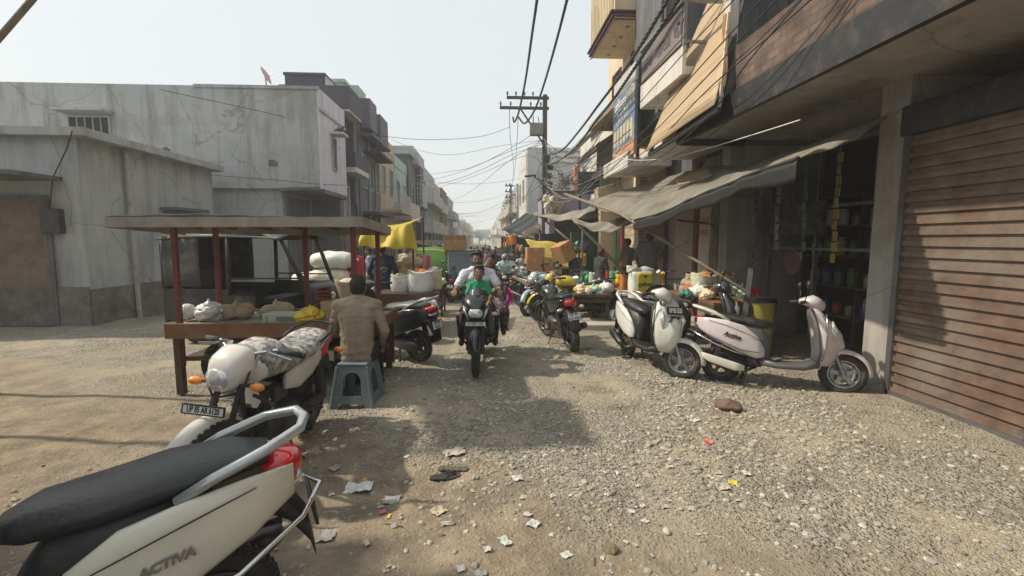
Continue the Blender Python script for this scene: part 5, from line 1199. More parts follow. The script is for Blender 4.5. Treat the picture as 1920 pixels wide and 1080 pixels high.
# ---- auto rickshaw, black, left
def rickshaw(label, loc, rz, body, hood, sc=1, open_=True, cover=None, rack=None):
    t = thing('auto_rickshaw', label, 'auto rickshaw', loc, rz)
    for (x, y, nm) in ((1.05, 0, 'front_wheel'), (-.75, .55, 'rear_wheel'), (-.75, -.55, 'rear_wheel')): wheel(t, nm, (x, y, .21), .21, .1, rim=steel, disc=False)
    m = MB()      # tub
    m.prism([(-1.15, -.62, .35), (1.1, -.3, .35), (1.1, .3, .35), (-1.15, .62, .35)], (0, 0, .05))
    m.prism([(-1.2, -.64, .38), (-.1, -.64, .38), (-.1, -.60, .38), (-1.2, -.60, .38)], (0, 0, .5)); m.prism([(-1.2, .60, .38), (-.1, .60, .38), (-.1, .64, .38), (-1.2, .64, .38)], (0, 0, .5)); m.box((-1.2, 0, .65), (.04, 1.26, .62)); m.prism([(-.1, .60, .38), (.95, .44, .38), (.95, .47, .38), (-.1, .64, .38)], (0, 0, .55)); m.prism([(-.1, -.60, .38), (.3, -.56, .38), (.3, -.59, .38), (-.1, -.64, .38)], (0, 0, .4))
    m.build('body', body, t)
    m = MB(); m.rings(along([(.35, 1.12, 0, .12, .38), (.6, 1.15, 0, .14, .42), (.85, 1.08, 0, .12, .44), (.95, 1.02, 0, .08, .44)], 'z', 18, 2.6)); m.build('front_cowl', body, t, smooth=True)
    m = MB(); m.lathe([(.08, 0), (.07, .03), (.001, .045)], (1.27, 0, .72), (1, 0, 0), 18); m.build('headlight', clear_lens, t, smooth=True)
    m = MB(); fr = .034
    for s in (-1, 1):
        m.tube([(1.06, s * .46, .9), (.88, s * .5, 1.35), (.74, s * .54, 1.68), (.5, s * .6, 1.72)], fr, 8); m.tube([(.5, s * .6, 1.72), (-1.15, s * .62, 1.70)], fr, 8); m.tube([(-.1, s * .62, .85), (-.08, s * .62, 1.7)], fr, 8); m.tube([(-1.2, s * .62, .9), (-1.18, s * .62, 1.7)], fr, 8); m.tube([(.98, s * .47, 1.05), (-.1, s * .62, 1.05)], .014, 6)
    m.tube([(.74, -.54, 1.68), (.74, .54, 1.68)], fr, 8); m.tube([(1.06, -.46, .92), (1.06, .46, .92)], fr, 8); m.tube([(.9, 0, 1.3), (.9, 0.0, 1.3)], fr, 6)
    m.build('frame', dark_metal, t, smooth=True)
    def hd(u, v):
        a = (v - .5) * 2; x = .82 - 2.08 * u; return Vector((x, a * .66, 1.80 - .10 * abs(a) ** 3 - .05 * abs(2 * u - 1) ** 3 + .015 * math.sin(u * 30) * (1 - abs(a))))
    m = MB(); m.sheet(hd, 24, 12, .02); m.build('hood', hood, t, smooth=True)
    m = MB()
    for s in (-1, 1): m.sheet(lambda u, v: Vector((-.55 - .66 * u, s * (.64 + .012 * math.sin(u * 20 + v * 3)), 1.70 - .78 * v)), 8, 6, .012)
    m.sheet(lambda u, v: Vector((-1.21 - .01 * math.sin(u * 15), (u - .5) * 1.24, 1.70 - .8 * v)), 8, 6, .012)
    m.build('side_curtain', hood, t, smooth=True)
    m = MB(); m.box((-.75, 0, .66), (.45, 1.1, .12)); m.box((-1.0, 0, .92), (.1, 1.1, .5)); m.build('passenger_seat', seat_vinyl, t, bevel=.03); m = MB(); m.box((.42, 0, .68), (.34, .6, .1)); m.build('driver_seat', seat_vinyl, t, bevel=.03)
    m = MB(); m.tube([(.95, 0, .8), (.72, 0, 1.1)], .02, 6); m.tube([(.74, -.3, 1.12), (.74, .3, 1.12)], .014, 6); m.build('steering_bar', dark_metal, t)
    return t
rickshaw('black auto rickshaw with a dark canvas hood standing behind the red post stall', (-3.82, 8.05, 0), heading(1, -.16), M('rick_black', (.022, .022, .025), .4, dirt=DUST, damt=.4), M('black_canvas', (.035, .036, .04), .55, bump=.3, bscale=12, dirt=(.3, .28, .25), dscale=2, damt=.5))
t = rickshaw('green auto rickshaw with a yellow top parked beyond the yellow tarp', (-1.95, 17.6, 0), heading(.06, 1), M('rick_green', (.10, .33, .06), .5, dirt=DUST, damt=.3), M('rick_yellow', (.62, .50, .04), .5, var=.1))
m = MB(); m.rings(along([(-1.26, 0, 1.2, .68, .52), (-.9, 0, 1.28, .72, .58), (-.2, 0, 1.28, .70, .58)], pw=3.5)); m.build('green_cover', M('rick_green_cover', (.16, .42, .08), .6), t, smooth=True)

# three wheeled goods carrier with cartons on its roof, seen head on
t = thing('goods_rickshaw', 'dark goods three wheeler with a wide windscreen and cartons on the roof', 'goods rickshaw', (-.86, 17.2, 0), R(-88))
for (x, y, nm) in ((1.0, 0, 'front_wheel'), (-.8, .5, 'rear_wheel'), (-.8, -.5, 'rear_wheel')): wheel(t, nm, (x, y, .22), .22, .1, rim=steel, disc=False)
dg_ = M('carrier_green', (.05, .10, .085), .4, dirt=DUST, damt=.4)
m = MB(); m.rings(along([(.35, .95, 0, .2, .42), (.7, 1.0, 0, .18, .46), (.98, .92, 0, .14, .48)], 'z', 18, 3)); m.box((-.3, 0, .65), (1.9, 1.05, .55)); m.build('body', dg_, t, smooth=False, auto=40)
m = MB()
for s in (-1, 1): m.bar((1.02, s * .47, .95), (.8, s * .47, 1.65), .04, .05); m.bar((.8, s * .47, 1.65), (-1.2, s * .5, 1.68), .04, .05); m.bar((-1.2, s * .5, .6), (-1.2, s * .5, 1.68), .05, .05)
m.bar((1.02, -.47, .95), (1.02, .47, .95), .05, .05); m.bar((.8, -.5, 1.66), (.8, .5, 1.66), .06, .1); m.build('frame', M('frame_grey', (.4, .42, .42), .5), t)
m = MB(); m.sheet(lambda u, v: Vector((1.0 - .2 * u, (v - .5) * .92, .98 + .64 * u)), 2, 2, .008); m.build('windscreen', M('grey_glass', (.05, .065, .065), .08, coat=.5, var=.3, scale=3), t)
m = MB(); m.sheet(lambda u, v: Vector((.95 - 2.2 * u, (v - .5) * 1.12, 1.72)), 4, 4, .04); m.build('roof', dg_, t)
for s in (-1, 1): m = MB(); m.lathe([(.07, 0), (.06, .03), (.001, .04)], (1.17, s * .28, .75), (1, 0, 0), 16); m.build('headlight', clear_lens, t, smooth=True)
m = MB(); m.box((1.19, 0, .55), (.01, .4, .1)); m.build('number_plate', plate_white, t)

motorcycle('small dark motorcycle parked by the far left stalls', (-2.2, 21.0, 0), heading(1, .4), black_paint, alloy, lean=-R(5))
motorcycle('red motorcycle parked by the black canopy stall', (1.25, 19.6, 0), heading(-1, .3), M('red_bike_paint', (.3, .02, .02), .3, coat=.4), alloy, lean=-R(5))
scooter('dark blue scooter far along the right stalls', (1.2, 26.0, 0), heading(-.1, -1), M('navy_paint', (.03, .05, .12), .3), kind='h')
motorcycle('distant motorcycle coming down the middle of the road', (-.15, 29.0, 0), heading(0, -1), black_paint, alloy)

# ================================================================ PEOPLE (facing +y, left hand at -x; sized for 1.72 m)
def stand_pose(**k):
    J = dict(pel=(0, 0, .93), wai=(0, .01, 1.08), che=(0, .015, 1.27), nek=(0, 0, 1.44), hed=(0, .025, 1.575),
             sL=(-.175, 0, 1.39), eL=(-.235, -.02, 1.11), wL=(-.245, .06, .87), sR=(.175, 0, 1.39), eR=(.235, -.02, 1.11), wR=(.245, .06, .87),
             hL=(-.09, 0, .90), kL=(-.10, .03, .49), aL=(-.11, -.02, .09), hR=(.09, 0, .90), kR=(.10, .03, .49), aR=(.11, -.02, .09))
    J.update(k); return J
def V3(p): return Vector(p)
def hand(m, wrist, elbow, curl=.5, s=1, target=None, side=1, palm=(0, 0, -1)):
    """palm with four unequal bent fingers and a thumb from its side"""
    w = V3(wrist); d = (w - V3(elbow)).normalized() if target is None else (V3(target) - w).normalized()
    pn = V3(palm); pn = (pn - d * pn.dot(d)); pn = pn.normalized() if pn.length > .05 else d.orthogonal().normalized()
    sd = d.cross(pn) * side
    for q in (-1, -.33, .33, 1): m.capsule(w + sd * q * .016 * s, w + d * .075 * s + sd * q * .028 * s, .015 * s, .0125 * s, 8)
    for i, (q, L) in enumerate(((1, .070), (.35, .080), (-.33, .075), (-1, .058))):
        b0 = w + d * .082 * s + sd * q * .029 * s; a1 = curl * .9; a2 = curl * 2.0; a3 = curl * 2.9
        p1 = b0 + (d * math.cos(a1) + pn * math.sin(a1)) * L * .46 * s; p2 = p1 + (d * math.cos(a2) + pn * math.sin(a2)) * L * .32 * s; p3 = p2 + (d * math.cos(a3) + pn * math.sin(a3)) * L * .25 * s
        m.capsule(b0, p1, .0095 * s, .0088 * s, 7); m.capsule(p1, p2, .0086 * s, .008 * s, 7); m.capsule(p2, p3, .0078 * s, .0068 * s, 7)
    t0 = w + d * .022 * s + sd * .022 * s; t1 = t0 + (d * .55 + sd * .75 + pn * .25).normalized() * .042 * s; t2 = t1 + (d * .8 + sd * .3 + pn * .55).normalized() * .034 * s
    m.capsule(t0, t1, .0125 * s, .0105 * s, 7); m.capsule(t1, t2, .010 * s, .0085 * s, 7)
def head_parts(par, c, yaw=0, tilt=0, s=1, skin=None, hair=None, style='short', beard=False, kid=False, face=True, roll=0):
    """returns geometry of the head for the body mesh and adds hair, eyes and beard"""
    Rm = Matrix.Rotation(yaw, 3, 'Z') @ Matrix.Rotation(-tilt, 3, 'X') @ Matrix.Rotation(roll, 3, 'Y'); c = V3(c); k = s
    def T_(x, y, z): return c + Rm @ Vector((x * k, y * k, z * k))
    m = MB()
    def E(x, y, z, a, b_, d): m.ell(T_(x, y, z), (a * k, b_ * k, d * k), 16, 12, Rm)
    E(0, -.012, .028, .074, .093, .086); E(0, .018, -.035, .060, .066, .078); E(0, .042, -.078, .036, .036, .030)
    if face:
        m.capsule(T_(0, .083, .012), T_(0, .100, -.022), .010 * k, .015 * k, 8); m.ell(T_(.012, .092, -.027), (.008 * k,) * 3, 8, 6); m.ell(T_(-.012, .092, -.027), (.008 * k,) * 3, 8, 6)
        m.capsule(T_(-.034, .078, .022), T_(.034, .078, .022), .010 * k, .010 * k, 8)
        m.capsule(T_(-.020, .078, -.053), T_(.020, .078, -.053), .0075 * k, .0075 * k, 8); m.capsule(T_(-.017, .077, -.064), T_(.017, .077, -.064), .008 * k, .008 * k, 8)
        m.ell(T_(-.038, .058, -.022), (.02 * k, .02 * k, .02 * k), 8, 6); m.ell(T_(.038, .058, -.022), (.02 * k, .02 * k, .02 * k), 8, 6)
    for q in (-1, 1): m.ell(T_(q * .076, -.005, -.008), (.010 * k, .020 * k, .032 * k), 8, 8, Rm)
    if face:
        for q in (-1, 1):
            e = MB(); e.ell(T_(q * .030, .079, .003), (.0135 * k, .008 * k, .0075 * k), 10, 8, Rm); o = e.build('eye', M('eye_white', (.55, .52, .48), .2), par, smooth=True)
            e = MB(); e.ell(T_(q * .030, .0855, .003), (.006 * k, .004 * k, .0062 * k), 8, 6, Rm); e.build('iris', M('iris', (.02, .012, .008), .15), o, smooth=True)
            e = MB(); e.tube([T_(q * .014, .089, .020), T_(q * .032, .086, .026), T_(q * .050, .072, .020)], [.003 * k, .0045 * k, .002 * k], 6); e.build('eyebrow', hair_m, par, smooth=True)
        e = MB(); e.tube([T_(-.020, .0835, -.0585), T_(0, .0875, -.0575), T_(.020, .0835, -.0585)], [.002 * k, .004 * k, .002 * k], 6); e.build('mouth', M('lips', (.16, .055, .045), .5), par, smooth=True)
    hm_ = hair or hair_m
    if style == 'short' or style == 'quiff':
        h = MB(); h.ell(T_(0, -.022, .042), (.081 * k, .094 * k, .086 * k), 18, 12, Rm); h.ell(T_(0, -.045, .005), (.076 * k, .066 * k, .072 * k), 14, 10, Rm); h.ell(T_(0, .035, .098), (.062 * k, .044 * k, .026 * k), 12, 8, Rm)
        rr = random.Random(int(c.x * 100 + c.y * 37))
        for i in range(60):
            a = rr.random() * 6.28; z = rr.uniform(.05, .125); rad = .078 * math.sqrt(max(0.02, 1 - ((z - .04) / .095) ** 2))
            p0 = T_(math.cos(a) * rad, -.015 + math.sin(a) * rad * 1.1, z); q_ = .016 if style == 'short' else .03
            h.capsule(p0, p0 + Rm @ Vector((rr.gauss(0, q_ * .6), rr.gauss(.3, .6) * q_, q_ * rr.uniform(.2, 1))) * k, .009 * k, .004 * k, 5)
        h.fuse('hair', hm_, par, .006 if k > .7 else .007, 1)
    elif style == 'long':
        h = MB(); h.ell(T_(0, -.02, .042), (.083 * k, .098 * k, .088 * k), 16, 12, Rm); h.capsule(T_(0, -.07, .0), T_(0, -.10, -.22), .068 * k, .04 * k, 12); h.fuse('hair', hm_, par, .009, 2)
    elif style == 'helmet':
        h = MB(); h.ell(T_(0, -.005, .03), (.115 * k, .135 * k, .12 * k), 20, 12, Rm); h.build('helmet', hm_, par, smooth=True)
        h = MB(); h.ell(T_(0, .06, .0), (.085 * k, .085 * k, .05 * k), 16, 8, Rm); h.build('visor', dark_glass, par, smooth=True)
    if beard:
        h = MB()
        for a in range(-7, 8):
            t_ = a / 7; h.ell(T_(math.sin(t_ * 1.35) * .058, .012 + math.cos(t_ * 1.35) * .058, -.065 - .028 * (1 - abs(t_)) + .03 * abs(t_)), (.016 * k, .016 * k, (.026) * k), 8, 6, Rm)
        h.capsule(T_(-.024, .085, -.044), T_(.024, .085, -.044), .006 * k, .006 * k, 6)
        h.fuse('beard', hm_, par, .006, 1)
    return m
def person(label, loc, rz, J, shirt, pants, sc=1.0, skin=None, vox=.012, sleeves='long', hands=True, curlL=.45, curlR=.45, yaw=0, tilt=0, roll=0, style='short', beard=False, face=True, hair=None, shoes=None, bulk=1.0, kurta=False, tL=None, tR=None, group=None, wrinkle=.008, kid=False, long_shirt=.0, pants2=None, collar=True, feet=True, rx=0, headsc=1.0, nm='shirt', palmL=(0, 0, -1), palmR=(0, 0, -1)):
    t = thing('person', label, 'person', loc, rz, group, sc=sc, rx=rx); sk = skin or skin_m
    g = {k: V3(v) for k, v in J.items()}; b_ = bulk
    m = head_parts(t, g['hed'], yaw, tilt, headsc, sk, hair, style, beard, kid, face, roll)
    m.capsule(g['nek'] - (g['hed'] - g['nek']) * .25, g['hed'] - (g['hed'] - g['nek']) * .2 + Vector((0, -.012, 0)), .053 * b_, .048, 12)
    for q in 'LR':
        m.capsule(g['s' + q], g['e' + q], .044 * b_, .037 * b_); m.capsule(g['e' + q], g['w' + q], .037 * b_, .024)
        if hands: hand(m, g['w' + q], g['e' + q], curlL if q == 'L' else curlR, 1, tL if q == 'L' else tR, 1 if q == 'L' else -1, palmL if q == 'L' else palmR)
        else: m.ell(g['w' + q] + (g['w' + q] - g['e' + q]).normalized() * .05, (.03, .03, .04), 8, 6)
        m.capsule(g['h' + q], g['k' + q], .075 * b_, .053 * b_); m.capsule(g['k' + q], g['a' + q], .05 * b_, .034)
        f = (g['a' + q] - g['k' + q]).normalized(); fw = Vector((0, 1, 0)) if abs(f.y) < .8 else Vector((0, .6, .6))
        if feet: m.capsule(g['a' + q] + Vector((0, -.03, -.045)), g['a' + q] + fw * .14 + Vector((0, 0, -.06)), .033, .024)
    def torso(mm, e=0.0):
        for a, c, r0, r1, wd in (('pel', 'wai', .098, .088, .055), ('wai', 'che', .088, .10, .06), ('che', 'nek', .10, .052, .075)):
            for q in (-1, 0, 1):
                w2 = .0 if c == 'nek' else wd; side = (g['sR'] - g['sL']).normalized()
                mm.capsule(g[a] + side * q * wd * b_, g[c] + side * q * w2 * b_, (r0 + e) * b_, (r1 + e) * b_)
        for q in 'LR': mm.capsule(g['che'] + (g['s' + q] - g['che']) * .35, g['s' + q], (.075 + e) * b_, (.052 + e) * b_)
        mm.capsule(g['sL'], g['nek'] , (.045 + e) * b_, (.045 + e)); mm.capsule(g['sR'], g['nek'], (.045 + e) * b_, (.045 + e))
    torso(m); m.fuse('body', sk, t, vox * .75 if hands and vox < .011 else vox, 2)
    s = MB(); torso(s, .013)
    for q in 'LR':
        e_ = g['e' + q]; sh = g['s' + q]
        if sleeves == 'long': s.capsule(sh, e_, .056 * b_, .05 * b_); s.capsule(e_, e_.lerp(g['w' + q], .9), .049 * b_, .036)
        elif sleeves == 'short': s.capsule(sh, sh.lerp(e_, .72), .060 * b_, .060 * b_)
    if long_shirt or kurta:
        dn = (g['pel'] - g['wai']).normalized(); L = .52 if kurta else long_shirt
        for q in (-1, 0, 1): s.capsule(g['pel'] + Vector((q * .05, 0, 0)), g['pel'] + Vector((q * (.11 if kurta else .06), .0, -L)) , .105 * b_, .115 * b_ if kurta else .105 * b_)
    so = s.fuse(nm, shirt, t, vox, 3, wrinkle)
    if collar and vox < .011:
        c_ = MB(); n_ = g['nek'] + (g['hed'] - g['nek']) * .12; c_.tube([n_ + Vector((math.cos(a) * .058, math.sin(a) * .055 - .008, .012 * -math.sin(a))) for a in [2 * math.pi * i / 16 for i in range(16)]], .011, 6, close=True); c_.build('collar', shirt, so, smooth=True)
    p = MB()
    for q in 'LR': p.capsule(g['h' + q], g['k' + q], .088 * b_, .066 * b_); p.capsule(g['k' + q], g['a' + q] + (g['k' + q] - g['a' + q]) * .06, .063 * b_, .052)
    p.capsule(g['hL'], g['hR'], .102 * b_, .102 * b_); p.capsule(g['pel'], g['pel'] + Vector((0, 0, -.03)), .11 * b_, .10 * b_)
    p.fuse('trousers', pants, t, vox, 3, wrinkle * 1.2)
    if feet and shoes:
        for q in 'LR':
            h = MB(); f = (g['a' + q] - g['k' + q]).normalized(); fw = Vector((0, 1, 0)) if abs(f.y) < .8 else Vector((0, .6, .6))
            h.capsule(g['a' + q] + Vector((0, -.035, -.05)), g['a' + q] + fw * .15 + Vector((0, 0, -.062)), .042, .036); h.build('shoe', shoes, t, smooth=True)
    return t
def cloth(name, col, **k): return M(name, col, .85, var=.12, scale=7, bump=.25, bscale=90, **k)
shoe_b = M('worn_sandal', (.05, .035, .028), .7)
sh_khaki = cloth('khaki_shirt_cloth', (.27, .22, .155)); sh_white = cloth('white_shirt_cloth', (.62, .63, .68)); sh_green = cloth('green_tee_cloth', (.02, .27, .12)); tr_black = cloth('black_trouser_cloth', (.018, .018, .022)); tr_grey = cloth('grey_trouser_cloth', (.08, .08, .09)); sh_navy = cloth('navy_jacket_cloth', (.025, .04, .085)); sh_red = cloth('red_kurta_cloth', (.45, .035, .07))
sh_blue = cloth('blue_shirt_cloth', (.05, .13, .27)); sh_teal = cloth('pale_teal_shirt_cloth', (.42, .60, .60)); teal_d = cloth('teal_dress_cloth', (.03, .28, .30)); sh_dk = cloth('dark_shirt_cloth', (.035, .035, .04)); sh_tan = cloth('tan_shirt_cloth', (.21, .15, .10)); sh_greyp = cloth('grey_shirt_cloth', (.13, .13, .135)); magenta = cloth('magenta_cloth', (.6, .03, .28)); mauve = cloth('mauve_cloth', (.28, .2, .26)); tr_brown = cloth('brown_trouser_cloth', (.12, .09, .07))

# seated man on the stool, back to us
ST = Vector((-1.30, 4.66, gh(-1.3, 4.66)))
J = stand_pose(pel=(0, .02, .53), wai=(0, .02, .68), che=(.0, .05, .87), nek=(.0, .10, 1.04), hed=(.0, .15, 1.155), sL=(-.185, .07, .985), eL=(-.27, .12, .73), wL=(-.17, .34, .66), sR=(.185, .07, .985), eR=(.27, .05, .72), wR=(.20, .25, .56),
               hL=(-.10, .05, .50), kL=(-.19, .44, .50), aL=(-.2, .46, .09), hR=(.10, .05, .50), kR=(.10, .46, .50), aR=(.10, .48, .09))
person('man in a khaki shirt sitting on the grey plastic stool with his back to us', ST, 0, J, sh_khaki, cloth('black_trouser_cloth', (.018, .018, .022)), sc=1.0, vox=.009, sleeves='long', yaw=R(-4), tilt=R(-8), shoes=shoe_b, bulk=1.02, wrinkle=.006, face=True, long_shirt=.05)
# rider, child, pillion passenger on the black faired bike (bike heads to -y)
RB = R(180)
J = stand_pose(pel=(0, -.02, .90), wai=(0, .02, 1.04), che=(0, .10, 1.22), nek=(0, .13, 1.37), hed=(0.01, .16, 1.495), sL=(-.19, .12, 1.30), eL=(-.29, .26, 1.10), wL=(-.30, .52, 1.10), sR=(.19, .12, 1.30), eR=(.30, .26, 1.10), wR=(.305, .52, 1.10),
               hL=(-.10, .02, .87), kL=(-.235, .42, .72), aL=(-.24, .10, .37), hR=(.10, .02, .87), kR=(.235, .42, .72), aR=(.24, .10, .37))
hx, hy = HERO.x, HERO.y
person('bearded man in a white shirt riding the black faired motorcycle', (hx, hy + .12, 0), RB, J, sh_white, tr_black, sc=.93, vox=.009, sleeves='short', curlL=.75, curlR=.75, tL=(-.30, .64, 1.05), tR=(.31, .64, 1.05), beard=True, style='quiff', shoes=shoe_b, tilt=R(2), wrinkle=.008)
J = stand_pose(pel=(0, .0, .90), wai=(0, .01, 1.03), che=(0, .03, 1.18), nek=(0, .05, 1.30), hed=(0.0, .07, 1.45), sL=(-.13, .03, 1.26), eL=(-.20, .12, 1.08), wL=(-.15, .27, 1.02), sR=(.13, .03, 1.26), eR=(.20, .12, 1.08), wR=(.15, .27, 1.02),
               hL=(-.08, .02, .88), kL=(-.18, .22, .78), aL=(-.20, .17, .48), hR=(.08, .02, .88), kR=(.18, .22, .78), aR=(.20, .17, .48))
person('small child in a green shirt perched on the tank in front of the rider', (hx + .02, hy - .32, .135), RB, J, sh_green, tr_grey, bulk=.86, sc=.76, vox=.010, sleeves='short', style='short', headsc=1.12, shoes=shoe_b, hair=M('brown_hair', (.03, .018, .012), .6, var=.3, scale=60, bump=.8, bscale=90), wrinkle=.005, tilt=R(-4))
J = stand_pose(pel=(0, 0, .93), wai=(0, .02, 1.06), che=(.02, .06, 1.22), nek=(.03, .08, 1.36), hed=(-.06, .09, 1.49), sL=(-.16, .07, 1.30), eL=(-.22, .2, 1.10), wL=(-.14, .38, 1.08), sR=(.16, .07, 1.30), eR=(.24, .12, 1.07), wR=(.2, .32, .98),
               hL=(-.10, .02, .90), kL=(-.24, .40, .76), aL=(-.26, .14, .42), hR=(.10, .02, .90), kR=(.24, .40, .76), aR=(.26, .14, .42))
t = person('woman in patterned dark clothes with a magenta scarf riding pillion behind the white shirted man', (hx + .12, hy + .62, 0), RB, J, cloth('patterned_dark_cloth', (.05, .04, .05), dirt=(.5, .45, .42), dscale=14, damt=.55), cloth('patterned_dark_cloth', (.05, .04, .05)), sc=.91, vox=.012, sleeves='long', style='long', shoes=shoe_b, yaw=R(-6))
m = MB(); m.sheet(lambda u, v: Vector((-.30 - .05 * math.sin(u * 5) - .05 * v, .12 + (v - .5) * .32 + .04 * math.sin(u * 9), 1.06 - .42 * u)), 14, 6, .01); m.build('scarf', magenta, t, smooth=True)
m = MB(); m.sheet(lambda u, v: Vector((-.33 - .02 * math.sin(u * 8 + v * 5), .02 + (v - .5) * .5, .84 - .46 * u)), 12, 8, .012); m.build('skirt', M('patterned_dark_cloth', (.05, .04, .05)), t, smooth=True)

ride = stand_pose(pel=(0, 0, .88), wai=(0, .03, 1.02), che=(0, .10, 1.19), nek=(0, .13, 1.34), hed=(0, .16, 1.46), sL=(-.18, .12, 1.28), eL=(-.33, .26, 1.09), wL=(-.31, .48, 1.03), sR=(.18, .12, 1.28), eR=(.33, .26, 1.09), wR=(.31, .48, 1.03),
                  hL=(-.10, .02, .86), kL=(-.22, .42, .72), aL=(-.22, .12, .38), hR=(.10, .02, .86), kR=(.22, .42, .72), aR=(.22, .12, .38))
person('helmeted rider in a pale teal shirt on the cream lamp motorcycle', (.66, 16.02, 0), RB, ride, sh_teal, tr_black, vox=.014, sleeves='short', style='helmet', hair=M('helmet_grey', (.2, .2, .2), .3, coat=.4), shoes=shoe_b)
person('pillion rider in a white shirt leaning out behind the helmeted rider', (.82, 16.5, 0), R(175), dict(ride, wL=(-.1, .3, 1.0), wR=(.1, .3, 1.0), aR=(.3, .15, .12), kR=(.3, .35, .55), aL=(-.3, .1, .3)), cloth('white_shirt_cloth', (.62, .63, .68)), tr_black, vox=.016, sleeves='long', hands=False, shoes=shoe_b, roll=R(5))
person('man in a checked pale shirt riding the pale grey scooter', (1.5, 18.8, 0), RB, ride, cloth('pale_check_cloth', (.45, .47, .45), dirt=(.2, .22, .22), dscale=25), tr_grey, vox=.018, hands=False, sleeves='long', shoes=shoe_b, tilt=R(-15))

walk = stand_pose(kL=(-.10, .16, .50), aL=(-.10, .14, .10), kR=(.10, -.02, .48), aR=(.10, -.22, .12), wL=(-.26, -.08, .87), wR=(.25, .18, .92))
person('woman in a red kurta standing beyond the middle post of the stall', (-3.05, 11.1, 0), R(160), stand_pose(), sh_red, sh_red, sc=.93, vox=.016, kurta=True, sleeves='long', style='long', hands=True, face=True, shoes=shoe_b)
t = person('man in a navy jacket seen from behind, standing by the sack cart', (-1.98, 9.05, 0), R(-8), stand_pose(eR=(.29, .0, 1.12), wR=(.24, .16, .92), eL=(-.29, .0, 1.12), wL=(-.24, .16, .92)), sh_navy, tr_black, sc=.93, vox=.012, sleeves='long', shoes=shoe_b, bulk=1.08, long_shirt=.12, face=False)
bend = stand_pose(wai=(0, .06, 1.05), che=(0, .20, 1.20), nek=(0, .32, 1.30), hed=(0, .42, 1.40), sL=(-.17, .27, 1.26), eL=(-.2, .42, 1.05), wL=(-.14, .6, .95), sR=(.17, .27, 1.26), eR=(.2, .42, 1.05), wR=(.14, .6, .95))
person('man in a blue shirt bending over goods beside the green auto rickshaw', (-1.52, 13.4, 0), R(75), bend, sh_blue, tr_grey, sc=1.0, vox=.016, sleeves='short', shoes=shoe_b, face=False)
person('dark haired vendor in a pale shirt behind the sack cart, half hidden', (-1.98, 11.9, 0), R(170), stand_pose(), cloth('beige_shirt_cloth', (.42, .36, .28)), tr_grey, sc=.99, vox=.018, sleeves='long', shoes=shoe_b)
person('man in a grey checked shirt seen past the red kurta woman', (-3.1, 12.6, 0), R(100), stand_pose(), cloth('grey_check_cloth', (.3, .3, .33), dirt=(.12, .12, .14), dscale=20), tr_brown, sc=.97, vox=.02, hands=False, shoes=shoe_b)
person('man in a pale blue kurta beside the heap of white sacks', (-4.15, 13.2, 0), R(200), stand_pose(), cloth('pale_blue_cloth', (.34, .43, .46)), cloth('pale_blue_cloth', (.34, .43, .46)), sc=.96, vox=.02, kurta=True, hands=False, shoes=shoe_b)
person('woman in a teal dress walking just behind the oncoming motorcycle', (.10, 16.6, 0), R(178), walk, teal_d, teal_d, sc=.93, vox=.018, kurta=True, style='long', hands=False, shoes=shoe_b)
person('tall man in a dull mauve shirt walking in the middle of the road', (.08, 18.8, 0), R(180), walk, mauve, tr_grey, sc=1.04, vox=.02, hands=False, shoes=shoe_b)
person('woman in mauve clothes at the left of the walkers in the road', (-.12, 17.6, 0), R(185), walk, cloth('rose_cloth', (.30, .17, .18)), mauve, sc=.93, vox=.02, kurta=True, style='long', hands=False, shoes=shoe_b)
for i, (x, y, c, l) in enumerate(((.45, 20.5, sh_dk, 'distant walker in dark clothes nearest the helmeted rider'), (.25, 24, sh_red, 'distant walker in red clothes far down the road'), (1.3, 21.5, sh_tan, 'distant walker in tan clothes by the right stalls'), (-.6, 27, sh_teal, 'distant walker in pale clothes by the left stalls'), (1.0, 30, sh_blue, 'distant walker in blue clothes in the haze'), (.3, 36, sh_white, 'farthest walker, in white, in the haze'), (-1.3, 20.2, sh_khaki, 'walker in khaki clothes by the pink bundle stand'), (-1.7, 23.5, mauve, 'walker in mauve clothes by the far left stalls'), (1.1, 23.2, sh_white, 'walker in a white shirt past the black canopy'), (.75, 26.5, sh_greyp, 'walker in grey clothes far down the road'), (-.15, 29.15, sh_dk, 'rider in dark clothes on the distant motorcycle'), (.7, 33, sh_tan, 'walker in tan clothes deep in the haze'), (-1.0, 33, sh_red, 'walker in red clothes deep in the haze'), (-.5, 21.8, sh_greyp, 'walker in grey clothes left of the road middle'))):
    person(l, (x, y, 0), R(180 if i % 2 else 5), walk, c, tr_grey, sc=.97, vox=.024, hands=False, face=False, shoes=shoe_b)
AZ = .11
person('boy in a dark shirt standing by the snack table with his hand at his mouth', (2.52, 10.05, 0), R(-70), stand_pose(hed=(0, .05, 1.56), eR=(.22, .10, 1.13), wR=(.06, .16, 1.38), eL=(-.22, .02, 1.12), wL=(-.19, .12, .88)), sh_dk, tr_black, sc=.87, vox=.012, sleeves='short', shoes=shoe_b, skin=skin_dk, hair=M('reddish_hair', (.06, .018, .012), .6, var=.3, scale=60, bump=.8, bscale=90), tR=(.03, .17, 1.47), tilt=R(-14))
person('youth in a tan shirt standing at the shop with his back half turned', (3.42, 11.0, .11), R(30), stand_pose(eR=(.30, .08, 1.14), wR=(.1, .25, 1.1), eL=(-.3, .0, 1.14), wL=(-.2, .2, 1.0)), sh_tan, tr_black, sc=.93, vox=.013, sleeves='short', shoes=shoe_b, skin=skin_dk, yaw=R(35))
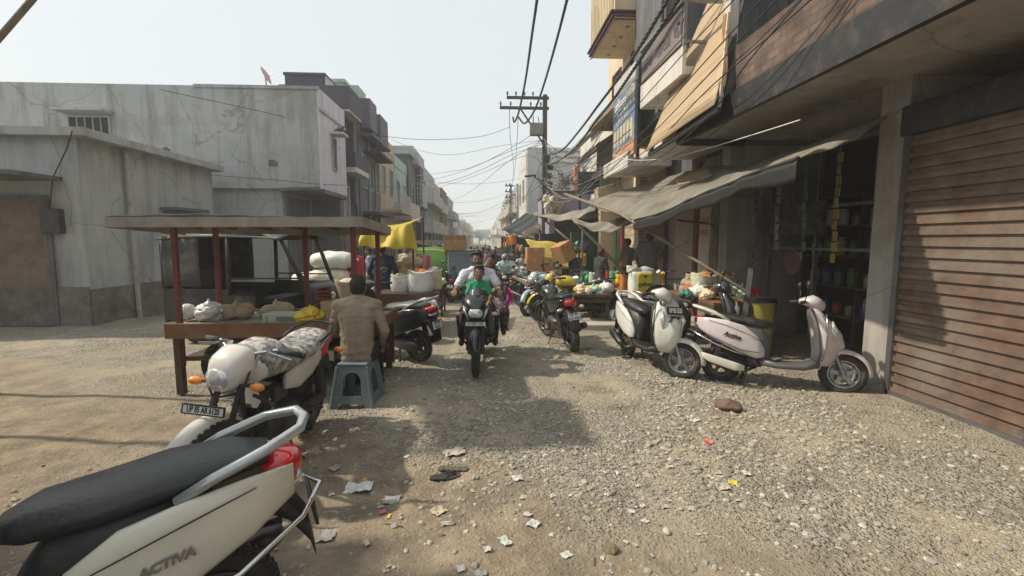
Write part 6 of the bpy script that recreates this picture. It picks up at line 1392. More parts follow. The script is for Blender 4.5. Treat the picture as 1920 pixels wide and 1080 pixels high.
person('man in a grey shirt seen from behind at the shop doorway', (3.84, 10.7, .11), R(-12), stand_pose(hed=(.02, .08, 1.55), eR=(.30, .06, 1.16), wR=(.24, .26, 1.05), eL=(-.30, .04, 1.14), wL=(-.22, .24, .98)), sh_greyp, tr_grey, sc=1.03, vox=.013, sleeves='long', shoes=shoe_b, bulk=1.12, face=False, long_shirt=.2, tilt=R(-20))
person('man in a dark blue vest carrying the tilted carton on his shoulder', (2.45, 12.6, 0), R(150), stand_pose(eR=(.32, .05, 1.30), wR=(.36, .12, 1.52), eL=(-.26, .08, 1.12), wL=(-.1, .28, 1.12)), sh_navy, tr_grey, sc=.93, vox=.014, sleeves='none', shoes=shoe_b, skin=skin_dk, yaw=R(20))

rr = random.Random(31)
_cl = [('white', sh_white), ('maroon', cloth('maroon_cloth', (.2, .02, .04))), ('blue', sh_blue), ('brown', tr_brown), ('grey', sh_greyp), ('teal', teal_d), ('black', sh_dk), ('yellow', cloth('mustard_cloth', (.45, .3, .04)))]
_pl = ['by the black canopy', 'in front of the dark stalls', 'at the left edge of the road', 'near the pink bundle stand', 'between the far motorcycles', 'far behind the walkers', 'beside the hazy stalls', 'at the foot of the far trees']
for k, (x, y) in enumerate(((1.35, 22.3), (.95, 24.6), (-1.25, 25), (-1.55, 21.8), (.6, 28.2), (-.1, 31.5), (1.2, 34), (.4, 40), (-.7, 24.3), (.2, 22.4), (1.5, 27.6), (-.9, 29), (.1, 27.3), (.9, 37), (-.6, 36), (.0, 45))):
    person('far pedestrian in %s clothes %s' % (_cl[k % 8][0], _pl[(k * 3 + k // 8) % 8]), (x, y, 0), R(rr.choice([0, 180, 170, 15])), walk, _cl[k % 8][1], tr_grey, sc=rr.uniform(.9, .98), vox=.03, hands=False, face=False, sleeves='long' if k % 2 else 'short', shoes=shoe_b)
# ================================================================ THE MARKET
rnd = random.Random(21)
def sack(label, loc, w, h, mat, fill=None, rz=0, cat='sack', group=None, name='sack', d=None, rim=True, lean=0):
    t = thing(name, label, cat, loc, rz, group, rx=lean); d = d or w * .8; sd = random.Random(int(abs(loc[0]) * 91 + abs(loc[1]) * 17))
    def fn(u, v):
        a = 2 * math.pi * u; z = h * v; k = 1 + .10 * math.sin(v * math.pi) + .035 * math.sin(a * 3 + v * 7) + .02 * math.sin(a * 7 + v * 15)
        if v > .93: k += .09
        return Vector((math.copysign(abs(math.cos(a)) ** .75, math.cos(a)) * w / 2 * k, math.copysign(abs(math.sin(a)) ** .75, math.sin(a)) * d / 2 * k, z + (.02 * math.sin(a * 2 + 1) + .012 * math.sin(a * 5)) * (v > .6)))
    m = MB(); n = 28; rs = [[fn(i / n, k / 12) for i in range(n)] for k in range(13)]
    top = [p * 1.0 for p in rs[-1]]; rs.append([Vector((p.x * .93, p.y * .93, p.z + .012)) for p in top]); rs.append([Vector((p.x * .86, p.y * .86, p.z - .05)) for p in top]); m.rings(rs)
    m.build('bag', mat, t, smooth=True)
    if fill:
        m = MB(); R0 = [[Vector((math.cos(2 * math.pi * i / 20) * w * .43 * r, math.sin(2 * math.pi * i / 20) * d * .43 * r, h - .04 + .09 * (1 - r * r))) for i in range(20)] for r in (1, .8, .55, .3, .05)]
        m.rings(R0); m.build('contents', fill, t)
    return t
def pillow(label, c, sz, mat, rz=0, group=None, ry=0, rx=0, name='sack', cat='sack', tie=True):
    t = thing(name, label, cat, c, rz, group, rx=rx, ry=ry)
    a, b, h = sz
    def fn(u, v):
        x = (u - .5) * 2; an = v * 2 * math.pi; k = (1 - abs(x) ** 3.2) ** .45 * .92 + .08
        wob = 1 + .05 * math.sin(x * 9 + an * 2) + .03 * math.sin(an * 5 + x * 4)
        return Vector((x * a / 2, math.cos(an) * b / 2 * k * wob, h / 2 + math.sin(an) * h / 2 * k * wob))
    m = MB(); m.rings([[fn(i / 16, j / 16) for j in range(16)] for i in range(17)]); m.build('bag', mat, t, smooth=True)
    if tie:
        m = MB(); m.tube([(a / 2 - .02, 0, h / 2), (a / 2 + .05, .02, h / 2 + .02), (a / 2 + .09, .03, h / 2)], [.02, .018, .04], 8); m.build('tied_neck', mat, t, smooth=True)
    return t
def carton(label, c, sz, rz=0, rx=0, ry=0, group=None, mat=None, name='carton', mark=True):
    t = thing(name, label, 'carton', c, rz, group, rx=rx, ry=ry); w, d, h = sz
    m = MB(); m.box((0, 0, h / 2), (w, d, h)); m.build('box', mat or cardboard, t, bevel=.006)
    m = MB(); m.box((0, 0, h + .002), (w * 1.004, .055, .004)); m.box((0, -d / 2 - .002, h - .05), (.055, .004, .10)); m.box((w / 2 + .002, 0, h - .05), (.004, .055, .10)) ; m.build('tape', tape_m, t)
    m = MB(); m.box((0, -d / 2 - .001, h * .5), (w * .995, .003, .006)); m.box((0, -d / 2 - .0015, h * .78), (w * .16, .004, .03)); m.build('crease', M('cardboard_dark', (.2, .1, .04), .8), t)
    return t
def packet(mb, c, w, h, rr):
    a = rr.random() * 3; b_ = rr.uniform(-.5, .5)
    mb.ell(c, (w * .5, w * .28, h * .5), 10, 8, Matrix.Rotation(a, 3, 'Z') @ Matrix.Rotation(b_, 3, 'Y'))

# ---- plastic stool
t = thing('plastic_stool', 'grey blue moulded plastic stool with arched sides under the khaki shirted man', 'stool', (ST.x, ST.y, gh(ST.x, ST.y)), R(-4))
pls = M('grey_blue_plastic', (.13, .175, .19), .5, dirt=DUST, dscale=6, damt=.3)
m = MB(); m.box((0, 0, .425), (.30, .30, .03)); m.build('seat', pls, t, bevel=.012, seg=3)
for k in range(4):
    M4 = Matrix.Rotation(k * math.pi / 2, 4, 'Z'); wt, wb = .148, .205; H = .41
    def pt(x, z): f = 1 - z / H; return (x * (wt + (wb - wt) * f) / wt, -(wt + (wb - wt) * f), z)
    arc = [(math.cos(a) * .075, .27 + math.sin(a) * .085) for a in [math.pi * i / 10 for i in range(11)]]
    out = [(.148, 0), (.148, H), (-.148, H), (-.148, 0), (-.092, 0), (-.092, .03), (-.075, .12)] + [(x, z) for x, z in arc[::-1]] + [(.075, .12), (.092, .03), (.092, 0)]
    m = MB(); m.prism([pt(x, z) for x, z in out], (0, .012, 0)); m.xf(M4); m.build('side', pls, t)
    m = MB(); m.prism([pt(x, z) for x, z in ((-.095, .045), (.095, .045), (.085, .12), (-.085, .12))], (0, .014, 0)); m.xf(M4); m.build('cross_rail', pls, t, bevel=.003)
    m = MB(); m.bar(pt(.148, 0), pt(.148, H), .03, .03); m.xf(M4); m.build('leg', pls, t, bevel=.008)

# ---- red post stall
t = thing('stall_cart', 'wooden stall cart with rust red posts and a flat board roof', 'stall', (0, 0, 0))
x0, x1, y0, y1, zt = -3.35, -1.16, 4.98, 5.95, .75
m = MB(); m.bb(x0, x1, y0, y1, zt - .05, zt); m.build('deck', M('grey_deck_board', (.22, .20, .17), .8, var=.25, dirt=(.1, .08, .06), damt=.4), t)
m = MB(); m.bb(x0, x1, y0 - .03, y0, zt - .13, zt + .03); m.bb(x0, x1, y1, y1 + .03, zt - .12, zt + .03); m.bb(x1, x1 + .03, y0 - .03, y1 + .03, zt - .1, zt + .05); m.build('side_board', wood_brown, t, bevel=.005)
m = MB(); m.bb(x0 + .1, x1 - .1, y0 + .1, y1 - .1, .35, .40); m.bb(x0 + .05, x1 - .02, y1 - .06, y1, .08, zt - .05); m.build('under_board', wood_dark, t)
for (x, y) in ((x0 + .08, y0 + .06), (x1 - .08, y0 + .06), (x1 - .08, y1 - .06), (x0 + .08, y1 - .06)): m = MB(); m.bb(x - .035, x + .035, y - .035, y + .035, 0, zt - .05); m.build('leg', wood_dark, t)
for (x, y) in ((P(660, 430, Y=5.05).x, 5.05), (P(706, 440, Y=5.80).x, 5.80), (P(570, 440, Y=5.80).x, 5.80), (-3.25, 5.05), (-3.25, 5.8)):
    m = MB(); m.bar((x, y, .3), (x + .01, y, 1.9 if y < 5.5 else 1.80), .05, .05); m.build('post', redoxide, t, bevel=.006)
na, nb = P(679, 405, Y=4.88), P(731, 427, Y=6.05)
r0, r1, r2, r3 = Vector((-3.75, 4.85, na.z - .01)), na, nb, Vector((-3.75, 6.05, nb.z + .02))
m = MB(); m.sheet(lambda u, v: (r0 * (1 - u) + r1 * u) * (1 - v) + (r3 * (1 - u) + r2 * u) * v + Vector((0, 0, .02 * math.sin(u * 4 * math.pi / 2.5) + .006 * math.sin(u * 40))), 24, 8, .012); m.build('roof', M('dusty_tin', (.30, .27, .24), .8, var=.25, dirt=(.16, .11, .08), dscale=2, damt=.5), t)
fa = M('fascia_board', (.30, .27, .24), .8, var=.3, scale=6, bump=.2, dirt=(.3, .27, .24), dscale=3, damt=.5)
dz = Vector((0, 0, -.06))
m = MB(); m.bar(r0 + dz, r1 + dz, .025, .10); m.bar(r1 + dz, r2 + dz * .7, .025, .10); m.bar(r3 + dz * .8, r2 + dz * .8, .025, .10); m.bar(r0 + dz, r3 + dz, .025, .11); m.build('fascia', fa, t)
m = MB()
for k in range(6): f = (k + .5) / 6; m.bar(r0.lerp(r1, f) + Vector((0, .03, -.04)), r3.lerp(r2, f) + Vector((0, -.03, -.03)), .04, .04)
m.build('rafter', wood_brown, t)
for x in (-2.9, -1.5):
    m = MB(); m.lathe([(.0, -.02), (.2, -.02), (.25, -.04), (.27, 0), (.25, .04), (.2, .02), (0, .02)], (x, y0 + .25, .27), (0, 1, 0), 24); m.build('wheel', rubber, t)
# goods on it
brn = M('fried_brown', (.23, .09, .04), .6, var=.35, scale=25, bump=.4)
c = P(612, 565, Y=5.35)
for k, (dx, lab) in enumerate(((0, 'tall stack of reddish brown papad rounds on the stall'), (.17, 'shorter stack of reddish brown papad rounds beside the tall one'))):
    q = thing('papad_stack', lab, 'papad stack', (c.x + dx * .7 - .03, 5.35 + dx, zt), 0, 'papad stacks on the stall'); m = MB(); rr = random.Random(k)
    for i in range(14 - 6 * k): m.lathe([(.001, 0), (.09, .004), (.095, .014), (.08, .02), (.001, .018)], (rr.gauss(0, .008), rr.gauss(0, .008), i * .027), (rr.gauss(0, .08), rr.gauss(0, .08), 1), 14)
    m.build('rounds', brn, q, smooth=False)
def bag(label, c, s, mat, name='plastic_bag', seed=0, group=None):
    rr = random.Random(seed); m = MB(); c = Vector(c)
    for i in range(9): m.ell((rr.gauss(0, s * .22), rr.gauss(0, s * .18), s * .28 + rr.gauss(0, s * .08)), (s * .32, s * .3, s * .28), 12, 8)
    m.capsule((0, 0, s * .5), (s * .05, 0, s * .78), s * .12, s * .05); o = m.fuse(name, mat, None, s * .035, 1, s * .045, 9 / s * .4); o.location = c; return tag(o, label, 'bag', group)
ybag = M('yellow_plastic', (.72, .50, .03), .3, coat=.3, var=.15, bump=.4, bscale=20)
p = P(580, 607, Y=5.12); bag('bright yellow plastic bag on the stall front edge', (p.x, 5.12, zt), .24, ybag, seed=1)
bag('white and maroon plastic bag behind the yellow one', (p.x + .02, 5.4, zt), .24, M('maroon_white_plastic', (.6, .55, .5), .35, dirt=(.25, .03, .05), dscale=12, damt=.6), seed=2)
carton('pale cardboard box standing behind the seated man', (P(627, 590, Y=5.3).x + .0, 5.32, zt), (.24, .22, .22), mat=M('pale_cardboard', (.42, .33, .22), .8))
q = thing('tin_box', 'pale green tin box with a grey window at the left of the stall', 'box', (P(540, 600, Y=5.15).x, 5.15, zt), 0)
m = MB(); m.box((0, 0, .05), (.46, .2, .12)); m.build('box', M('pale_green_tin', (.40, .44, .36), .5, dirt=DUST), q, bevel=.006); m = MB(); m.box((.02, -.102, .055), (.20, .006, .05)); m.build('window', M('grey_label', (.14, .16, .15), .5), q); m = MB()
for x in (-.18, .16, .19): m.box((x, -.102, .05), (.006, .006, .11))
m.build('rib', M('green_label', (.05, .25, .14), .5), q)
q = thing('goods_tray', 'open cardboard tray of packets at the right end of the stall', 'tray', (-1.36, 5.28, zt), R(8))
m = MB(); m.box((0, 0, .01), (.26, .34, .02)); 
for s in (-1, 1): m.box((s * .13, 0, .05), (.008, .34, .1)); m.box((0, s * .17, .05), (.26, .008, .1))
m.build('tray', M('pale_cardboard', (.42, .33, .22), .8), q)
rr = random.Random(3)
for k in range(7): m = MB(); packet(m, (rr.uniform(-.1, .1), rr.uniform(-.13, .13), .08 + .02 * k % .05), .13, .09, rr); m.build('packet', rr.choice([poly_clear, M('beige_pack', (.45, .36, .25), .5), M('orange_pack', (.55, .2, .05), .4), M('pinkish_pack', (.4, .25, .22), .5)]), q, smooth=True)
for k, (x, y, mt, s, lab) in enumerate(((-1.72, 5.55, poly_clear, .22, 'clear bag of dried snacks on the stall, beside the middle post'), (-1.42, 5.62, M('orange_snack', (.5, .17, .03), .6, var=.4, scale=25), .16, 'small orange snack heap by the far right post'), (-2.5, 5.6, M('beige_pack', (.45, .36, .25), .5), .25, 'beige bag at the back of the stall'), (-2.85, 5.4, sack_jute, .28, 'jute bag at the left back of the stall'), (-1.56, 5.42, M('dry_straw', (.45, .36, .2), .8, var=.4, scale=30, bump=.5), .18, 'straw coloured dried snack bundle on the stall'), (-3.1, 5.3, poly_clear, .3, 'big clear snack bag at the left end of the stall'))):
    bag(lab, (x, y, zt), s, mt, seed=10 + k)

# ---- sacks heap beyond the rickshaw
sk = [(-3.75, 10.9, 0, .95, .55, .38, sack_white, 'bottom left sack of the white heap behind the rickshaw'), (-3.15, 10.8, 0, .8, .5, .36, sack_jute, 'brown bottom right sack of the heap behind the rickshaw'), (-3.7, 10.95, .36, .9, .52, .36, sack_white, 'second layer left sack of the white heap'),
      (-3.2, 10.9, .34, .75, .5, .34, M('red_print_sack', (.5, .45, .42), .6, dirt=(.45, .03, .05), dscale=5, damt=.6), 'red printed sack in the heap'), (-3.6, 10.95, .70, .95, .55, .36, M('yellow_print_sack', (.62, .6, .52), .6, dirt=(.6, .45, .05), dscale=4, damt=.5), 'sack with yellow print near the top of the heap'), (-3.55, 11.0, 1.04, 1.05, .6, .42, sack_white, 'big white topmost sack of the heap'), (-4.2, 11.2, .5, .8, .5, .5, sack_white, 'white sack leaning at the left of the heap')]
for x, y, z, a, b_, h, mt, lab in sk: pillow(lab, (x, y, z), (a, b_, h), mt, rz=R(random.Random(int(z * 99)).uniform(-12, 12)), group='heap of sacks')
for i, (x, y) in enumerate(((-2.75, 10.4), (-2.55, 10.9), (-2.9, 9.9))):
    sack(['open white sack of snacks nearest the heap', 'open sack of white puffs beside the red kurta woman', 'open beige sack in front of the heap'][i], (x, y, 0), .5, .62 + .1 * i, [sack_white, M('pale_blue_bag', (.45, .5, .5), .5), sack_jute][i], M('puffed_white', (.6, .56, .47), .9, var=.4, scale=40, bump=.6), group='open sacks on the left')

# ---- yellow tarp stall
yt = M('yellow_tarp', (.60, .47, .035), .5, var=.08, scale=3, dirt=(.42, .35, .13), dscale=2.2, damt=.5, trans=.3)
t = thing('yellow_canopy', 'yellow tarpaulin canopy on thin poles over the sack cart', 'canopy', (0, 0, 0))
q = [P(676, 440, Y=8.5), P(773, 417, Y=8.7), P(782, 468, Y=8.5), P(674, 463, Y=8.3)]
def yf(u, v):
    a = q[0] * (1 - u) + q[1] * u; b_ = q[3] * (1 - u) + q[2] * u; return a * (1 - v) + b_ * v + Vector((0, -.05 * math.sin(u * 9 + v * 3) - .03 * math.sin(u * 23 + v * 2), -.10 * math.sin(math.pi * u) * (1 - v) * .5 + .02 * math.sin(u * 17) * v))
m = MB(); m.sheet(yf, 30, 12, .01); m.build('flap', yt, t, smooth=True)
m = MB(); bk = [Vector((q[0].x, 10.2, 1.95)), Vector((q[1].x, 10.2, 2.15))]
m.sheet(lambda u, v: (q[0] * (1 - u) + q[1] * u) * (1 - v) + (bk[0] * (1 - u) + bk[1] * u) * v + Vector((0, 0, -.10 * math.sin(math.pi * u) * (.5 + .5 * math.sin(math.pi * v)))), 14, 8, .01); m.build('top_sheet', yt, t, smooth=True)
for (x, y, z) in ((q[1].x, 8.72, q[1].z), (q[0].x + .05, 8.5, q[0].z), (q[0].x, 10.2, 1.95), (q[1].x, 10.2, 2.15)): m = MB(); m.cyl((x, y, -.1), (x, y, z), .018, n=8); m.build('pole', wood_dark, t)

t = thing('hand_cart', 'four wheeled wooden hand cart loaded with sacks under the yellow canopy', 'cart', (-1.42, 8.85, 0), R(4))
m = MB(); m.box((0, 0, .68), (1.05, 1.3, .06)); m.build('deck', wood_dark, t); m = MB()
for s in (-1, 1): m.box((s * .5, 0, .62), (.06, 1.3, .14))
m.build('side_beam', wood_brown, t)
def cwheel(par, c, r=.3):
    m = MB(); m.lathe([(r - .03, -.015), (r, -.018), (r, .018), (r - .03, .015)], (0, 0, 0), (1, 0, 0), 32, close=True); m.lathe([(.001, -.03), (.03, -.03), (.03, .03), (.001, .03)], (0, 0, 0), (1, 0, 0), 12)
    for k in range(14): a = 2 * math.pi * k / 14; m.cyl((0, math.cos(a) * .03, math.sin(a) * .03), (0, math.cos(a) * (r - .02), math.sin(a) * (r - .02)), .005, n=4)
    o = m.build('wheel', dark_metal, par); o.location = c
for x in (-.46, .46):
    for y in (-.42, .42): cwheel(t, (x, y, .3))
m = MB(); m.box((0, -.62, .45), (.9, .02, .4)); m.build('hanging_cloth', M('maroon_rag', (.10, .045, .035), .9), t)
Z = .71
sack('bulging white sack with a blue stripe on the hand cart', (-1.18, 8.45, Z), .42, .38, M('blue_stripe_sack', (.58, .6, .58), .6, bump=.3, bscale=40, dirt=(.12, .3, .5), dscale=3, damt=.35), M('orange_snack', (.5, .17, .03), .6, var=.4, scale=25), group='sacks on the hand cart')
sack('pale ribbed sack next to the blue striped one', (-1.55, 8.5, Z), .32, .30, sack_white, M('dry_straw', (.45, .36, .2), .8), group='sacks on the hand cart')
sack('yellowish sack at the right rear of the hand cart', (-1.02, 8.95, Z), .34, .36, M('cream_sack', (.55, .5, .36), .6, bump=.3), M('puffed_white', (.6, .56, .47), .9), group='sacks on the hand cart')
pillow('beige rolled bundle on top of the hand cart load', (-1.42, 9.15, Z + .40), (.42, .26, .22), M('beige_cloth', (.50, .41, .27), .8), R(10), name='cloth_bundle', cat='bundle', tie=False)
carton('pale yellow cardboard box standing behind the hand cart sacks', (-1.66, 9.2, Z), (.3, .26, .52), mat=M('yellow_cardboard', (.50, .40, .22), .8))
for k in range(3): carton(['bottom pink packet of the stack of three', 'middle pink packet of the stack of three', 'top pink packet of the stack of three'][k], (-1.22, 9.35, Z + .36 + .095 * k), (.24, .2, .09), rz=R(6 * k), mat=M('pink_pack', (.55, .08, .18), .4, var=.3, scale=14), name='packet', group='stack of pink packets')
pillow('white sack lying under the grab rail of the black scooter', (-1.12, 7.5, 0), (.7, .45, .42), sack_white, R(25))
pillow('pinkish white sack of plastic bags on the cart edge', (-1.05, 8.15, .3), (.45, .4, .34), poly_clear, R(60))
t = thing('side_table', 'small white topped table beyond the hand cart', 'table', (P(818, 540, Y=10.4).x, 10.4, 0))
m = MB(); m.box((0, 0, .74), (.36, .8, .05)); m.box((0, 0, .79), (.34, .7, .05)); m.build('tabletop', whitew, t)
for x in (-.15, .15):
    for y in (-.37, .37): m = MB(); m.box((x, y, .36), (.04, .04, .72)); m.build('leg', wood_dark, t)
rr = random.Random(5)
labs = ['pink and white bundle heaped high beyond the green rickshaw', 'grey sack pile beyond the white topped table', 'white tarpaulin bundle by the far left shops', 'brown jute sack by the far left shops', 'red sack stack far along the left shops', 'pale sack stack far along the left shops', 'white sack by the purple house', 'blue bundle by the purple house']
for i, (x, y, z, s, mt) in enumerate(((-1.9, 19.2, 1.2, .9, M('pink_bundle', (.6, .3, .4), .7, dirt=(.6, .58, .6), dscale=4, damt=.5)), (-2.0, 11.8, 0, .8, sack_jute), (-3.4, 14.3, 0, .9, sack_white), (-2.7, 14.9, 0, .8, sack_jute), (-3.3, 17, 0, 1.0, sh_red), (-2.8, 19, 0, 1.1, sack_white), (-4.4, 16, 0, .9, sack_white), (-3.9, 18.2, 0, .9, sack_blue))):
    pillow(labs[i], (x, y, z), (s, s * .6, s * .6), mt, rz=rr.random())
t = thing('goods_stand', 'table stand carrying the pink bundle beyond the green rickshaw', 'table', (-1.9, 19.2, 0)); m = MB(); m.box((0, 0, 1.17), (1.2, .9, .05))
for x in (-.5, .5):
    for y in (-.35, .35): m.box((x, y, .58), (.06, .06, 1.15))
m.build('stand', wood_dark, t)
for i in range(5):
    y = 21.5 + i * 4.2; t = thing('market_stall', ['cloth roofed stall first along the far left', 'cloth roofed stall second along the far left', 'cloth roofed stall third along the far left', 'cloth roofed stall fourth along the far left', 'cloth roofed stall last along the far left'][i], 'stall', (-3.3, y, 0), group='far left stalls')
    m = MB(); m.sheet(lambda u, v: Vector((-.9 + 1.9 * u, -1 + 2 * v, 2.1 - .25 * u - .12 * math.sin(math.pi * v))), 6, 6, .02); m.build('awning', [mauve, sack_jute, M('dull_tarp', (.2, .22, .2), .8), M('yellow_tarp', (1, 1, 1)), sack_blue][i], t)
    m = MB(); m.box((0, 0, .7), (1.3, 1.7, .08)); m.box((0, 0, .35), (1.2, 1.6, .6)); m.build('counter', wood_dark, t)
    m = MB()
    for a in (-.85, .95):
        for b_ in (-.95, .95): m.cyl((a, b_, 0), (a, b_, 2.0), .025, n=6)
    m.build('pole', bamboo, t)

# ---- awnings on the right
canv = M('grey_canvas', (.27, .25, .20), .8, var=.2, scale=2.5, bump=.3, bscale=40, dirt=(.09, .088, .075), dscale=1.4, damt=.55, trans=.25)
canvp = M('pale_canvas', (.36, .335, .28), .8, var=.12, scale=3, dirt=(.28, .25, .2), dscale=2, damt=.5, trans=.25)
t = thing('awning', 'big sagging grey canvas awning slung over the right shopfronts on bamboo', 'awning', (0, 0, 0))
outer = smooth_path([P(1190, 413, Y=8.9), P(1245, 398, Y=7.6), P(1305, 370, Y=6.5), P(1355, 350, Y=5.8), P(1411, 327, Y=5.05), Vector((2.88, 4.2, 2.40))], 6)
inner = smooth_path([P(1100, 377, Y=13.0), P(1170, 357, Y=11.8), P(1240, 335, Y=10.5), P(1330, 312, X=4.24), P(1411, 305, X=4.24), Vector((4.24, 4.8, 2.95))], 6)
def af(u, v):
    i = u * (len(outer) - 1); k = min(int(i), len(outer) - 2); f = i - k
    a = outer[k].lerp(outer[k + 1], f); b_ = inner[k].lerp(inner[k + 1], f)
    p = a.lerp(b_, v); s = math.sin(math.pi * v)
    p.z += -.13 * s * (.6 + .4 * math.sin(u * 6)) + .022 * math.sin(u * 26 + v * 5) * s + .014 * math.sin(v * 19 + u * 11) * s + .02 * noise.noise(Vector((p.x * 3, p.y * 3, 0)))
    return p
m = MB(); m.sheet(af, 60, 20, .012); m.build('canvas', canv, t, smooth=True)
m = MB(); 
def vf(u, v):
    p = af(u, 0); return p + Vector((-.02 + .015 * math.sin(u * 40), 0, -.02 - (.16 + .03 * math.sin(u * 15)) * v))
m.sheet(vf, 40, 4, .012); m.tube([af(k / 20, 0) for k in range(21)], .025, 8); m.build('valance', M('black_canvas_edge', (.012, .011, .010), .7, bump=.3, bscale=20), t, smooth=True)
m = MB(); m.tube([af(.42, .75), af(.5, .85), af(.58, .78), af(.5, .62)], .002, 4)
g = lambda u, v: af(.44 + .16 * u, .62 + .28 * v) + Vector((0, 0, .02))
m = MB(); m.sheet(g, 8, 8, .008); m.build('tan_patch', M('tan_patch', (.30, .225, .125), .8, dirt=(.3, .28, .2), damt=.4), t, smooth=True)
m = MB(); m.cyl(P(1060, 364, Y=14), P(1200, 415, Y=8.8), .036, .03, 10); m.build('bamboo_beam', bamboo, t, smooth=True)
m = MB(); m.cyl(P(1162, 400, Y=9.6), P(1405, 550, Y=6.5), .03, .026, 10); m.build('bamboo_strut', bamboo, t, smooth=True)
m = MB(); m.cyl(P(1270, 413, Y=7.2), P(1338, 421, X=4.2), .02, .02, 8); m.build('red_rod', redoxide, t)
m = MB()
for (a, b_, y) in ((1192, 418, 8.85), (1200, 412, 8.8)): m.tube([P(a - 6, b_ - 5, Y=y), P(a + 2, b_ + 4, Y=y - .05), P(a + 8, b_ - 3, Y=y), P(a, b_ - 8, Y=y)], .014, 6, close=True)
m.build('rope_binding', rope_m, t, smooth=True)
def awn(label, tops, bots, mat=canvp, sagv=.08, name='awning', n=18):
    t = thing(name, label, 'awning'); a = smooth_path(tops, 6); b_ = smooth_path(bots, 6)
    def f(u, v):
        def at(L): i = u * (len(L) - 1); k = min(int(i), len(L) - 2); return L[k].lerp(L[k + 1], i - k)
        return at(a).lerp(at(b_), v) + Vector((0, 0, -sagv * math.sin(math.pi * v) + .02 * math.sin(u * 21 + v * 4) + .012 * math.sin(v * 17)))
    m = MB(); m.sheet(f, n * 2, n // 2, .012); m.build('canvas', mat, t, smooth=True); return t
t = awn('pale sagging canvas strip nearest the big awning, over the cream wall', [P(1076, 412, Y=11.2), P(1120, 418, Y=11.3), P(1160, 410, Y=11.5), P(1190, 402, Y=11.7)], [P(1076, 414, Y=10.4), P(1110, 431, Y=10.3), P(1145, 434, Y=10.3), P(1188, 415, Y=10.6)], sagv=.05)
m = MB(); m.cyl(P(1072, 408, Y=10.6), P(1172, 512, Y=10.1), .03, n=8); m.build('bamboo_strut', bamboo, t, smooth=True)
t = awn('pale canvas hammock like awning left of the cream wall', [P(1000, 400, Y=15.5), P(1050, 402, Y=15.5), P(1112, 386, Y=15.5)], [P(1002, 402, Y=14.3), P(1045, 413, Y=14.2), P(1085, 408, Y=14.2), P(1113, 390, Y=14.4)], sagv=.04)
m = MB(); m.cyl(P(1004, 398, Y=14.8), P(1090, 470, Y=13.6), .035, n=8); m.build('bamboo_strut', bamboo, t, smooth=True)
t = awn('black tarpaulin canopy low over the dark stalls past the carton tricycle', [P(985, 400, Y=24), P(1003, 403, Y=24), P(1018, 408, Y=24)], [P(940, 430, Y=19.5), P(965, 438, Y=19.5), P(1006, 440, Y=19.5)], M('black_tarp', (.03, .032, .036), .6, bump=.3), .06)
m = MB()
for px in (950, 988): p = P(px, 438, Y=21.2); m = MB(); m.cyl((p.x, 21.2, -.6), (p.x, 21.2, p.z), .035, n=7); m.build('pole', wood_dark, t)
t = awn('pinkish beige slanting cloth awning below the utility pole', [P(1010, 420, Y=18.5), P(1018, 425, Y=18.5)], [P(978, 436, Y=17.5), P(982, 446, Y=17.5)], M('pink_beige_cloth', (.5, .40, .34), .8), .02, n=8)
t = awn('yellow patched cloth wall sheet behind the cartons', [P(985, 449, Y=16.2), P(1045, 455, Y=16), P(1100, 462, Y=15.8)], [P(1000, 470, Y=15.6), P(1045, 500, Y=15.4), P(1100, 498, Y=15.4)], M('yellow_cloth', (.52, .40, .07), .8, var=.12, dirt=(.3, .26, .13), damt=.5), .03)
m = MB(); p = P(1042, 477, Y=15.3); m.lathe([(.001, 0), (.14, 0), (.14, .02), (.001, .02)], p, (0, -1, 0), 18); m.build('hole_disc', black_plastic, t)  # black disc stands in for a dark hole in the cloth
t = thing('orange_rag', 'orange cloth rag hanging from the canopy pole end', 'cloth', P(957, 448, Y=17.5)); m = MB()
m.sheet(lambda u, v: Vector(((u - .5) * .34 + .05 * v, .05 * math.sin(u * 8), .12 - .42 * v * (1 - .3 * u))), 8, 8, .012); m.build('cloth', M('orange_cloth', (.75, .28, .02), .7), t, smooth=True)
m = MB(); m.tube([(0, 0, .12), (.3, -.1, .16), (.9, -.3, .0)], .02, 6); m.build('stick', bamboo, t)
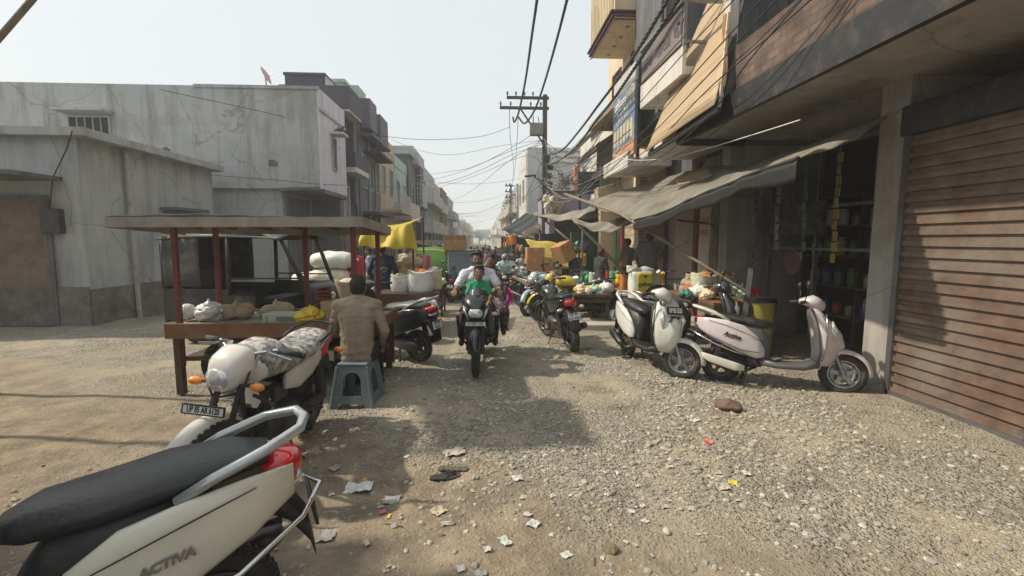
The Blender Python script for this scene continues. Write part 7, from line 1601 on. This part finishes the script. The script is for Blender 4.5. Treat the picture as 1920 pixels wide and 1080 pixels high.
# dark stall row under these awnings
def stall(label, x0, x1, y0, y1, h, back=shade_fill, goods=6, seed=0, cols=None):
    rr = random.Random(seed); t = thing('market_stall', label, 'stall', ((x0 + x1) / 2, (y0 + y1) / 2, 0)); w, d = x1 - x0, y1 - y0
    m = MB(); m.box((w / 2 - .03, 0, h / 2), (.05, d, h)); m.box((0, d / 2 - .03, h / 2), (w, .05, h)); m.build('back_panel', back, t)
    m = MB(); m.box((0, 0, .35), (w * .9, d * .9, .7)); m.build('counter', wood_dark, t, bevel=.01)
    for s in (-1, 1): m = MB(); m.cyl((-w / 2 + .04, s * d / 2 * .95, 0), (-w / 2 + .04, s * d / 2 * .95, h), .03, n=7); m.build('post', bamboo, t)
    cs = cols or [sack_white, sack_jute, sh_red, sack_blue, ybag, poly_clear, wood_dark, M('green_plastic', (.03, .3, .12), .4)]
    for k in range(goods):
        m = MB(); x = rr.uniform(-w * .38, w * .3); y = -d * .4 + d * .8 * (k + .5) / goods; s = rr.uniform(.18, .3)
        m.ell((x, y, .70 + s * .5), (s * .55, s * .5, s * .55), 12, 8); m.ell((x + .03, y, .7 + s), (s * .2, s * .2, s * .25), 8, 6); m.build('goods_bag', rr.choice(cs), t, smooth=True)
    m = MB()
    for k in range(4): y = -d * .35 + d * .7 * k / 3; m.cyl((-w * .3, y, h - .05), (-w * .3, y, h - .35), .005, n=4)
    m.build('hook', dark_metal, t)
    for k in range(4):
        m = MB(); y = -d * .35 + d * .7 * k / 3; m.ell((-w * .3, y, h - .5), (.13, .13, .2), 10, 8); m.build('hanging_goods', rr.choice(cs), t, smooth=True)
    return t
stall('dark stall with hanging goods behind the yellow cloth', 1.9, 3.4, 16.4, 18.3, 2.35, seed=1)
stall('dark stall with red hanging bags under the black canopy', 1.3, 2.9, 20, 23.5, 2.2, seed=2, cols=[sh_red, sh_dk, sh_dk, sack_jute])
stall('stall with blue hanging goods left of the cream wall', 2.9, 4.0, 13.9, 15.8, 2.3, back=green_p, seed=3, cols=[sack_blue, M('green_plastic', (.03, .3, .12), .4), sh_dk])
stall('dark stall left of the black canopy pole', .95, 2.1, 24, 28.5, 2.3, seed=14, cols=[sh_dk, sack_jute, sh_red])
stall('small stall past the black canopy on the right', 1.9, 2.9, 29, 31.5, 2.1, seed=4)
stall('hazy stall farther along on the right', 1.6, 2.8, 33, 37, 2.1, seed=5)
stall('last hazy stall on the right', 1.6, 2.8, 38, 43, 2.1, seed=6)
for i, (px, py, c, Y) in enumerate(((1040, 380, M('tan_cloth', (.45, .33, .24), .8), 18), (1032, 385, sack_white, 18.2), (1028, 372, M('cream_rag', (.5, .45, .3), .8), 18.4))):
    p = P(px, py, Y=Y); m = MB(); rr = random.Random(i)
    for k in range(5): m.capsule((rr.gauss(0, .12), 0, rr.gauss(0, .1)), (rr.gauss(0, .15), .05, rr.gauss(-.15, .15)), .1, .05)
    o = m.fuse('hanging_cloth', c, None, .03, 1, .02); o.location = p; tag(o, ['tan cloth bundle tied up on the pole', 'white cloth bundle tied up on the pole', 'cream rag tied highest on the pole'][i], 'cloth')

# ---- carton tricycle
t = thing('cargo_tricycle', 'red framed cargo tricycle stacked with brown cartons', 'cargo tricycle', (1.66, 13.6, 0), R(2))
m = MB(); m.box((0, .1, .56), (1.05, 1.2, .05)); m.build('deck', wood_dark, t)
def bwheel(par, name, c, r, ax='x', rz=0):
    m = MB(); A = (1, 0, 0); m.lathe([(r - .025, -.012), (r - .02, -.02), (r - .02, .02), (r - .025, .012)], (0, 0, 0), A, 36, close=True)
    for k in range(24): a = 2 * math.pi * k / 24; b_ = a + (.3 if k % 2 else -.3); m.cyl((.02 * (1 if k % 4 < 2 else -1), math.cos(a) * .02, math.sin(a) * .02), (0, math.cos(b_) * (r - .02), math.sin(b_) * (r - .02)), .0022, n=4)
    m.cyl((-.05, 0, 0), (.05, 0, 0), .018, n=8); o = m.build(name, steel, par); o.location = c; o.rotation_euler = (0, 0, rz)
    q_ = MB(); pr = [(r - .008 + math.cos(a) * .018, math.sin(a) * .018) for a in [2 * math.pi * i / 8 for i in range(8)]]; q_.lathe(pr, (0, 0, 0), A, 36, close=True); q_.build('tyre', rubber, o, smooth=True); return o
bwheel(t, 'front_wheel', (-.55, -.25, .3), .3); bwheel(t, 'front_wheel', (.55, -.25, .3), .3); bwheel(t, 'rear_wheel', (0, 1.35, .3), .3)
m = MB()
for s in (-1, 1): m.tube([(s * .5, -.5, .52), (s * .5, .7, .52), (0, 1.35, .3)], .022, 7); m.tube([(s * .48, -.55, .2), (s * .48, -.55, .55)], .02, 7)
m.tube([(-.48, -.55, .2), (.48, -.55, .2)], .02, 7); m.tube([(0, .8, .45), (0, 1.1, .85), (0, 1.35, .3)], .022, 7); m.build('frame', M('red_frame_paint', (.4, .03, .04), .5, dirt=DUST), t, smooth=True)
m = MB(); m.ell((0, 1.1, .9), (.09, .14, .04), 12, 8); m.build('saddle', black_plastic, t, smooth=True)
def cpx(x0_, y0_, x1_, y1_, Y, d, lab, i):
    a = P(x0_, y1_, Y=Y); b_ = P(x1_, y0_, Y=Y); carton(lab, ((a.x + b_.x) / 2, Y + d / 2, a.z), (b_.x - a.x, d, b_.z - a.z - .004), rz=R((-1) ** i * 1.5), group='cartons on the tricycle')
cp = [(989, 506, 1017, 533, 'lower left carton on the tricycle'), (1021, 505, 1054, 533, 'lower right carton on the tricycle'), (987, 484.5, 1017, 505.5, 'middle left carton on the tricycle'), (1019, 483.5, 1055, 504.5, 'middle right carton on the tricycle'), (988, 464, 1021, 484, 'topmost carton on the tricycle')]
for i, (a, b_, c_, d, l) in enumerate(cp): cpx(a, b_, c_, d, 13.0 + .03 * i, .55, l, i)
p = P(1063, 489, Y=12.5); carton('tilted brown carton held up on the shoulder of the man in the vest', (p.x, 12.55, p.z), (.42, .42, .5), rz=R(35), ry=R(-24), rx=R(-8))
for i, (px, py, w, h, mt) in enumerate(((857, 468, .62, .36, cardboard), (857, 453.5, .58, .17, M('red_brown_card', (.33, .13, .06), .8)))):
    p = P(px - 2, py, Y=17.2); carton(['large carton on the roof of the goods three wheeler', 'flat reddish carton on top of the roof load'][i], (p.x, 17.0, 1.745 + (.36 if i else 0)), (w * 1.25, .6, h), mat=mt, group='cartons on the goods three wheeler')
t = thing('helmet', 'dark motorcycle helmet hung on the silver grey motorcycle', 'helmet', P(1008, 518, Y=11.6)); m = MB(); m.ell((0, 0, 0), (.13, .14, .13), 18, 12); m.build('shell', M('helmet_dark', (.07, .08, .09), .2, coat=.6), t, smooth=True); m = MB(); m.ell((.03, -.06, -.02), (.10, .09, .05), 14, 8); m.build('visor', dark_glass, t, smooth=True)

# ---- snack table
t = thing('snack_table', 'low dark wooden table heaped with snack bags beside the parked motorcycle', 'table', (2.08, 9.15, 0), R(-4))
m = MB(); m.box((0, 0, .59), (.75, 1.1, .06)); m.box((0, 0, .50), (.68, 1.0, .08)); m.build('tabletop', wood_dark, t, bevel=.005)
for x in (-.3, .3):
    for y in (-.45, .45): m = MB(); m.bar((x, y, 0), (x * .95, y * .95, .5), .07, .07); m.build('leg', wood_dark, t, bevel=.005)
col = [('yellow and white packets bag at the table edge', 1.88, 8.8, M('multi_pack', (.6, .55, .45), .4, dirt=(.65, .35, .03), dscale=14, damt=.7), .26), ('clear plastic snack bag on the right of the table', 2.3, 8.85, poly_clear, .3), ('teal and yellow snack bag in the middle of the table', 2.1, 8.9, M('teal_pack', (.1, .45, .45), .4, dirt=(.7, .55, .1), dscale=16, damt=.7), .24), ('pink and white plastic bag at the back of the table', 2.32, 9.35, M('pink_white_bag', (.6, .5, .48), .3, dirt=(.5, .15, .15), dscale=9, damt=.4), .32), ('green net bag on the table', 1.95, 9.3, M('dark_green_bag', (.03, .16, .12), .5), .34), ('yellow net bag behind the table', 1.72, 9.55, ybag, .3)]
for i, (l, x, y, mt, s) in enumerate(col): bag(l, (x, y, .62), s, mt, seed=30 + i)
sack('pale green white tied sack standing behind the table', (1.75, 9.95, 0), .5, .85, M('pale_green_sack', (.5, .56, .5), .6, bump=.3), M('puffed_white', (.6, .56, .47), .9))
t = thing('bench', 'long pale wooden plank bench by the boy', 'bench', (2.62, 9.75, .1), R(6)); m = MB(); m.box((0, 0, .44), (1.1, .28, .045)); m.build('seat', wood_pale, t)
for x in (-.45, .45): m = MB(); m.box((x, 0, .21), (.05, .24, .42)); m.build('leg', wood_pale, t)
def tub(label, c, r, h, mat, lid, group=None, stripes=None):
    t = thing('tub', label, 'tub', c, 0, group); m = MB(); m.lathe([(.001, 0), (r * .9, 0), (r, h * .9), (r, h)], (0, 0, 0), (0, 0, 1), 20); m.build('tub_body', mat, t, smooth=False, auto=40)
    m = MB(); m.lathe([(.001, h + .03), (r * .9, h + .03), (r * 1.08, h + .015), (r * 1.08, h - .03), (r, h - .03)], (0, 0, 0), (0, 0, 1), 20); m.build('lid', lid, t, auto=40)
    if stripes: 
        m = MB()
        for k in range(5): a = -2.4 + k * .42; m.box((math.cos(a) * r * 1.0, math.sin(a) * r * 1.0, h * .48), (.012, .05, h * .75), rz=a)
        m.build('printed_stripe', stripes, t)
redp = M('red_plastic', (.5, .02, .04), .35, coat=.3)
for i, (px, Y, mt, st, l) in enumerate(((1150, 9.6, redp, plate_white, 'red tub with white stripes and a white lid, left of two'), (1166, 9.7, redp, black_plastic, 'red tub with black stripes and a white lid, right of two'), (1136, 10.0, plate_white, steel, 'white striped tub beneath the bench end'), (1128, 10.3, M('grey_tub', (.4, .4, .38), .5), None, 'grey tub beneath the bench'))):
    p = P(px, 580, Y=Y); tub(l, (p.x, Y, .11), .14, .40, mt, plate_white, 'tubs by the bench', st)
for i, (px, Y, mt, h) in enumerate(((1112, 11.0, M('steel_white', (.5, .5, .48), .4), .75), (1128, 11.1, M('red_white_pack', (.55, .5, .48), .5, dirt=(.5, .03, .05), dscale=9, damt=.6), .8), (1140, 11.0, redp, .75), (1150, 10.9, M('green_pack', (.1, .3, .2), .5), .78), (1162, 10.7, ybag, .72), (1171, 10.6, M('orange_pack', (.55, .2, .05), .4), .72), (1224, 10.2, M('amber_pack', (.6, .35, .03), .4), .8), (1236, 10.1, M('amber_pack', (.6, .35, .03), .4), .82))):
    p = P(px, 560, Y=Y); sack(['steel grey packet bundle at the left end of the row', 'red and white packet bundle second in the row', 'red packet bundle in the row by the youth', 'green packet bundle in the row by the youth', 'yellow packet bundle beside the orange one', 'orange packet bundle beside the labelled sack', 'amber packet bundle right of the labelled sack', 'amber packet bundle against the door post'][i], (p.x, Y, .11), .2, h, mt, None, group='packet bundles along the shop', name='packet_bundle', cat='packets')

# big labelled sack
p = P(1201, 587, Y=9.35)
t = thing('puffed_rice_sack', 'tall white puffed rice sack with a yellow Hindi label', 'sack', (p.x, 9.35, .11), R(4))
W, H = .50, .90
def sf(u, v):
    a = 2 * math.pi * u; k = 1 + .05 * math.sin(v * math.pi) + .025 * math.sin(a * 5 + v * 9)
    return Vector((math.copysign(abs(math.cos(a)) ** .55, math.cos(a)) * W / 2 * k, math.copysign(abs(math.sin(a)) ** .6, math.sin(a)) * .17 * k, H * v))
m = MB(); m.rings([[sf(i / 30, k / 14) for i in range(30)] for k in range(15)]); m.build('bag', M('green_edged_sack', (.60, .62, .58), .6, bump=.35, bscale=50, dirt=(.12, .32, .25), dscale=5, damt=.3), t, smooth=True)
m = MB(); m.sheet(lambda u, v: Vector(((u - .5) * (.60 + .05 * math.sin(v * 5)), -.02 + .16 * math.cos(u * 3.1) * -1 * .3 - .08 * math.sin(u * 9) * v, H - .04 + .09 * v * (1 + .35 * math.sin(u * 3.3)) + .02 * math.sin(u * 12))), 20, 5, .012); m.sheet(lambda u, v: Vector(((u - .5) * .56, .12 - .05 * math.sin(u * 7), H - .03 + .11 * v * (1 + .3 * math.cos(u * 4)))), 16, 4, .012); m.build('folded_mouth', sack_white, t, smooth=True)
m = MB(); m.sheet(lambda u, v: sf(0, 0) * 0 + Vector(((u - .5) * .34 * (1 - .05 * v), -.196,   .18 + v * .70)), 8, 10, .006); lb = m.build('yellow_label', M('label_yellow', (.62, .50, .02), .5, var=.08), t, smooth=True)
dgm = M('label_ink', (.03, .05, .03), .6)
lettering('मुरलीवाला', .10, dgm, lb, (0, -.202, .63), (1, 0, 0), (0, 0, 1), bold=.003, ext=.002, sx=.82)
lettering('के', .075, M('label_red', (.35, .06, .02), .6), lb, (0, -.204, .50), (1, 0, 0), (0, 0, 1), bold=.002)
lettering('मुरमुरा', .115, dgm, lb, (0, -.203, .34), (1, 0, 0), (0, 0, 1), bold=.003)
m = MB(); m.prism([(-.055, -.203, .83), (.055, -.203, .83), (0, -.203, .77)], (0, .003, 0)); m.build('triangle_mark', M('label_brown', (.12, .03, .02), .6), lb)
p = P(1213, 592, Y=8.8); sack('short white sack standing in front of the labelled one', (p.x, 8.8, .11), .42, .34, sack_white, M('puffed_white', (.6, .56, .47), .9, var=.4, scale=40, bump=.6))
p = P(1228, 560, Y=9.5); sack('tall narrow white sack right behind the labelled one', (p.x - .03, 9.5, .11), .22, .88, sack_white, None)

# bicycle behind the right stall
t = thing('bicycle', 'old black bicycle leaning behind the right stall, one wheel showing', 'bicycle', (3.72, 8.5, .11), R(8), rx=R(0))
bwheel(t, 'front_wheel', (-.50, 0, .34), .34, rz=R(90)); bwheel(t, 'rear_wheel', (.55, 0, .34), .34, rz=R(90))
m = MB(); m.tube([(-.5, 0, .34), (-.38, 0, .8), (.1, 0, .82), (.15, 0, .3), (-.36, 0, .75)], .015, 7); m.tube([(.15, 0, .3), (.55, 0, .34), (.12, 0, .8)], .012, 7); m.tube([(-.32, -.25, .98), (-.38, 0, .95), (-.32, .25, .98)], .012, 7); m.cyl((-.38, 0, .78), (-.37, 0, .96), .014); m.build('frame', black_paint, t, smooth=True)
m = MB(); m.ell((.14, 0, .9), (.13, .08, .035), 12, 8); m.build('saddle', black_plastic, t, smooth=True)
fender(t, (-.5, 0, .34), .37, .05, R(30), R(170), black_paint)

# ---- right stall
t = thing('stall_table', 'plank stall heaped with snack bags and baskets below the big awning', 'stall', (3.72, 7.15, .0), 0)
m = MB(); m.box((0, 0, .74), (1.0, 1.7, .05)); m.build('deck', wood_brown, t)
m = MB(); m.box((-.49, 0, .66), (.03, 1.7, .14)); m.box((0, -.85, .66), (1.0, .03, .14)); m.build('side_board', wood_dark, t)
for x in (-.42, .42):
    for y in (-.75, .75): m = MB(); m.box((x, y, .36), (.06, .06, .72)); m.build('leg', wood_dark, t)
Zt = .765
sack('green and cream sack of orange snack on the right stall', (P(1321, 530, Y=7.2).x, 7.2, Zt), .38, .34, M('green_cream_sack', (.5, .5, .36), .6, dirt=(.2, .3, .15), dscale=5, damt=.5, bump=.3), M('orange_snack', (.5, .17, .03), .6))
gd = [(1296, 7.7, sack_jute, .34, 'brown jute bundle by the bicycle wheel on the right stall'), (1302, 7.2, M('red_mesh_bag', (.4, .12, .08), .6, var=.4, scale=20, bump=.4), .26, 'reddish mesh bag at the left of the right stall'), (1310, 6.9, sack_white, .30, 'white knotted bag on the right stall edge'), (1330, 6.75, M('multi_pack', (.6, .55, .45), .4), .25, 'white and orange packet bag on the right stall edge'), (1352, 7.3, sack_blue, .26, 'blue polythene bag on the right stall'), (1372, 7.2, poly_clear, .28, 'clear polythene bag beside the blue one'), (1392, 7.0, M('teal_pack', (.1, .45, .45), .4), .26, 'teal packet bag at the right of the right stall'), (1412, 6.9, redp, .2, 'small red packet on the right stall'), (1345, 7.7, M('dark_green_bag', (.03, .16, .12), .5), .3, 'dark green bag at the back of the right stall'), (1290, 6.9, M('dark_green_bag', (.03, .16, .12), .5), .2, 'small dark green bag hanging at the right stall corner')]
for i, (px, Y, mt, s, l) in enumerate(gd): bag(l, (P(px, 500, Y=Y).x, Y, Zt), s, mt, seed=50 + i)
for k in range(4): pillow(['lowest of the flat white packets on the right stall', 'second of the flat white packets on the right stall', 'third of the flat white packets on the right stall', 'top one of the flat white packets on the right stall'][k], (3.95, 7.5, Zt + k * .055), (.42, .3, .06), [plate_white, M('grey_pack', (.3, .32, .34), .4)][k % 2], R(5 * k), group='flat packets on the right stall', name='packet', cat='packet', tie=False)
t = thing('leaning_board', 'dark wooden board leaning against the right stall end', 'board', (3.62, 5.95, 0)); m = MB(); m.bar((-.2, 0, 0), (.12, .35, 1.25), .07, .04); m.build('board', M('dull_board', (.04, .035, .03), .7, dirt=(.3, .27, .22)), t)
p = P(1408, 590, Y=6.4); tub('yellow green drum standing at the right stall end', (p.x + .12, 6.4, 0), .2, .8, M('yellow_green_drum', (.30, .28, .05), .5, dirt=(.1, .15, .05)), black_plastic)
sack('grey white sack behind the charcoal scooter', (2.75, 7.35, 0), .5, .7, M('grey_sack', (.4, .4, .38), .6, bump=.3), M('puffed_white', (.6, .56, .47), .9))
for i, (x, y, sz, mt, l) in enumerate(((2.55, 8.75, .34, poly_clear, 'clear bag of puffs on the apron behind the white scooter'), (2.95, 8.5, .4, sack_jute, 'brown bundle on the apron behind the scooters'), (3.15, 8.1, .36, sack_white, 'white bundle on the apron edge behind the scooters'), (3.0, 7.5, .4, M('multi_pack', (.6, .55, .45), .4), 'mixed packet bag on the ground by the right stall leg'), (2.85, 8.95, .34, redp, 'red bag beside the short white sack'), (3.4, 8.9, .36, M('dark_green_bag', (.03, .16, .12), .5), 'dark green bag below the bicycle'))):
    bag(l, (x, y, .11 if y > 8.1 else 0), sz, mt, seed=70 + i)
for i, (px, Y, mt) in enumerate(((1300, 7.9, sack_jute), (1338, 7.95, sack_white), (1362, 7.85, M('multi_pack', (.6, .55, .45), .4)))):
    sack(['brown open sack at the back of the right stall', 'white open sack at the back of the right stall', 'printed open sack at the back of the right stall'][i], (P(px, 500, Y=Y).x, Y - .05, Zt), .26, .28, mt, M('orange_snack', (.5, .17, .03), .6))

# ---- litter
paper = [M('paper_white', (.48, .47, .44), .7, var=.2), M('paper_grey', (.30, .30, .29), .7, var=.2), M('paper_cream', (.42, .38, .30), .7, var=.2)]
def scrap(x, y, s, mat, label, group=None, rr=rnd, name='paper_scrap', cat='litter', flat=.16, cups=6):
    m = MB(); sd = rr.random() * 50; an = rr.random() * 6.28; ca, sa = math.cos(an), math.sin(an); el = rr.uniform(.45, 1)
    def f(u, v):
        a = u - .5; b_ = v - .5; a2 = a + .12 * noise.noise(Vector((v * 3, sd, 0))); b2 = b_ + .15 * noise.noise(Vector((u * 3, sd, 4)))
        X = (a2 * ca - b2 * el * sa) * s; Y_ = (a2 * sa + b2 * el * ca) * s
        z = s * flat * (.5 + noise.noise(Vector((u * 2.6, v * 2.6, sd))) + .35 * noise.noise(Vector((u * 6, v * 6, sd + 2))))
        return Vector((X, Y_, max(.002, z)))
    m.sheet(f, cups, cups, .0016); o = m.build(name, mat); o.location = (x, y, gh(x, y) + .003); o.rotation_euler = (0, 0, 0); return tag(o, label, cat, group)
def at(px, py): p = P(px, py, Z=0); return p.x, p.y
hero = [(627, 879, .10, paper[1], 'folded pale blue grey paper packet in the left shade'), (684, 895, .05, M('orange_wrap', (.6, .3, .05), .5), 'small orange wrapper in the left shade'), (735, 935, .13, paper[1], 'long crumpled grey strip in the left shade'), (672, 912, .22, poly_clear, 'wide crumpled polythene sheet near the foreground scooter'), (718, 960, .05, M('pink_wrap', (.6, .15, .25), .5), 'pink and blue wrapper in the foreground'), (729, 970, .05, M('yellow_wrap', (.6, .5, .08), .5), 'yellow wrapper beside the pink one'),
        (613, 1000, .13, paper[1], 'grey paper piece under the foreground scooter guard'), (838, 981, .08, paper[2], 'cream paper leaf at the edge of the sunlight'), (822, 957, .10, M('beige_rag', (.45, .38, .28), .8), 'crumpled beige rag in the foreground sun'), (1000, 984, .09, paper[0], 'white and yellow paper scrap at the middle foreground'), (990, 967, .06, paper[0], 'small bright white scrap above the middle foreground one'), (947, 1016, .09, M('green_white_card', (.45, .5, .42), .6), 'curved greenish white card piece in the foreground'), (970, 898, .09, paper[0], 'bent white strip on the brown earth'),
        (1328, 831, .10, M('red_wrap', (.7, .08, .07), .5), 'bright red wrapper on the right side of the road'), (1283, 868, .05, M('pink_wrap', (.6, .15, .25), .5), 'small pink wrapper right of the road middle'), (1302, 791, .10, paper[0], 'white paper strip by the rubble at the right'), (1355, 911, .12, paper[2], 'cream paper sheet low at the right'), (1374, 903, .07, M('yellow_wrap', (.6, .5, .08), .5), 'yellow wrapper beside the cream sheet at the right'), (1345, 801, .06, M('yellow_wrap', (.6, .5, .08), .5), 'yellow scrap below the brick lump'), (1272, 767, .08, paper[0], 'white scrap under the pinkish scooter'), (1062, 1040, .07, paper[0], 'white crumpled scrap at the bottom middle'), (896, 1079, .06, paper[1], 'grey scrap at the bottom edge'), (1398, 886, .09, paper[0], 'white scrap at the right edge of the road'), (850, 852, .2, paper[2], 'long torn cream paper at the edge of the oblong shadow')]
for px, py, s, mt, l in hero: x, y = at(px, py); scrap(x, y, s * .8, mt, l, cups=8)
rr = random.Random(77)
for k in range(250):
    if k < 90: y = 1.75 + 3.6 * rr.random() ** 1.3; x = rr.uniform(-1.5, 1.2) * (.5 + y * .18)
    else: y = rr.uniform(2.2, 7.0); x = .43 * y + rr.gauss(0, .45)
    if y < 3.5 and -.7 < x < -3: continue
    scrap(x, y, rr.uniform(.018, .05), paper[rr.randrange(3)], 'small torn pale paper scrap lying on the street', 'small paper scraps on the street', rr, cups=4, flat=.22)
x, y = at(1365, 766); m = MB(); m.stone((0, 0, .045), .12, .6, random.Random(2)); o = m.build('brick_lump', M('brick_lump', (.16, .105, .075), .9, var=.3, bump=.5), bevel=.012); o.location = (x, y, gh(x, y)); tag(o, 'dark brown broken brick lump at the right of the road', 'brick')
x, y = at(835, 893); t = thing('sandal', 'black worn rubber sandal lying in the brown earth', 'sandal', (x, y, gh(x, y)), R(10)); m = MB(); m.rings([ring((0, 0, .008 + .0 * i), (1, 0, 0), (0, 1, 0), .11, .04, 16, 2.6) for i in (0,)] + [ring((0, 0, .022), (1, 0, 0), (0, 1, 0), .11, .04, 16, 2.6)]); m.build('sole', rubber, t); m = MB(); m.tube([(-.0, .035, .02), (.04, 0, .05), (-.0, -.035, .02)], .007, 6); m.tube([(.04, 0, .05), (.075, 0, .02)], .006, 6); m.build('strap', rubber, t, smooth=True)
x, y = at(850, 880); m = MB(); rr = random.Random(1)
for k in range(5): m.ell((k * .04 - .08, rr.gauss(0, .008), .012), (.035, .035, .016), 10, 6)
o = m.fuse('mud_clod', M('mud_clod', (.12, .095, .07), .9, bump=.5), None, .006, 1, .004, 30); o.location = (x, y, gh(x, y)); tag(o, 'dark mud clod beside the black sandal', 'clod')
x, y = at(1145, 1030); m = MB(); m.stone((0, 0, .012), .042, .5, random.Random(5)); o = m.build('mossy_stone', M('mossy_stone', (.16, .14, .08), .9, var=.5, scale=30), bevel=.006); o.location = (x, y, gh(x, y)); tag(o, 'greenish lump near the bottom of the road', 'stone')
x, y = at(1250, 993); m = MB(); m.ell((0, 0, .015), (.022, .03, .018), 14, 8); o = m.build('pebble', M('stone_pale', (.56, .51, .41), .9), smooth=True); o.location = (x, y, gh(x, y)); tag(o, 'smooth oval pale pebble in the right foreground', 'stone')
for i, (px, py, L, a) in enumerate(((738, 986, .13, -.35), (1114, 1053, .07, 1.3), (828, 1003, .05, 0), (1080, 655, .5, .1))):
    x, y = at(px, py); m = MB(); m.tube([(-L / 2, 0, .005), (0, .004, .009), (L / 2, 0, .005)], [.003, .004, .0025] if L < .3 else [.02, .03, .02], 6); o = m.build('stick', bamboo, smooth=True); o.location = (x, y, gh(x, y)); o.rotation_euler = (0, 0, a); tag(o, ['thin pale stick in the left shade', 'short straw near the bottom right', 'small twig at the edge of the sun', 'thick stick lying by the dark parked motorcycle'][i], 'stick')

# strips of small packets hung in the open shopfront, and stocked shelves inside
rr = random.Random(44)
pk = [M('strip_red', (.22, .03, .03), .3, coat=.3, var=.5, scale=30), M('strip_yellow', (.30, .22, .05), .3, coat=.3, var=.5, scale=30), M('strip_green', (.05, .13, .06), .3, coat=.3, var=.5, scale=30), M('strip_silver', (.25, .26, .27), .25, .5, var=.4, scale=30), M('strip_blue', (.05, .07, .16), .3, coat=.3, var=.5, scale=30)]
nm = ['red', 'yellow', 'green', 'silver', 'blue']
for k in range(5):
    y = 5.1 + k * .6; c = k % 5; z0_ = rr.uniform(1.25, 1.6)
    t = thing('packet_strip', 'hanging strip of small %s packets in the dark shopfront, %s' % (nm[c], 'nearer the pillar' if k < 3 else 'nearer the posted wall'), 'packet strip', (XR + .16, y, 2.75), rr.uniform(-.2, .2), 'packet strips in the shopfront')
    m = MB(); m.cyl((0, 0, 0), (0, 0, .45), .003, n=4); m.build('string', rope_m, t)
    m = MB(); n_ = int((2.75 - z0_) / .14)
    for i in range(n_): m.box((rr.gauss(0, .008), 0, -.07 - i * .14), (.022, .10, .125), rz=rr.gauss(0, .12), rx=rr.gauss(0, .06))
    m.build('packets', pk[c], t, bevel=.01)
t = thing('shop_shelf', 'deep wooden shelf of jars and packets at the back of the dark shop', 'shelf', (5.5, 6.3, 0))
m = MB()
for z in (.5, .95, 1.4, 1.85, 2.3): m.box((0, 0, z), (.4, 2.4, .03))
for y in (-1.2, 0, 1.2): m.box((0, y, 1.2), (.4, .03, 2.3))
m.build('rack', wood_dark, t)
for z in (.5, .95, 1.4, 1.85):
    for k in range(9):
        m = MB(); y = -1.08 + k * .26 + (.03 if k > 4 else 0); h = rr.uniform(.16, .3); m.lathe([(.001, 0), (.07, 0), (.075, h * .8), (.05, h * .9), (.05, h), (.001, h)], (-.05, y, z + .015), (0, 0, 1), 10); m.build('jar', rr.choice(pk + [poly_clear, steel, sack_jute]), t, auto=40)
# ================================================================ the road falls away past the stalls: stand things on it
for o in [o for o in bpy.data.objects if o.parent is None and o.get('label')]:
    c = o.get('category'); x, y, z = o.location
    if y < 8.9 or c in ('building', 'house', 'utility pole', 'wire tangle', 'wire', 'power cable', 'pigeon', 'satellite dish', 'signboard', 'cloth', 'helmet', 'tilted', 'awning', 'canopy'): continue
    if c == 'carton' and o.get('group') != 'cartons on the goods three wheeler': continue
    if x > 2.3 and y < 13.4 and c not in ('motorcycle',) and 'carton' not in o['label']: continue
    if o.get('group') in ('sacks on the hand cart', 'stack of pink packets') or c == 'bundle': continue
    o.location.z += dip(y)
# ================================================================ HAZE (the dusty air)
m = MB(); m.bb(-1199, 1199, -58, 2400, -1.5, 16)
hz = m.mesh('haze'); ho = link(bpy.data.objects.new('haze', hz)); ho['kind'] = 'stuff'
hm = bpy.data.materials.new('dusty_air'); hm.use_nodes = True; t_ = hm.node_tree; t_.nodes.clear()
o_ = t_.nodes.new('ShaderNodeOutputMaterial'); v_ = t_.nodes.new('ShaderNodeVolumePrincipled')
v_.inputs['Color'].default_value = (.90, .94, .96, 1); v_.inputs['Density'].default_value = .0030; v_.inputs['Anisotropy'].default_value = .2
t_.links.new(v_.outputs['Volume'], o_.inputs['Volume']); hz.materials.append(hm)
